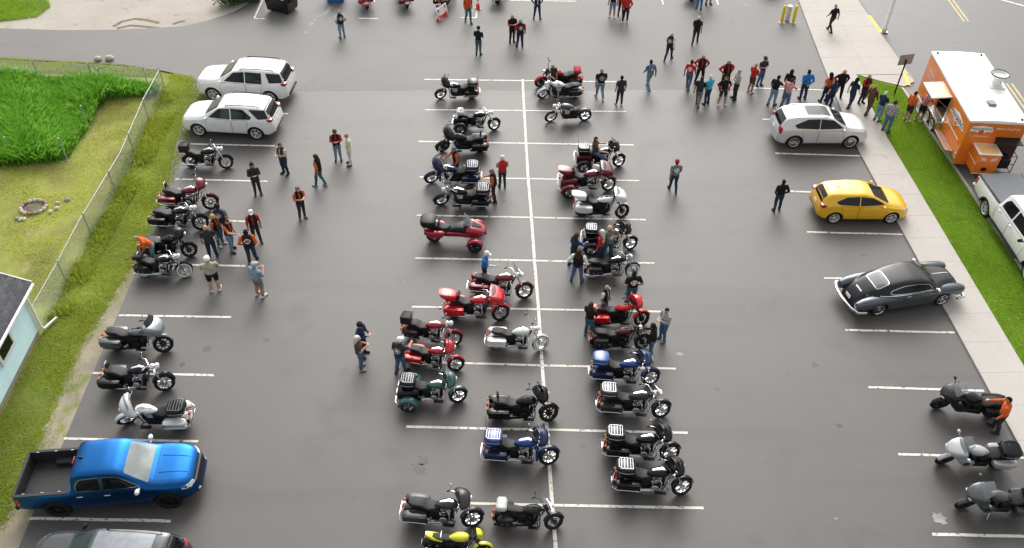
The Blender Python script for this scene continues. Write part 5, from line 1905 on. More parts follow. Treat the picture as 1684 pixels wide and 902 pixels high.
BT = M('bed_liner', (.02, .02, .021), .6, var=.3, scale=12)
TRK = dict(
    zt=[(-2.72, 1.12), (-2.7, 1.13), (-1.03, 1.16), (-1.0, 1.18), (-.97, 1.5), (-.9, 1.72), (-.7, 1.77), (0, 1.79), (.4, 1.76), (.62, 1.66), (.95, 1.42), (1.3, 1.2), (1.45, 1.18), (2.0, 1.15), (2.35, 1.08), (2.5, .98), (2.62, .8), (2.68, .55)],
    zs=[(-2.72, 1.08), (-1.05, 1.12), (-.95, 1.12), (1.25, 1.08), (2.0, 1.03), (2.4, .95), (2.68, .5)],
    w=[(-2.72, .86), (-2.66, .9), (-1.5, .93), (0, .92), (1.75, .93), (2.2, .88), (2.45, .78), (2.6, .64), (2.68, .52)],
    wt=[(-2.72, .84), (-1.05, .86), (-.95, .66), (-.5, .66), (.4, .66), (.8, .69), (1.3, .76), (1.6, .8), (2.2, .74), (2.5, .6), (2.68, .44)],
    zb=[(-2.72, .5), (-2.3, .4), (0, .32), (2.2, .36), (2.68, .42)], sm=1, xst=[-1.05, -1.02, -1.0, -.98, -.96, -.94, -.92],
    ax=(1.72, -1.6), wr=.4, track=.8, spokes=6, rim=SATIN, mirror=(1.0, 1.02, 1.2), paint=M('blue_truck_paint', (.011, .088, .27), .33, .92, 0, .06, 2),
    cuts=[((-1.87, 0, 1.4), (1.55, 1.54, 1.5))],
    handles=[(.05, 1.0), (-.75, 1.02)], hmat='steel', mmat='plate',
    mats={'liner': BT},
    extra=[('tailgate', 'paint', MB().box((-2.69, 0, .85), (.07, 1.5, .58), .02)),
           ('bed_rail', 'liner', MB().box((-1.86, .81, 1.155), (1.64, .1, .03), .01).box((-1.86, -.81, 1.155), (1.64, .1, .03), .01).box((-2.68, 0, 1.15), (.09, 1.6, .03), .01)),
           ('bed_liner', 'liner', MB().box((-1.87, 0, .665), (1.53, 1.52, .02)).box((-1.87, .76, .9), (1.53, .02, .46)).box((-1.87, -.76, .9), (1.53, .02, .46)).box((-1.11, 0, .9), (.02, 1.5, .46)).box((-2.64, 0, .9), (.02, 1.5, .46)).box((-1.6, .64, .78), (.66, .24, .2), .04).box((-1.6, -.64, .78), (.66, .24, .2), .04)),
           ('tie_down', 'steel', MB().box((-1.35, .76, 1.17), (.09, .03, .03), .008).box((-1.85, .76, 1.17), (.09, .03, .03), .008).box((-2.4, .76, 1.17), (.09, .03, .03), .008).box((-1.35, -.76, 1.17), (.09, .03, .03), .008).box((-1.85, -.76, 1.17), (.09, .03, .03), .008).box((-2.4, -.76, 1.17), (.09, .03, .03), .008)),
           ('third_brake_light', 'red', MB().box((-.97, 0, 1.66), (.03, .3, .04), .01)),
           ('roof_antenna', 'satin', MB().prism([(-.8, 1.76), (-.62, 1.77), (-.78, 1.84)], -.02, .02)),
           ('rear_bumper', 'satin', MB().box((-2.76, 0, .55), (.14, 1.7, .18), .04))],
    panels=[('windshield', 'wsg', 'z', rpoly([(1.27, -.7), (1.27, .7), (.62, .58), (.62, -.58)], .06), False),
            ('rear_window', 'glass', 'x-', rpoly([(-.56, 1.25), (.56, 1.25), (.5, 1.58), (-.5, 1.58)], .05), False),
            ('window', 'glass', 'y', rpoly([(1.0, 1.2), (.45, 1.58), (-.02, 1.62), (-.02, 1.19)], .04), True, .005, ('chrome', .012)),
            ('window', 'glass', 'y', rpoly([(-.1, 1.19), (-.1, 1.62), (-.68, 1.58), (-.82, 1.4), (-.82, 1.2)], .04), True, .005, ('chrome', .012)),
            ('door', 'paint', 'y', rpoly([(1.05, .5), (1.1, 1.1), (-.03, 1.1), (-.03, .45), (1.0, .45)], .05), True),
            ('door', 'paint', 'y', rpoly([(-.09, .45), (-.09, 1.1), (-.88, 1.1), (-.88, .75), (-.8, .45)], .05), True),
            ('bed_gap', 'seam', 'y', [(-.99, .5), (-.975, .5), (-.975, 1.1), (-.99, 1.1)], True, .004),
            ('hood_seam', 'seam', 'z', [(1.44, -.74), (1.425, -.74), (1.425, .74), (1.44, .74)], False, .003),
            ('hood_ridge', 'paint', 'z', rpoly([(1.5, -.34), (1.5, -.3), (2.35, -.26), (2.35, -.3)], .01), True, .014),
            ('tail_light', 'red', 'y', rpoly([(-2.7, .78), (-2.56, .78), (-2.56, 1.04), (-2.7, 1.04)], .02), True),
            ('headlight', 'lamp', 'x+', rpoly([(.5, .84), (.74, .84), (.76, .98), (.5, .95)], .03), True),
            ('headlight', 'lamp', 'y', rpoly([(2.5, .82), (2.2, .92), (2.24, .99), (2.46, .96)], .03), True),
            ('grille', 'satin', 'x+', rpoly([(-.46, .6), (.46, .6), (.48, .92), (-.48, .92)], .04), False),
            ('grille_bar', 'chrome', 'x+', rpoly([(-.5, .82), (.5, .82), (.5, .88), (-.5, .88)], .02), False, .014),
            ('fog_light', 'lamp', 'x+', rpoly([(.5, .5), (.6, .5), (.6, .58), (.5, .58)], .02), True),
            ('license_plate', 'plate', 'x-', [(-.16, .72), (.16, .72), (.16, .85), (-.16, .85)], False, .05)])
TRK['mats']['wsg'] = M('windshield_reflection_glass', (.2, .23, .22), .12, 0, .4, .3, 2)
car(TRK, (284, 832), (104, 846), 'bright blue crew cab pickup truck with black bed liner', 'pickup truck', near=-1, name='pickup_truck')

WT = dict(TRK)
WT['paint'] = WCAR
k_ = 1.2


def sx_(l):
    return [(a * k_, b * 1.06) for a, b in l]


WT['zt'], WT['zs'] = sx_(TRK['zt']), sx_(TRK['zs'])
WT['zb'] = sx_(TRK['zb'])
WT['w'] = [(a * k_, b * 1.07) for a, b in TRK['w']]
WT['wt'] = [(a * k_, b * 1.07) for a, b in TRK['wt']]
WT['xst'] = [a * k_ for a in TRK['xst']]
WT['ax'] = (1.75 * k_, -1.62 * k_)
WT['cuts'] = []
WT['rim'] = RIMB
WT['mmat'] = 'satin'
WT['mats'] = {'tonneau': M('tonneau_vinyl', (.1, .11, .12), .6, var=.12, scale=3), 'wsg': GLASSL}
WT['mirror'] = (1.2, 1.16, 1.28)
WT['handles'] = [(.05, 1.08), (-.9, 1.1)]
WT['hmat'] = 'chrome'
WT['panels'] = [(p[0], p[1], p[2], [(q[0] * (k_ if p[2] in 'yz' else 1.05), q[1] * (1.06 if p[2] != 'z' else 1.05)) for q in p[3]]) + tuple(p[4:]) for p in TRK['panels'] if p[0] not in ('hood_ridge',)]
WT['extra'] = [('tonneau_cover', 'tonneau', MB().box((-2.24, 0, 1.24), (2.0, 1.76, .05), .02)),
               ('bed_rail', 'satin', MB().box((-2.24, .9, 1.225), (2.02, .09, .05), .015).box((-2.24, -.9, 1.225), (2.02, .09, .05), .015)),
               ('running_board', 'satin', MB().box((.1, 1.0, .42), (2.4, .2, .07), .025).box((.1, -1.0, .42), (2.4, .2, .07), .025)),
               ('rear_bumper', 'chrome', MB().box((-3.34, 0, .6), (.16, 1.9, .2), .05)),
               ('wheel_lip', 'satin', MB().add(*(lambda m: (m.v, m.f))(fender_mb(.47, .1, 10, 170, drop=.05)))) ]
for q in WT['extra']:
    if q[0] == 'wheel_lip':
        base_v = list(q[2].v)
        base_f = list(q[2].f)
        q[2].v, q[2].f, q[2].m = [], [], []
        for ax in WT['ax']:
            for s_ in (-1, 1):
                q[2].add([(v[0] + ax, v[1] + s_ * .97, v[2] + .4) for v in base_v], base_f)
wt_root = car(WT, (1683, 462), (1621, 353), 'white crew cab pickup with grey bed cover parked on the street', 'pickup truck', near=-1, name='pickup_truck', heading=R(-90.5))

GREY = M('grey_metallic_paint', (.09, .104, .12), .3, .5, .2, .04, 2)
BLKC = M('black_car_paint', (.012, .013, .016), .25, 0, 0, .1, 2, .35)
FL = dict(
    zt=[(-2.42, .5), (-2.36, .68), (-2.1, .88), (-1.6, 1.13), (-1.1, 1.32), (-.5, 1.44), (0, 1.47), (.4, 1.43), (.68, 1.34), (.92, 1.18), (1.1, 1.08), (1.3, 1.06), (1.9, 1.02), (2.12, .94), (2.26, .78), (2.34, .5)],
    zs=[(-2.42, .46), (-2.2, .7), (-1.6, .9), (0, .98), (1.1, .98), (1.9, .9), (2.2, .8), (2.4, .45)],
    w=[(-2.42, .44), (-2.3, .6), (-1.9, .74), (-1.2, .86), (-.5, .89), (.3, .89), (1.0, .86), (1.5, .76), (2.0, .64), (2.25, .5), (2.34, .38)],
    wt=[(-2.42, .3), (-2.1, .42), (-1.5, .5), (-.8, .58), (0, .62), (.5, .62), (.9, .62), (1.2, .56), (1.8, .44), (2.2, .34), (2.4, .24)],
    zb=[(-2.42, .3), (-2.0, .22), (0, .18), (2.0, .22), (2.4, .3)],
    ax=(1.45, -1.42), wr=.33, track=.74, spokes=5, rim=CHROME, mirror=(.95, .92, 1.04), mmat='chrome', paint=BLKC,
    tone=(GREY, lambda c: c.z < .93 and abs(c.y) > .3 and -2.0 < c.x < 1.6),
    mats={'grey': GREY, 'black': BLKC},
    panels=[('windshield', 'glass', 'z', rpoly([(1.06, -.56), (1.06, .56), (.72, .5), (.72, -.5)], .06), False, .006, ('chrome', .018)),
            ('rear_window', 'rw', 'z', rpoly([(-1.02, -.4), (-1.02, .4), (-1.55, .44), (-1.55, -.44)], .12), False, .006, ('chrome', .018)),
            ('window', 'glass', 'y', rpoly([(.78, 1.03), (.62, 1.22), (.1, 1.31), (-.5, 1.29), (-1.0, 1.15), (-1.1, 1.05), (-.9, 1.02)], .1), True, .006, ('chrome', .016)),
            ('belt_trim', 'chrome', 'y', [(-1.5, .96), (-1.5, .985), (1.05, 1.0), (1.05, .975)], True, .01),
            ('door', 'grey', 'y', rpoly([(.8, .28), (.85, .93), (-.45, .93), (-.45, .28)], .06), True),
            ('trunk_handle', 'chrome', 'z', rpoly([(-2.02, -.2), (-2.02, .2), (-2.07, .2), (-2.07, -.2)], .02), False, .02),
            ('hood_trim', 'chrome', 'z', [(1.2, -.012), (1.2, .012), (2.2, .012), (2.2, -.012)], False, .012)],
    handles=[(-.3, .9)])
FL['mats']['rw'] = M('tinted_rear_glass', (.06, .065, .07), .1, .1, .5)


def fend(xs, y0, w_, zc):
    mb = MB()
    for s_ in (-1, 1):
        S = []
        for x, ww, zt_, zb_ in xs:
            n = 16
            S.append([(x, s_ * (y0 + ww * math.copysign(abs(math.cos(2 * pi * k / n)) ** .75, math.cos(2 * pi * k / n))), (zt_ + zb_) / 2 + (zt_ - zb_) / 2 * math.copysign(abs(math.sin(2 * pi * k / n)) ** .75, math.sin(2 * pi * k / n))) for k in range(n)])
        mb.loft(S)
    return mb


FL['extra'] = [
    ('rear_fender', 'grey', fend([(-2.5, .06, .62, .5), (-2.45, .14, .74, .42), (-2.2, .2, .86, .38), (-1.8, .24, .93, .42), (-1.4, .235, .95, .58), (-1.0, .215, .93, .55), (-.5, .17, .9, .5), (.0, .1, .86, .6)], .68, .2, .7)),
    ('front_fender', 'grey', fend([(2.38, .05, .74, .55), (2.33, .13, .84, .45), (2.12, .19, .93, .4), (1.8, .215, .97, .56), (1.4, .215, .99, .64), (.9, .195, .985, .55), (.4, .15, .96, .5), (-.2, .08, .94, .6)], .68, .2, .7)),
    ('rear_bumper', 'chrome', MB().tube([(-2.1, -.98, .44), (-2.45, -.93, .45), (-2.6, -.6, .46), (-2.66, 0, .46), (-2.6, .6, .46), (-2.45, .93, .45), (-2.1, .98, .44)], [.05, .065, .07, .07, .07, .065, .05], 8)),
    ('front_bumper', 'chrome', MB().tube([(2.0, -.97, .42), (2.32, -.92, .42), (2.42, -.6, .42), (2.46, 0, .42), (2.42, .6, .42), (2.32, .92, .42), (2.0, .97, .42)], [.05, .065, .07, .07, .07, .065, .05], 8)),
    ('headlight', 'lamp', MB().lathe([(0, .06), (.07, .05), (.095, 0), (.1, -.05)], (2.34, -.7, .72), 'x', 16).lathe([(0, .06), (.07, .05), (.095, 0), (.1, -.05)], (2.34, .7, .72), 'x', 16)),
    ('tail_light', 'red', MB().sph((-2.46, -.74, .62), (.05, .04, .05), 10, 6).sph((-2.46, .74, .62), (.05, .04, .05), 10, 6)),
    ('license_plate', 'plate', MB().box((-2.44, 0, .6), (.02, .32, .16), .004)),
    ('grille', 'chrome', MB().tube([(2.2, -.5, .56), (2.4, 0, .58), (2.2, .5, .56)], .03, 6))]
car(FL, (1543, 500), (1440, 517), 'vintage black and grey fastback coupe with chrome bumper', 'car', near=-1, name='vintage_car')

# ================================================================== food trailer
def text_obj(name, body, size, mat, par, loc, rot, ext=.004, shear=0.0, sx=1.0):
    cu = bpy.data.curves.new(name, 'FONT')
    cu.body = body
    cu.size = size
    cu.extrude = ext
    cu.shear = shear
    cu.align_x = 'CENTER'
    cu.align_y = 'CENTER'
    cu.resolution_u = 3
    o = bpy.data.objects.new(name, cu)
    COL.objects.link(o)
    bpy.context.view_layer.update()
    me = eval_mesh(o)
    bpy.data.objects.remove(o)
    me.materials.clear()
    me.materials.append(mat)
    o = link(name, me, par, loc, rot)
    o.scale = (sx, 1, 1)
    return o


ORG = M('orange_vinyl', (.72, .17, .012), .35, 0, .4, .06, 2)
ORGL = M('orange_light', (.85, .5, .2), .4, 0, .2, .1, 2)
TWHITE = M('white_roof_coating', (.82, .82, .8), .5, 0, 0, .04, 1.5)
LOGOW = M('logo_white', (.8, .78, .74), .5)
LOGOB = M('logo_blue_black', (.03, .045, .07), .5)
LOGOR = M('logo_orange', (.55, .1, .02), .5)
tl = thing('food_trailer', 'orange food trailer with white roof and raised serving awning', 'food trailer', (22.02, -5.3, 0), math.atan2(-6.39, -.62))
HW, HL, Z0, Z1 = 1.3, 3.21, .42, 2.83
mb = MB()
# side walls built round the serving opening
mb.box((0, HW - .03, (Z0 + Z1) / 2), (2 * HL, .06, Z1 - Z0))
mb.box((-HL + .03, 0, (Z0 + Z1) / 2), (.06, 2 * HW - .13, Z1 - Z0))
mb.box((HL - .03, 0, (Z0 + Z1) / 2), (.06, 2 * HW - .13, Z1 - Z0))
for (a, b, c, d) in ((-HL, -.68, Z0, Z1), (.68, HL, Z0, Z1), (-.68, .68, Z0, 1.2), (-.68, .68, 2.5, Z1)):
    mb.box(((a + b) / 2, -HW + .03, (c + d) / 2), (b - a, .06, d - c))
obj('body', mb, ORG, tl, smooth=0)
obj('floor', MB().box((0, 0, Z0 + .05), (2 * HL - .14, 2 * HW - .14, .08)), SATIN, tl, smooth=0)
INT = M('steel_interior', (.35, .35, .35), .4, .6)
obj('counter', MB().box((0, -HW + .35, 1.12), (1.6, .5, .06)).box((0, -HW + .4, .8), (1.6, .05, .6)).box((0, .6, 1.3), (2.6, .6, 1.2), .02), INT, tl, smooth=0)
rf = obj('roof', MB().loft([[(x, y_, z) for y_, z in ((-HW - .03, Z1 + .0), (-HW - .03, Z1 + .05), (-.6, Z1 + .09), (0, Z1 + .1), (.6, Z1 + .09), (HW + .03, Z1 + .05), (HW + .03, Z1 + .0))] for x in (-HL - .03, HL + .03)]), TWHITE, tl, smooth=30)
obj('roof_edge', MB().box((0, -HW - .035, Z1 - .02), (2 * HL + .06, .02, .06)).box((0, HW + .035, Z1 - .02), (2 * HL + .06, .02, .06)).box((HL + .035, 0, Z1 - .02), (.02, 2 * HW, .06)).box((-HL - .035, 0, Z1 - .02), (.02, 2 * HW, .06)), WHITEP, tl, smooth=0)


def tloc(px, py, z):
    return tl.matrix_world.inverted() @ g(px, py, z)


bpy.context.view_layer.update()
v = tloc(1637, 140, 2.92)
obj('exhaust_fan', MB().lathe([(.36, 0), (.36, .06), (.25, .1), (.22, .34), (.3, .46), (.42, .58), (.42, .62), (.38, .62), (.3, .5)], (v.x, v.y, Z1 + .08), 'z', 22).box((v.x, v.y, Z1 + .1), (.75, .75, .06), .02), WHITEP, tl)
obj('fan_rim', MB().lathe([(.425, .6), (.435, .63), (.41, .65), (.39, .63)], (v.x, v.y, Z1 + .08), 'z', 22, close=True), SATIN, tl)
v = tloc(1630, 172, 2.92)
obj('roof_vent', MB().box((v.x, v.y, Z1 + .15), (.42, .36, .14), .03), M('smoked_vent', (.16, .19, .22), .3), tl)
for (x, y_) in ((HL - .2, HW - .25), (-HL + .2, HW - .2), (-HL + .2, -HW + .2)):
    obj('marker_lamp', MB().box((x, y_, Z1 + .1), (.14, .1, .06), .02), SATIN, tl)
# awning with arms
aw = obj('awning', MB().box((0, -HW - .5, 2.5), (1.46, .98, .05), .012, (R(6), 0, 0)), LOGOW, tl)
obj('awning_panel', MB().box((.1, -HW - .46, 2.54), (1.1, .75, .014), .004, (R(6), 0, 0)), ORGL, aw)
obj('awning_frame', MB().box((-.7, -HW - .5, 2.53), (.06, .98, .03), .008, (R(6), 0, 0)).box((.7, -HW - .5, 2.53), (.06, .98, .03), .008, (R(6), 0, 0)).box((0, -HW - .96, 2.485), (1.4, .06, .03), .008), WHITEP, aw)
obj('awning_arm', MB().tube([(-.66, -HW - .02, 1.9), (-.66, -HW - .75, 2.46)], .015, 6).tube([(.66, -HW - .02, 1.9), (.66, -HW - .75, 2.46)], .015, 6), STEEL, tl)
obj('serving_shelf', MB().box((.0, -HW - .16, 1.17), (1.7, .34, .04), .01).box((0, -HW - .03, .95), (1.6, .05, .4)), STEEL, tl)
obj('window_trim', MB().box((-.7, -HW - .012, 1.85), (.06, .03, 1.34)).box((.7, -HW - .012, 1.85), (.06, .03, 1.34)).box((0, -HW - .012, 2.52), (1.46, .03, .05)), STEEL, tl, smooth=0)
obj('fold_shelf', MB().box((1.9, -HW - .2, .86), (1.75, .4, .035), .01, (R(-8), 0, 0)), M('salmon_shelf', (.55, .36, .26), .45, var=.1), tl)
obj('shelf_strut', MB().tube([(1.2, -HW, .55), (1.2, -HW - .36, .84)], .015, 6).tube([(2.6, -HW, .55), (2.6, -HW - .36, .84)], .015, 6), STEEL, tl)
obj('white_stripe', MB().box((1.9, -HW - .004, 1.5), (1.75, .012, .05)), LOGOW, tl, smooth=0)
obj('skirt', MB().box((0, -HW + .02, Z0 - .02), (2 * HL, .1, .1)).box((0, HW - .02, Z0 - .02), (2 * HL, .1, .1)).box((HL - .5, -HW - .004, Z0 + .16), (.9, .03, .3)), STEEL, tl, smooth=0)
obj('side_lamp', MB().lathe([(0, .05), (.06, .04), (.08, 0)], (.78, -HW - .06, 1.35), 'y', 12).lathe([(0, -.06), (.05, -.05), (.07, 0)], (.78, -HW - .0, 1.35), 'y', 12), CHROME, tl)
obj('corner_lamp', MB().sph((HL - .1, -HW - .02, .95), (.06, .03, .1), 10, 6), LAMP, tl)
for x in (-.28, -1.08):
    for s_ in (-1, 1):
        w_ = part('wheel', 'ctyre0.36t', lambda: tyre_car(.36, .2), RUBBER, tl, (x, s_ * (HW - .06), .36), (0, 0, 0 if s_ > 0 else pi))
        part('rim', 'trim5', lambda: carwheel_rim(.36, .2, 8), WHITEP, w_)
obj('wheel_arch', MB().box((-.68, -HW - .02, .8), (1.75, .1, .06), .02).box((-1.53, -HW - .02, .62), (.06, .1, .34), .02).box((.17, -HW - .02, .62), (.06, .1, .34), .02), STEEL, tl)
# nose: orange locker, generator cage, drawbar
nb = obj('nose_locker', MB().box((HL + .48, -HW + 1.05, 1.12), (.94, 1.04, 1.06), .02), ORG, tl)
obj('locker_trim', MB().box((HL + .48, -HW + 1.05, 1.66), (.97, 1.07, .03), .01).box((HL + .48, -HW + .525, 1.12), (.97, .02, .02)).box((HL + .955, -HW + 1.05, .6), (.02, 1.06, .03)), LOGOW, nb, smooth=0)
obj('locker_lid', MB().box((HL + .5, -HW + 1.05, 1.685), (.72, .8, .02), .008), ORGL, nb)
chk = MB()
for i in range(6):
    for j in range(4):
        if (i + j) % 2 == 0:
            for s_ in (-1, 1):
                chk.box((HL + .956, -HW + 1.05 + s_ * (.12 + i * .045), 1.32 + j * .04 + i * .012), (.008, .045, .04))
obj('checkered_flags', chk, LOGOW, nb, smooth=0)
obj('locker_lock', MB().lathe([(0, .02), (.09, .015), (.1, 0)], (HL + .955, -HW + 1.0, .85), 'x', 14).box((HL + .96, -HW + 1.0, .85), (.02, .24, .2), .01), SATIN, nb)
gen = MB()
gen.box((HL + .35, .62, .95), (.55, .75, .55), .06)
gen.lathe([(0, .06), (.2, .05), (.24, 0)], (HL + .64, .62, .98), 'x', 16)
obj('generator', gen, SATIN, tl)
cg = MB()
for (y_, z) in ((.18, .6), (1.08, .6), (.18, 1.5), (1.08, 1.5)):
    cg.tube([(HL, y_, z), (HL + .75, y_, z)], .02, 6)
for y_ in (.18, 1.08):
    cg.tube([(HL + .75, y_, .6), (HL + .75, y_, 1.5)], .02, 6)
for z in (.6, 1.05, 1.5):
    cg.tube([(HL + .75, .18, z), (HL + .75, 1.08, z)], .018, 6)
obj('generator_cage', cg, SATIN, tl)
obj('cage_backing', MB().box((HL + .012, .72, 1.3), (.02, 1.1, 1.5)), M('dark_maroon_panel', (.06, .012, .012), .5), tl, smooth=0)
obj('cage_hood', MB().box((HL + .3, .66, 2.02), (.6, 1.1, .05), .01), SATIN, tl)
obj('drawbar', MB().tube([(HL - .3, -.7, .45), (HL + 1.5, 0, .45)], .05, 4).tube([(HL - .3, .7, .45), (HL + 1.5, 0, .45)], .05, 4).box((HL + 1.55, 0, .5), (.25, .12, .12), .03).tube([(HL + 1.2, .1, .05), (HL + 1.2, .1, .85)], .035, 8), SATIN, tl)
# lettering and emblems
sgn = obj('side_emblem', MB().loft([[(x, y_, z) for x, z in ((.98, 2.0), (1.2, 2.3), (1.95, 2.46), (2.7, 2.3), (2.92, 2.0), (2.35, 2.02), (1.95, 1.66), (1.55, 2.02))] for y_ in (-HW - .003, -HW - .014)]), LOGOW, tl, smooth=0)
RS = (R(90), 0, 0)
text_obj('lettering', 'MAXDINING', .36, LOGOB, sgn, (1.95, -HW - .018, 2.17), RS, sx=.78)
obj('emblem_roundel', MB().lathe([(0, -.008), (.2, -.007), (.21, 0)], (1.95, -HW - .014, 1.9), 'y', 20), LOGOR, sgn)
obj('emblem_ring', MB().lathe([(.12, -.012), (.15, -.012), (.15, -.006), (.12, -.006)], (1.95, -HW - .014, 1.9), 'y', 20, close=True), LOGOW, sgn)
text_obj('lettering', 'CATERING', .2, LOGOW, tl, (-2.3, -HW - .006, 2.1), RS, sx=1.0)
text_obj('lettering', 'ON THE ROAD', .17, LOGOW, tl, (-2.2, -HW - .006, 1.8), RS, shear=.2)
RF = (R(90), 0, R(90))
fs = obj('front_emblem', MB().loft([[(x, y_, z) for y_, z in ((-1.18, 2.3), (-1.1, 2.55), (-.65, 2.62), (-.2, 2.55), (-.12, 2.3), (-.4, 2.3), (-.65, 2.16), (-.9, 2.3))] for x in (HL + .003, HL + .014)]), LOGOW, tl, smooth=0)
text_obj('lettering', 'MAXDINING', .2, LOGOB, fs, (HL + .018, -.65, 2.43), RF, sx=.8)
obj('emblem_roundel', MB().lathe([(0, .008), (.12, .007), (.13, 0)], (HL + .014, -.65, 2.28), 'x', 18), LOGOR, fs)
text_obj('lettering', 'Gourmet Road Food', .14, LOGOW, tl, (HL + .006, .5, 2.5), RF, shear=.3, sx=.9)
text_obj('lettering', 'catering & events', .1, LOGOW, tl, (HL + .006, -.6, 2.05), RF)

# ================================================================== small street things
POLEW = M('white_pole_paint', (.8, .8, .78), .5)
pole = thing('light_pole', 'white light pole rising out of frame at the street kerb', 'light pole', (21.98, 5.62, 0))
obj('shaft', MB().tube([(0, 0, 0), (0, 0, 9)], [.11, .08], 12), POLEW, pole)
obj('base_plate', MB().box((0, 0, .03), (.4, .4, .06), .01).lathe([(.16, .05), (.14, .25), (.09, .3)], axis='z', n=12), STEEL, pole)
obj('arm', MB().tube([(0, 0, 8.8), (.6, 0, 9.1), (1.5, 0, 9.2)], .05, 8), WHITEP, pole)
obj('lamp_head', MB().box((1.7, 0, 9.18), (.6, .28, .12), .04), STEEL, pole)
c = g(1470, 157)
sgp = thing('street_sign', 'grey street sign seen from behind on a black post', 'sign', (c.x, c.y, .03), R(12))
obj('post', MB().tube([(0, 0, -.1), (0, 0, 2.1)], .04, 8), SATIN, sgp)
obj('sign_board', MB().prism([(p[0], p[1] + 2.1) for p in rrect(.42, .3, .05)], .042, .052), M('sign_back', (.3, .31, .33), .8), sgp)
obj('bracket', MB().box((0, .036, 2.0), (.4, .012, .04)).box((0, .036, 2.25), (.4, .012, .04)), STEEL, sgp, smooth=0)
YB = M('yellow_bollard_paint', (.72, .56, .02), .45, 0, .2, .1)
for k, (px, lb) in enumerate(((1285, 'yellow bollard on the left of the grey pedestal'), (1304, 'yellow bollard on the right of the grey pedestal by the concrete'))):
    c = g(px, 38)
    b_ = thing('bollard', lb, 'bollard', (c.x, c.y, 0), 0, 'yellow bollards')
    obj('pipe', MB().tube([(0, 0, 0), (0, 0, 1.05)], .1, 14), YB, b_)
    obj('cap', MB().lathe([(.1, 1.05), (.085, 1.1), (.04, 1.135), (0, 1.14)], axis='z', n=14), YB, b_)
    obj('footing', MB().lathe([(.2, 0), (.19, .03), (.1, .05)], axis='z', n=14), CONC, b_)
c = g(1294, 34)
ped = thing('utility_pedestal', 'grey utility pedestal standing between two yellow bollards', 'pedestal', (c.x, c.y, 0))
obj('cabinet', MB().box((0, 0, .45), (.24, .24, .9), .03), M('pedestal_grey', (.42, .46, .5), .5), ped)
obj('lid', MB().box((0, 0, .93), (.28, .28, .08), .03), WHITEP, ped)
obj('label_plate', MB().box((0, -.125, .6), (.14, .008, .16)), YB, ped, smooth=0)


def cone(px, py, label, tilt=0):
    c = g(px, py)
    t = thing('traffic_cone', label, 'traffic cone', (c.x, c.y, 0), .3, 'traffic cones')
    OR = M('cone_red', (.62, .05, .02), .5)
    obj('cone_body', MB().lathe([(.14, .03), (.03, .7), (.0, .71)], axis='z', n=16), OR, t)
    obj('cone_base', MB().box((0, 0, .018), (.36, .36, .036), .01), OR, t)
    obj('white_band', MB().lathe([(.092, .36), (.062, .54), (.056, .54), (.086, .36)], axis='z', n=16, close=True), LOGOW, t)


cone(786, 15, 'red traffic cone with white band beside the person in orange vest')
cone(722, 34, 'red cone at the near end of the white barrier panel')
cone(732, 26, 'red cone at the far end of the white barrier panel')
a, b = g(721, 33), g(733, 24)
br = thing('barrier_panel', 'white panel leaning between two red cones at the top', 'barrier', ((a.x + b.x) / 2, (a.y + b.y) / 2 - .1, 0), math.atan2(b.y - a.y, b.x - a.x))
obj('panel_board', MB().box((0, 0, .5), (1.1, .04, .5), .01, (R(-14), 0, 0)), LOGOW, br)
obj('foot_rail', MB().box((-.45, .0, .12), (.05, .3, .24), .01).box((.45, .0, .12), (.05, .3, .24), .01), WHITEP, br)

# dumpster and bins along the top
c = g(458, 26)
dm = thing('dumpster', 'black wheeled dumpster with white sticker at the top edge', 'dumpster', (c.x + .15, c.y + .75, 0), R(-22))
obj('bin', MB().loft([[(x, y_, z) for x, y_ in ((-.85 * s, -.6 * s), (.85 * s, -.6 * s), (.85 * s, .6 * s), (-.85 * s, .6 * s))] for z, s in ((.12, .86), (.2, .88), (1.15, 1.0), (1.2, 1.03), (1.26, 1.03))]), BLACK, dm, smooth=0)
obj('lid', MB().loft([[(x, y_, z + .1 * (y_ > 0)) for x, y_ in ((-.9 * s, -.64 * s), (.9 * s, -.64 * s), (.9 * s, .64 * s), (-.9 * s, .64 * s))] for z, s in ((1.27, 1.0), (1.33, .98), (1.36, .7))]), SATIN, dm, smooth=0)
for x in (-.5, .5):
    for y_ in (-.4, .4):
        part('caster', 'caster', lambda: MB().lathe([(.09, .03), (.09, -.03)], (0, 0, .09), n=12).box((0, 0, .13), (.05, .1, .08)), RUBBER, dm, (x, y_, 0))
obj('sticker', MB().box((.45, -.585, 1.0), (.22, .012, .34), 0, (R(8), 0, 0)), LOGOW, dm, smooth=0)
obj('lift_sleeve', MB().box((-.86, 0, .85), (.12, .9, .14), .02).box((.86, 0, .85), (.12, .9, .14), .02), SATIN, dm)
c = g(405, 8)
dg_ = thing('dumpster', 'dark green dumpster beside the shrub at the top edge', 'dumpster', (c.x - .1, c.y + .7, 0), R(3))
DGN = M('dumpster_green', (.02, .045, .03), .5)
obj('bin', MB().loft([[(x, y_, z) for x, y_ in ((-.95 * s, -.6 * s), (.95 * s, -.6 * s), (.95 * s, .6 * s), (-.95 * s, .6 * s))] for z, s in ((.1, .92), (1.2, 1.0), (1.26, 1.02))]), DGN, dg_, smooth=0)
obj('lid', MB().box((0, 0, 1.3), (2.0, 1.25, .06), .02), SATIN, dg_)
obj('rib', MB().box((-.45, -.6, .7), (.06, .05, 1.0)).box((.45, -.6, .7), (.06, .05, 1.0)), DGN, dg_, smooth=0)
c = g(551, 6)
bb = thing('recycling_bin', 'bright blue bin cut off by the top edge', 'bin', (c.x, c.y + .5, 0), R(3))
BLB = M('bin_blue', (.01, .19, .55), .4)
obj('bin', MB().loft([[(x, y_, z) for x, y_ in rrect(.62 * s, .45 * s, .1, 3)] for z, s in ((.06, .84), (.12, .86), (.95, 1.0), (1.0, 1.04))]), BLB, bb)
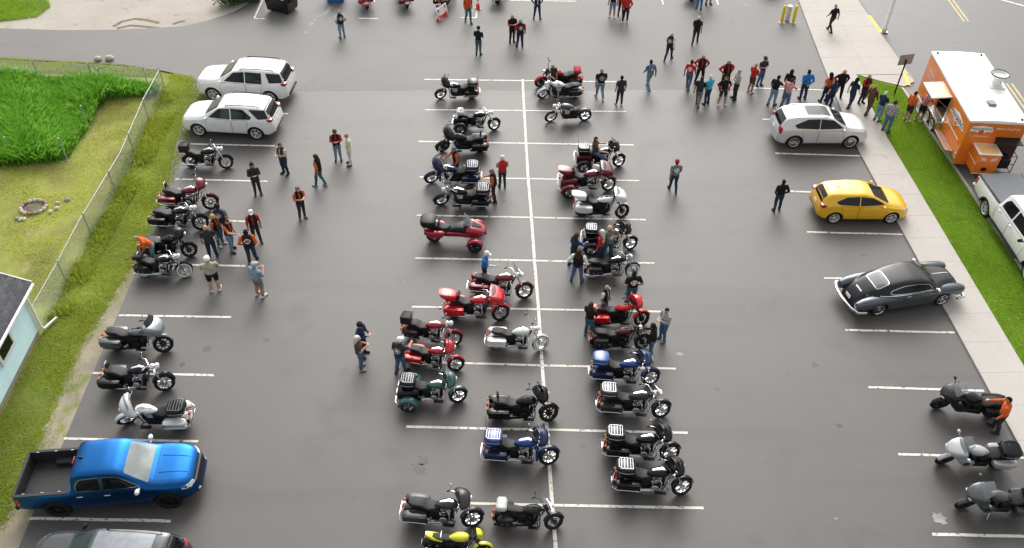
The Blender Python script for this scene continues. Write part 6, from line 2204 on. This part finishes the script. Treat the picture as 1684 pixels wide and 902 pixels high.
obj('lid', MB().loft([[(x, y_, z) for x, y_ in rrect(.66 * s, .49 * s, .1, 3)] for z, s in ((1.0, 1.0), (1.05, .99), (1.12, .6))]), BLB, bb)
for s_ in (-1, 1):
    obj('wheel', MB().lathe([(.1, .03), (.1, -.03)], (.4 * s_, -.3, .1), n=12), RUBBER, bb)

# shrub at the top left: stems and a leafy crown
def shrub(px, py, r, h, n, label, mat):
    c = g(px, py)
    t = thing('shrub', label, 'shrub', (c.x, c.y, 0))
    st = MB()
    for k in range(7):
        a = 2 * pi * k / 7
        st.tube([(0, 0, 0), (.3 * r * math.cos(a), .3 * r * math.sin(a), h * .4), (.7 * r * math.cos(a + .3), .7 * r * math.sin(a + .3), h * .85)], [.03, .02, .008], 5)
    obj('stem', st, M('bark', (.11, .08, .055), .9), t)
    cl = rng.normal(0, 1, (40, 3))
    cl /= np.linalg.norm(cl, axis=1)[:, None]
    cl = cl * rng.uniform(.35, 1, (40, 1)) * np.array([r, r, h * .5]) + np.array([0, 0, h * .55])
    P = cl[rng.integers(0, 40, n)] + rng.normal(0, .16 * r, (n, 3))
    P[:, 2] = np.maximum(P[:, 2], .04)
    u = rng.normal(0, 1, (n, 3))
    u /= np.linalg.norm(u, axis=1)[:, None]
    w2 = np.cross(u, rng.normal(0, 1, (n, 3)))
    w2 /= np.linalg.norm(w2, axis=1)[:, None]
    L = rng.uniform(.04, .09, (n, 1))
    V = np.stack([P - u * L, P + w2 * L * .5, P + u * L, P - w2 * L * .5], 1).reshape(-1, 3)
    me = bpy.data.meshes.new('crown')
    me.from_pydata(V.tolist(), [], (np.arange(n)[:, None] * 4 + np.arange(4)).tolist())
    me.materials.append(mat)
    o = link('crown', me, t)


LEAF = mixmat('shrub_leaf', [((.06, .13, .02), 2, .35, .65, 3), ((.1, .17, .03), 6, .55, .75, 3)], rough=.6, bump=0, base=(.035, .085, .015))
shrub(378, 4, 1.0, 1.2, 5000, 'leafy green shrub beside the dumpsters at the top edge', LEAF)
shrub(1268, -14, .8, 1.0, 1500, 'bare brownish shrub at the top edge near yellow bollards', M('dry_leaf', (.16, .12, .08), .9))
for (px, py, s, lb) in ((161, 101, .22, 'pale boulder, left of the pair behind the back fence'), (180, 100, .26, 'pale boulder, right of the pair behind the back fence')):
    c = g(px, py)
    bo = obj('boulder', stone(px, s, s * .8, s * .7), STN[0], None, (c.x, c.y + .1, s * .4), smooth=60)
    tag(bo, lb, 'boulder', 'boulders behind the fence')

# ================================================================== people
def V3(x, y_, z):
    return Vector((x, y_, z))


def mir(p):
    return (-p[0], p[1], p[2])


ST_LEG = ((.11, .03, .5), (.125, -.02, .085))
POSES = {
    'stand': dict(aR=((.255, -.02, 1.14), (.265, .06, .9)), lR=((.11, .03, .5), (.13, .0, .085)), lL=((-.11, .03, .5), (-.14, .06, .085))),
    'phone': dict(aR=((.25, .05, 1.16), (.09, .27, 1.24)), lR=((.1, .03, .5), (.12, -.02, .085))),
    'hips': dict(aR=((.35, -.1, 1.17), (.2, .02, 1.0)), lR=((.14, .02, .5), (.19, -.02, .085))),
    'fold': dict(aR=((.25, .09, 1.17), (-.06, .2, 1.2)), aL=((-.25, .08, 1.15), (.06, .17, 1.14)), lR=ST_LEG),
    'walk': dict(aR=((.25, -.13, 1.16), (.27, -.1, .92)), aL=((-.25, .08, 1.15), (-.24, .26, .99)), lR=((.1, .2, .53), (.1, .3, .09)), lL=((-.1, .0, .5), (-.1, -.3, .14)), lean=4),
    'stroll': dict(aR=((.26, .06, 1.15), (.25, .2, .95)), aL=((-.26, -.1, 1.15), (-.27, -.08, .91)), lR=((.1, .02, .5), (.1, -.2, .11)), lL=((-.1, .14, .52), (-.1, .2, .085)), lean=3),
    'pockets': dict(aR=((.31, -.1, 1.16), (.2, .06, .96)), lR=((.12, .02, .5), (.16, .04, .085)), lL=((-.1, .04, .5), (-.11, -.04, .085))),
    'back': dict(aR=((.27, -.12, 1.15), (.05, -.18, 1.0)), lR=ST_LEG),
    'reach': dict(aR=((.24, .2, 1.24), (.14, .46, 1.22)), aL=((-.26, .0, 1.14), (-.24, .12, .92)), lR=((.1, .06, .5), (.12, .06, .085)), lL=((-.1, .0, .5), (-.13, -.1, .085)), lean=6),
    'bend': dict(aR=((.24, .2, 1.2), (.16, .42, 1.12)), aL=((-.24, .2, 1.2), (-.16, .42, 1.1)), lR=((.11, .08, .5), (.13, .0, .085)), lean=38),
    'sit': dict(aR=((.33, .2, 1.14), (.36, .46, 1.1)), lR=((.3, .4, .7), (.31, .36, .34)), sit=True, lean=-4),
}


def build_pose(name, sp):
    lean = R(sp.get('lean', 0))
    sit = sp.get('sit')
    pz = .87 if sit else .95
    LM = Matrix.Translation((0, 0, pz)) @ Matrix.Rotation(-lean, 4, 'X') @ Matrix.Translation((0, 0, -pz))
    up = lambda p: LM @ V3(*p)
    dz = -.06 if sit else 0
    B = []  # bones: a, b, ra, rb, region
    hl = lambda p: (p[0], p[1], p[2] + dz)
    pel = V3(0, 0, pz)
    chest = up(hl((0, .0, 1.3)))
    neck = up(hl((0, .0, 1.47)))
    head = up(hl((0, .025, 1.63)))
    mb = MB()

    def cap_(a, b, ra, rb, reg, n=10, flat=1.0):
        a, b = Vector(a), Vector(b)
        B.append((a, b, ra, rb, reg))
        mb.tube([a, b], [ra, rb], n)
        mb.sph(a, ra, n, 6)
        mb.sph(b, rb, n, 6)

    def blob(c, r, reg, rot=lean):
        c = Vector(c)
        m2 = MB().sph((0, 0, 0), r, 14, 9)
        mt = Matrix.Rotation(-rot, 3, 'X')
        mb.add([mt @ Vector(v) + c for v in m2.v], m2.f)
        if reg:
            B.append((c, c + Vector((0, 0, .001)), max(r) * .8, max(r) * .8, reg))
    blob((0, 0, pz - .02), (.185, .14, .13), 'hip', 0)
    for z, rx, ry in ((1.03, .178, .13), (1.13, .185, .14), (1.24, .2, .138), (1.34, .205, .13), (1.41, .18, .1)):
        blob(up(hl((0, -.005, z))), (rx, ry, .1), None)
    B.append((up(hl((0, 0, 1.0))), up(hl((0, 0, 1.4))), .165, .175, 'torso'))
    B.append((up(hl((-.12, 0, 1.39))), up(hl((.12, 0, 1.39))), .06, .06, 'torso'))
    cap_(up(hl((0, -.01, 1.42))), up(hl((0, .005, 1.54))), .058, .052, 'neck')
    blob(head, (.086, .106, .126), 'head')
    blob(up(hl((0, .045, 1.575))), (.056, .062, .062), 'head')
    blob(up(hl((0, .132, 1.62))), (.016, .022, .03), 'head')
    for s_ in (-1, 1):
        blob(up(hl((s_ * .088, .005, 1.625))), (.014, .026, .034), 'head')
    aR = sp['aR']
    aL = sp.get('aL', tuple(mir(p) for p in aR))
    lR = sp['lR']
    lL = sp.get('lL', tuple(mir(p) for p in lR))
    for s_, A, L in ((1, aR, lR), (-1, aL, lL)):
        sh = up(hl((s_ * .2, 0, 1.4)))
        el, wr_ = up(hl(A[0])), up(hl(A[1]))
        cap_(sh, el, .074, .056, 'uarm')
        cap_(el, wr_, .052, .036, 'farm')
        d = (wr_ - el).normalized()
        side = d.cross(Vector((0, 0, 1)))
        if side.length < .15:
            side = d.cross(Vector((0, 1, 0)))
        side.normalize()
        nrm = side.cross(d).normalized()
        pc = wr_ + d * .05
        cap_(wr_ + d * .015, wr_ + d * .075, .03, .034, 'hand', 8)
        for k, ln in enumerate((.062, .072, .067, .052)):
            b0 = wr_ + d * .085 + side * (-.03 + k * .02)
            b1 = b0 + d * ln * .55 + nrm * .006
            b2 = b1 + d * ln * .4 - nrm * .018
            cap_(b0, b1, .0115, .0105, 'hand', 6)
            cap_(b1, b2, .0105, .009, 'hand', 6)
        t0 = wr_ + d * .035 + side * .028
        t1 = t0 + d * .03 + side * .03
        cap_(t0, t1, .013, .012, 'hand', 6)
        cap_(t1, t1 + d * .03 - nrm * .012, .012, .01, 'hand', 6)
        hp = V3(s_ * .095, 0, pz - .03)
        kn, an = Vector(L[0]), Vector(L[1])
        cap_(hp, kn, .108, .076, 'thigh')
        mid = kn.lerp(an, .32) - Vector((0, .018, 0))
        cap_(kn, mid, .072, .072, 'calf')
        cap_(mid, an, .07, .056, 'calf')
        toe = an + Vector((s_ * .03, .15, -.045))
        heel = an + Vector((0, -.045, -.04))
        cap_(heel, toe, .05, .045, 'foot')
        cap_(an, an + Vector((0, .03, -.03)), .042, .045, 'foot')
    me = mb.mesh('body_' + name, 0)
    o = link('tmp', me)
    m = o.modifiers.new('r', 'REMESH')
    m.mode = 'VOXEL'
    m.voxel_size = .0125
    m = o.modifiers.new('s', 'SMOOTH')
    m.factor = .5
    m.iterations = 3
    m = o.modifiers.new('d', 'DECIMATE')
    m.ratio = .17
    bpy.context.view_layer.update()
    body = eval_mesh(o)
    bpy.data.objects.remove(o)
    body.materials.clear()
    for k in range(8):
        body.materials.append(None)
    # label faces by the nearest bone
    C = np.array([p.center[:] for p in body.polygons])
    best = np.full(len(C), 1e9)
    reg = np.zeros(len(C), int)
    tt = np.zeros(len(C))
    for i, (a, b, ra, rb, r_) in enumerate(B):
        a_, d_ = np.array(a), np.array(b - a)
        t = np.clip(((C - a_) @ d_) / (d_ @ d_), 0, 1)
        dist = np.linalg.norm(C - (a_ + t[:, None] * d_), axis=1) - (ra + (rb - ra) * t)
        k = dist < best
        best[k] = dist[k]
        reg[k] = i
        tt[k] = t[k]
    LI = LM.inverted()
    zmin = C[:, 2].min()
    vestf = []
    for i, p in enumerate(body.polygons):
        r_ = B[reg[i]][4]
        t = tt[i]
        c = LI @ p.center
        c.z -= dz
        if r_ in ('head', 'neck'):
            s = 0
            if r_ == 'head' and (c.z > 1.695 - max(0, c.y) * .1 or (c.y < .01 and c.z > 1.57 and abs(c.x) < .1)):
                s = 6
            elif r_ == 'head' and c.y > .09 and abs(abs(c.x) - .032) < .016 and abs(c.z - 1.642) < .012:
                s = 7
            if r_ == 'neck' and c.z < 1.475:
                s = 1
        elif r_ == 'torso':
            s = 1 if c.z > .985 else 3
            vestf.append(i)
        elif r_ == 'uarm':
            s = 1 if t < .72 else 2
        elif r_ == 'farm':
            s = 2
        elif r_ == 'hand':
            s = 0
        elif r_ == 'hip':
            s = 1 if c.z > .985 else 3
            if c.z > .98:
                vestf.append(i)
        elif r_ == 'thigh':
            s = 3 if t < .88 else 4
        elif r_ == 'calf':
            s = 4
        else:
            s = 5
        p.material_index = s
    body.shade_smooth()
    # waistcoat: the trunk's own surface set a little outwards
    bm = bmesh.new()
    bm.from_mesh(body)
    bm.faces.ensure_lookup_table()
    keep = set(vestf)
    bmesh.ops.delete(bm, geom=[f for f in bm.faces if f.index not in keep], context='FACES')
    # open front: leave a gap over the breastbone
    def front(f):
        c = LI @ f.calc_center_median()
        return c.y > .06 and abs(c.x) < .035
    bmesh.ops.delete(bm, geom=[f for f in bm.faces if front(f)], context='FACES')
    bm.normal_update()
    nn = {v: v.normal.copy() for v in bm.verts}
    for v in bm.verts:
        v.co += nn[v] * .017
    be = [e for e in bm.edges if e.is_boundary]
    ex = bmesh.ops.extrude_edge_only(bm, edges=be)
    for v in ex['geom']:
        if isinstance(v, bmesh.types.BMVert):
            c = (LI @ v.co)
            v.co += (up(hl((0, 0, c.z - dz))) - v.co).normalized() * .02
    for f in bm.faces:
        f.material_index = 0
    vest = bpy.data.meshes.new('vest_' + name)
    bm.to_mesh(vest)
    bm.free()
    vest.materials.clear()
    vest.materials.append(None)
    vest.shade_smooth()
    off = zmin
    return dict(body=body, vest=vest, LM=LM @ Matrix.Translation((0, 0, dz)), foot=0 if sit else -zmin)


POSE = {k: build_pose(k, v) for k, v in POSES.items()}


def print_mat(name, col, ring, core, rough=.9):
    """cloth with a printed emblem on the back"""
    if name in MATS:
        return MATS[name]
    m = cloth(col).copy()
    m.name = name
    t = m.node_tree
    b = t.nodes['Principled BSDF']
    b.inputs['Roughness'].default_value = rough
    tc = t.nodes.new('ShaderNodeTexCoord')
    sp = t.nodes.new('ShaderNodeSeparateXYZ')
    t.links.new(tc.outputs['Object'], sp.inputs[0])

    def mth(op, a, b_=None):
        n = t.nodes.new('ShaderNodeMath')
        n.operation = op
        for i, q in enumerate((a, b_)):
            if q is None:
                continue
            if isinstance(q, (int, float)):
                n.inputs[i].default_value = q
            else:
                t.links.new(q, n.inputs[i])
        return n.outputs[0]
    dz = mth('SUBTRACT', sp.outputs['Z'], 1.27)
    d = mth('SQRT', mth('ADD', mth('MULTIPLY', sp.outputs['X'], sp.outputs['X']), mth('MULTIPLY', dz, dz)))
    isback = mth('LESS_THAN', sp.outputs['Y'], -.02)
    prev = b.inputs['Base Color'].links[0].from_socket
    for lo, hi, c in ((.085, .122, ring), (-1, .058, core)):
        f = mth('MULTIPLY', mth('MULTIPLY', mth('GREATER_THAN', d, lo), mth('LESS_THAN', d, hi)), isback)
        mx = t.nodes.new('ShaderNodeMix')
        mx.data_type = 'RGBA'
        t.links.new(f, mx.inputs['Factor'])
        t.links.new(prev, mx.inputs['A'])
        mx.inputs['B'].default_value = (*c, 1)
        prev = mx.outputs['Result']
    t.links.new(prev, b.inputs['Base Color'])
    MATS[name] = m
    return m


SKINS = [M('skin_%d' % k, c, .55, var=.08, scale=12, spec=.4) for k, c in enumerate(((.45, .26, .18), (.5, .3, .22), (.36, .2, .135)))]
EYE = M('eye_dark', (.02, .015, .012), .3)
C_ = dict(black=(.014, .014, .015), dark=(.035, .035, .038), grey=(.17, .175, .18), lgrey=(.34, .34, .34), white=(.68, .67, .64), orange=(.62, .12, .025), red=(.45, .03, .03), jeans=(.075, .13, .23), ljeans=(.17, .25, .34),
          djeans=(.03, .045, .08), navy=(.02, .03, .065), teal=(.04, .12, .15), blue=(.03, .16, .42), turq=(.05, .42, .55), pink=(.52, .24, .24), beige=(.4, .36, .27), olive=(.13, .14, .09), brown=(.1, .06, .04), maroon=(.12, .02, .025),
          lime=(.6, .62, .4), sky=(.22, .3, .38), cream=(.55, .5, .42), check=(.2, .2, .22), purple=(.03, .025, .08), rcheck=(.34, .06, .07))
HAIR = dict(black=(.012, .01, .009), brown=(.05, .03, .018), grey=(.32, .31, .3), white=(.6, .58, .55), blond=(.42, .3, .14), bald=None, red=(.4, .02, .03))


def cap_mesh(kind):
    if kind == 'cap':
        mb = MB().lathe([(.092, -.01), (.093, .03), (.08, .075), (.045, .1), (0, .107)], (0, .0, 0), 'z', 16)
        mb.loft([[(x, y_, z) for x, y_ in ((-.07, .07), (-.05, .15), (0, .17), (.05, .15), (.07, .07))] for z in (-.012, .0)])
    elif kind == 'bandana':
        mb = MB().lathe([(.09, -.03), (.094, .02), (.08, .07), (.045, .095), (0, .1)], (0, -.005, 0), 'z', 14)
        mb.loft([[(-.03, -.085, -.02), (.03, -.085, -.02), (.02, -.1, -.02)], [(-.02, -.14, -.1), (.02, -.14, -.1), (.01, -.145, -.1)]])
    return mb


def longhair():
    mb = MB()
    S = []
    for z, rx, ry, yc in ((.115, .02, .03, 0), (.1, .06, .075, -.005), (.05, .087, .1, -.01), (-.03, .092, .09, -.03), (-.12, .09, .06, -.06), (-.22, .075, .04, -.075), (-.26, .04, .025, -.075)):
        S.append([(rx * math.cos(2 * pi * k / 14), yc + ry * math.sin(2 * pi * k / 14), z) for k in range(14)])
    return mb.loft(S)


def plaid(name, c1, c2):
    if name in MATS:
        return MATS[name]
    m = M(name, c1, .9)
    t = m.node_tree
    ck = t.nodes.new('ShaderNodeTexChecker')
    tc = t.nodes.new('ShaderNodeTexCoord')
    ck.inputs['Scale'].default_value = 22
    ck.inputs['Color1'].default_value = (*c1, 1)
    ck.inputs['Color2'].default_value = (*c2, 1)
    t.links.new(tc.outputs['Object'], ck.inputs['Vector'])
    t.links.new(ck.outputs['Color'], t.nodes['Principled BSDF'].inputs['Base Color'])
    return m


NP = 0


def person(px, py, face, pose, label, top='black', sleeve='skin', trou='jeans', low=None, shoe='dark', hair='brown', vest=None, vem=None, pem=None, cap=None, long=False, fat=1.0, h=1.0, at=None, z=0.0):
    global NP
    NP += 1
    D = POSE[pose]
    c = at if at is not None else g(px, py, z)
    root = thing('person', label, 'person', (c.x, c.y, z + (D['foot'] - .005) * h if at is None else c.z), R(face), 'people standing about the lot')
    root.scale = (h * fat, h * (1 + (fat - 1) * 1.2), h)
    b = link('body', D['body'], root)
    sk = SKINS[NP % 3]
    topm = cloth(C_[top]) if not pem else print_mat('print_%s_%s' % (top, pem), C_[top], C_[pem], C_[pem])
    if top in ('check', 'rcheck'):
        topm = plaid('plaid_' + top, *(((.03, .03, .034), (.5, .5, .5)) if top == 'check' else ((.36, .03, .04), (.55, .35, .34))))
    trm = cloth(C_[trou])
    lo = trm if low is None else (sk if low == 'skin' else cloth(C_[low]))
    ms = [sk, topm, sk if sleeve == 'skin' else (topm if sleeve in ('check', 'rcheck') else cloth(C_[sleeve])), trm, lo, cloth(C_[shoe]), sk if HAIR[hair] is None else cloth(HAIR[hair]), EYE]
    for sl, m in zip(b.material_slots, ms):
        sl.link = 'OBJECT'
        sl.material = m
    if vest:
        v = link('vest', D['vest'], root)
        vm = cloth(C_[vest]) if not vem else print_mat('vest_%s_%s' % (vest, vem), C_[vest], C_[vem], C_['orange'] if vem == 'white' else C_['white'], .6)
        v.material_slots[0].link = 'OBJECT'
        v.material_slots[0].material = vm
    if cap:
        kind, cc = cap
        k = part('hat', 'hat' + kind, lambda: cap_mesh(kind), cloth(C_[cc]), root)
        k.matrix_local = D['LM'] @ Matrix.Translation((0, .022, 1.668)) @ Matrix.Scale(1.15, 4)
    if long:
        k = part('hair', 'lhair', longhair, cloth(HAIR[hair]), root)
        k.matrix_local = D['LM'] @ Matrix.Translation((0, .0, 1.645)) @ Matrix.Scale(1.15, 4)
    return root


# ---- left side of the lot
person(470, 286, 150, 'phone', 'person in grey vest and dark jeans looking at a phone near the white SUVs', 'cream', 'skin', 'djeans', hair='brown', vest='dark', fat=1.1)
person(425, 320, 200, 'phone', 'person all in black standing at the end of a stall line', 'dark', 'dark', 'dark', hair='black', long=True)
person(528, 306, 70, 'stroll', 'person in orange and black jacket and jeans walking left', 'orange', 'orange', 'teal', shoe='lgrey', hair='brown', long=True, vest='black')
person(557, 264, 190, 'phone', 'person in red shirt and black vest beside the pale yellow coat', 'red', 'red', 'ljeans', hair='brown', vest='black', cap=('cap', 'brown'))
person(577, 270, 110, 'stand', 'person in pale yellow jacket and white trousers', 'lime', 'lime', 'white', shoe='brown', hair='grey')
person(498, 359, 215, 'phone', 'person in orange shirt, dark trousers and grey cap standing alone', 'orange', 'skin', 'dark', hair='grey', vest='black', cap=('cap', 'grey'), shoe='grey')
person(370, 389, 5, 'pockets', 'person with navy vest emblem and black cap beside the black bagger', 'grey', 'skin', 'dark', vest='navy', vem='lgrey', cap=('cap', 'black'), fat=1.15)
person(363, 403, 250, 'stand', 'blond person in orange vest and teal jeans', 'orange', 'skin', 'teal', shoe='white', hair='blond', long=True, vest='black', h=.95)
person(352, 424, 20, 'stand', 'person in dark shirt and dark jeans in front of the blond person', 'dark', 'skin', 'navy', hair='bald', fat=1.1)
person(383, 412, 250, 'reach', 'person in orange and black vest reaching out, blue jeans', 'orange', 'skin', 'ljeans', hair='brown', vest='black', fat=1.05)
person(424, 398, 200, 'stand', 'person in white cap and red white shirt at the right of the left group', 'red', 'red', 'dark', hair='grey', vest='black', cap=('cap', 'white'), pem='white')
person(416, 431, 10, 'pockets', 'person in orange shirt and black emblem vest, back turned to the camera', 'orange', 'orange', 'djeans', hair='black', vest='black', vem='white', fat=1.12)
person(355, 477, 15, 'fold', 'heavy person in beige shirt, dark shorts and white cap', 'beige', 'beige', 'black', low='skin', shoe='white', hair='grey', cap=('cap', 'white'), fat=1.28)
person(429, 486, 330, 'phone', 'person in grey blue tee, denim shorts and white shoes', 'sky', 'skin', 'grey', low='skin', shoe='white', hair='grey', cap=('cap', 'lgrey'), fat=1.2)
person(258, 430, 120, 'bend', 'person in orange top and jeans bending over the whitewall cruiser', 'orange', 'orange', 'ljeans', hair='blond', vest=None)
# ---- centre left
person(751, 292, 110, 'reach', 'person in orange shirt and grey bandana behind the navy tourer', 'orange', 'orange', 'djeans', hair='grey', vest='black', cap=('bandana', 'grey'))
person(826, 308, 10, 'phone', 'person in pink shirt with red vest and white cap, back to camera', 'pink', 'cream', 'djeans', hair='white', vest='red', cap=('cap', 'white'))
person(812, 330, 80, 'reach', 'person in orange and black shirt with bandana touching a luggage rack', 'orange', 'orange', 'dark', hair='grey', vest='black', cap=('bandana', 'grey'))
person(797, 466, 260, 'reach', 'person in white and blue shirt standing behind the maroon chrome cruiser', 'blue', 'white', 'purple', hair='white', cap=('cap', 'white'))
person(660, 612, 330, 'reach', 'person in navy shirt and white cap behind the red batwing bagger', 'navy', 'skin', 'jeans', hair='grey', vest='dark', vem='lgrey', cap=('cap', 'white'), fat=1.1)
person(598, 584, 250, 'phone', 'person in navy shirt and black cap behind the white haired one', 'navy', 'navy', 'dark', hair='grey', cap=('cap', 'black'), fat=1.1)
person(595, 606, 280, 'phone', 'white haired person in dark brown vest and blue jeans left of the red bagger', 'brown', 'skin', 'jeans', hair='white', vest='brown', long=True, shoe='lgrey')
# ---- centre right
person(906, 152, 200, 'reach', 'grey haired person in black leaning by the red custom cruiser', 'dark', 'skin', 'black', hair='grey', cap=None)
person(986, 162, 10, 'stroll', 'person in black tee with back print and blue jeans near the top stall', 'black', 'skin', 'ljeans', hair='grey', pem='lgrey', shoe='white', fat=1.15)
person(1018, 173, 10, 'stand', 'person in dark grey tee and trousers with black hair by the stall end', 'dark', 'skin', 'dark', hair='black', shoe='white')
person(1066, 147, 20, 'walk', 'person with blue sleeves, grey vest and jeans walking away', 'blue', 'blue', 'ljeans', hair='black', vest='grey', vem='olive')
person(1098, 100, 330, 'walk', 'white haired person in black emblem vest and white sleeves striding away', 'white', 'white', 'djeans', hair='white', vest='black', vem='lgrey')
person(1142, 73, 340, 'walk', 'white haired person in black shirt and trousers walking up the lot', 'dark', 'skin', 'dark', hair='white', vest='black')
person(1106, 315, 5, 'stroll', 'person in bright red cap and grey printed tee standing alone', 'grey', 'skin', 'djeans', hair='brown', cap=('cap', 'red'), pem='white')
person(942, 437, 300, 'reach', 'brown haired person in blue jacket left of the black trike', 'navy', 'blue', 'dark', hair='brown', long=True)
person(998, 424, 30, 'hips', 'bald person in olive vest standing against the black trike', 'olive', 'skin', 'teal', hair='bald', vest='olive', vem='lgrey', fat=1.2)
person(985, 431, 60, 'stand', 'white haired person in red jersey with white print', 'red', 'red', 'djeans', hair='white', pem='white', long=True)
person(948, 463, 345, 'hips', 'person with white sleeves, black vest and jeans, back to camera', 'white', 'white', 'jeans', hair='brown', vest='black', long=True, fat=1.12)
person(1036, 499, 8, 'pockets', 'person in black tee with white back print behind the red batwing bagger', 'black', 'skin', 'teal', hair='black', pem='white', fat=1.15)
person(992, 519, 230, 'stand', 'blond person in white and black top behind the red batwing bagger', 'white', 'skin', 'grey', hair='blond', vest='black', h=.95)
person(967, 551, 320, 'phone', 'brown haired person in black jacket and teal jeans left of the red bagger', 'black', 'black', 'teal', hair='brown', long=True, shoe='lgrey')
person(1088, 559, 120, 'phone', 'person in light grey top and jeans right of the red bagger', 'lgrey', 'lgrey', 'jeans', hair='black', shoe='grey')
person(1069, 587, 60, 'reach', 'person in black hoodie with white shoes beside the black cruiser', 'black', 'black', 'jeans', hair='black', shoe='white', cap=('bandana', 'black'))
# ---- top of the lot
person(563, 63, 30, 'pockets', 'person in black vest and light jeans standing alone near the chalky streak', 'white', 'skin', 'ljeans', hair='grey', vest='black', vem='lgrey')
person(770, 37, 200, 'stroll', 'person in orange vest and jeans beside the red traffic cone', 'red', 'orange', 'teal', hair='brown', vest='orange', h=1.02)
person(787, 91, 340, 'phone', 'person in black tee and cap with dark jeans standing alone near the top', 'black', 'black', 'teal', hair='grey', cap=('cap', 'black'))
person(842, 70, 200, 'phone', 'person in black with orange sleeve, left of the pair near the top', 'black', 'orange', 'black', hair='grey', vest='black')
person(855, 78, 10, 'stand', 'person in red shirt and black emblem vest, right of the pair near the top', 'red', 'red', 'navy', hair='grey', vest='black', vem='lgrey', fat=1.1)
person(883, 31, 185, 'hips', 'person in white shirt and navy jacket at the top edge', 'white', 'navy', 'navy', hair='brown', vest='navy')
person(1006, 28, 170, 'stand', 'person in denim shorts and white shoes at the top edge', 'black', 'skin', 'ljeans', low='skin', shoe='white', hair='brown')
person(1020, 25, 190, 'stand', 'person in red and black behind the red jacket at the top edge', 'black', 'red', 'dark', hair='brown', vest='red')
person(1028, 37, 170, 'pockets', 'person in bright red jacket and black trousers at the top edge', 'red', 'red', 'black', hair='grey', shoe='white')
person(1149, 14, 170, 'stand', 'person in bright blue jeans at the top edge', 'dark', 'skin', 'blue', hair='brown')
person(1164, 7, 200, 'stand', 'person in pale blue jeans cut off by the top edge', 'grey', 'skin', 'ljeans', hair='grey')
person(1364, 53, 20, 'walk', 'person in black tee walking on the pale concrete apron', 'black', 'skin', 'dark', hair='grey', z=SW)
person(1276, 347, 5, 'pockets', 'person in black top and jeans standing between silver SUV and yellow hatchback', 'black', 'black', 'djeans', hair='black')
# ---- queue to the food trailer
person(1130, 147, 330, 'stroll', 'person in red and white top with jeans, leftmost of the food queue', 'red', 'pink', 'jeans', hair='black', pem='white')
person(1149, 137, 175, 'hips', 'person in red jacket, black vest and black trousers, legs apart', 'red', 'red', 'black', hair='grey', vest='black', fat=1.08)
person(1146, 175, 330, 'stroll', 'person in black vest and grey jeans beside the turquoise top', 'black', 'skin', 'grey', hair='brown', vest='dark')
person(1161, 172, 30, 'phone', 'person in turquoise top and dark jeans', 'turq', 'turq', 'djeans', hair='white')
person(1190, 146, 190, 'hips', 'person in red and black shirt behind the one in dark shorts', 'red', 'red', 'dark', hair='grey', vest='black', fat=1.15)
person(1186, 173, 180, 'hips', 'person in black and red tee, dark shorts and bright white shoes', 'black', 'red', 'dark', low='skin', shoe='white', hair='brown', pem='white')
person(1207, 163, 100, 'phone', 'person in grey tee and dark jeans right of the dark shorts', 'lgrey', 'skin', 'dark', hair='grey', cap=('cap', 'lgrey'))
person(1233, 152, 300, 'phone', 'person in red top and brown shorts with a phone', 'red', 'skin', 'brown', low='skin', shoe='white', hair='blond')
person(1248, 141, 200, 'phone', 'person in grey tee and jeans behind the red top', 'dark', 'skin', 'jeans', hair='black', cap=('cap', 'dark'))
person(1268, 173, 310, 'reach', 'person in black tee and light jeans left of the pink top', 'black', 'skin', 'ljeans', hair='black', fat=1.08)
person(1291, 163, 320, 'stand', 'person with long black hair and black jacket behind the pink top', 'black', 'black', 'dark', hair='black', long=True)
person(1289, 178, 300, 'reach', 'person in pale pink top and blue jeans behind the silver SUV', 'pink', 'pink', 'jeans', hair='brown', fat=1.1)
person(1319, 163, 10, 'back', 'person in bright blue shirt and dark jeans, arms behind', 'blue', 'blue', 'djeans', hair='black', fat=1.15)
person(1354, 168, 20, 'stand', 'person in orange and white top with dark hair by the concrete edge', 'orange', 'white', 'navy', hair='black', long=True)
person(1375, 164, 180, 'hips', 'person in black shirt with red sleeves standing tall in the queue', 'black', 'maroon', 'black', hair='bald', vest='black', fat=1.1, h=1.04)
person(1362, 176, 20, 'stand', 'person in dark blue overall in front of the orange and white top', 'navy', 'skin', 'navy', hair='brown', h=.95)
person(1395, 177, 300, 'stroll', 'black haired person in blue grey jacket on the sidewalk', 'navy', 'white', 'djeans', hair='black', long=True, z=SW)
person(1415, 170, 200, 'phone', 'person in bright red and black jacket on the sidewalk', 'red', 'red', 'dark', hair='grey', vest='black', vem='red', z=SW)
person(1424, 188, 300, 'stroll', 'person in maroon shirt and brown trousers stepping along the sidewalk', 'maroon', 'maroon', 'brown', hair='blond', vest='brown', z=SW)
person(1441, 199, 300, 'fold', 'white haired person in blue tee and light jeans at the grass edge', 'navy', 'skin', 'ljeans', hair='white', z=SW)
person(1455, 217, 315, 'stand', 'person in black and white checked shirt and blue jeans', 'check', 'check', 'jeans', hair='brown', fat=1.1, h=1.05, z=SW)
person(1489, 199, 290, 'stand', 'person in orange tee and grey shorts waiting at the trailer', 'orange', 'orange', 'dark', low='skin', shoe='white', hair='black', z=.03)
person(1510, 199, 290, 'reach', 'person in red checked shirt and black shorts at the serving window', 'rcheck', 'skin', 'black', low='skin', shoe='white', hair='black', z=.03)
# ---- others
person(1634, 707, 60, 'reach', 'person in orange shirt and grey trousers tending the black sport tourer', 'orange', 'orange', 'dark', hair='black', fat=1.1)
rb, ra_, rs_ = [q for q in BIKES if q[0] == rider_bike][0]
bp = rb.location + Vector((math.cos(ra_), math.sin(ra_), 0)) * (-.32 * rs_)
person(0, 0, math.degrees(ra_) - 90, 'sit', 'person in dark brown vest and blue jeans seated on the maroon trimmed trike', 'brown', 'skin', 'jeans', hair='brown', at=Vector((bp.x, bp.y, -.02)), vest='brown')
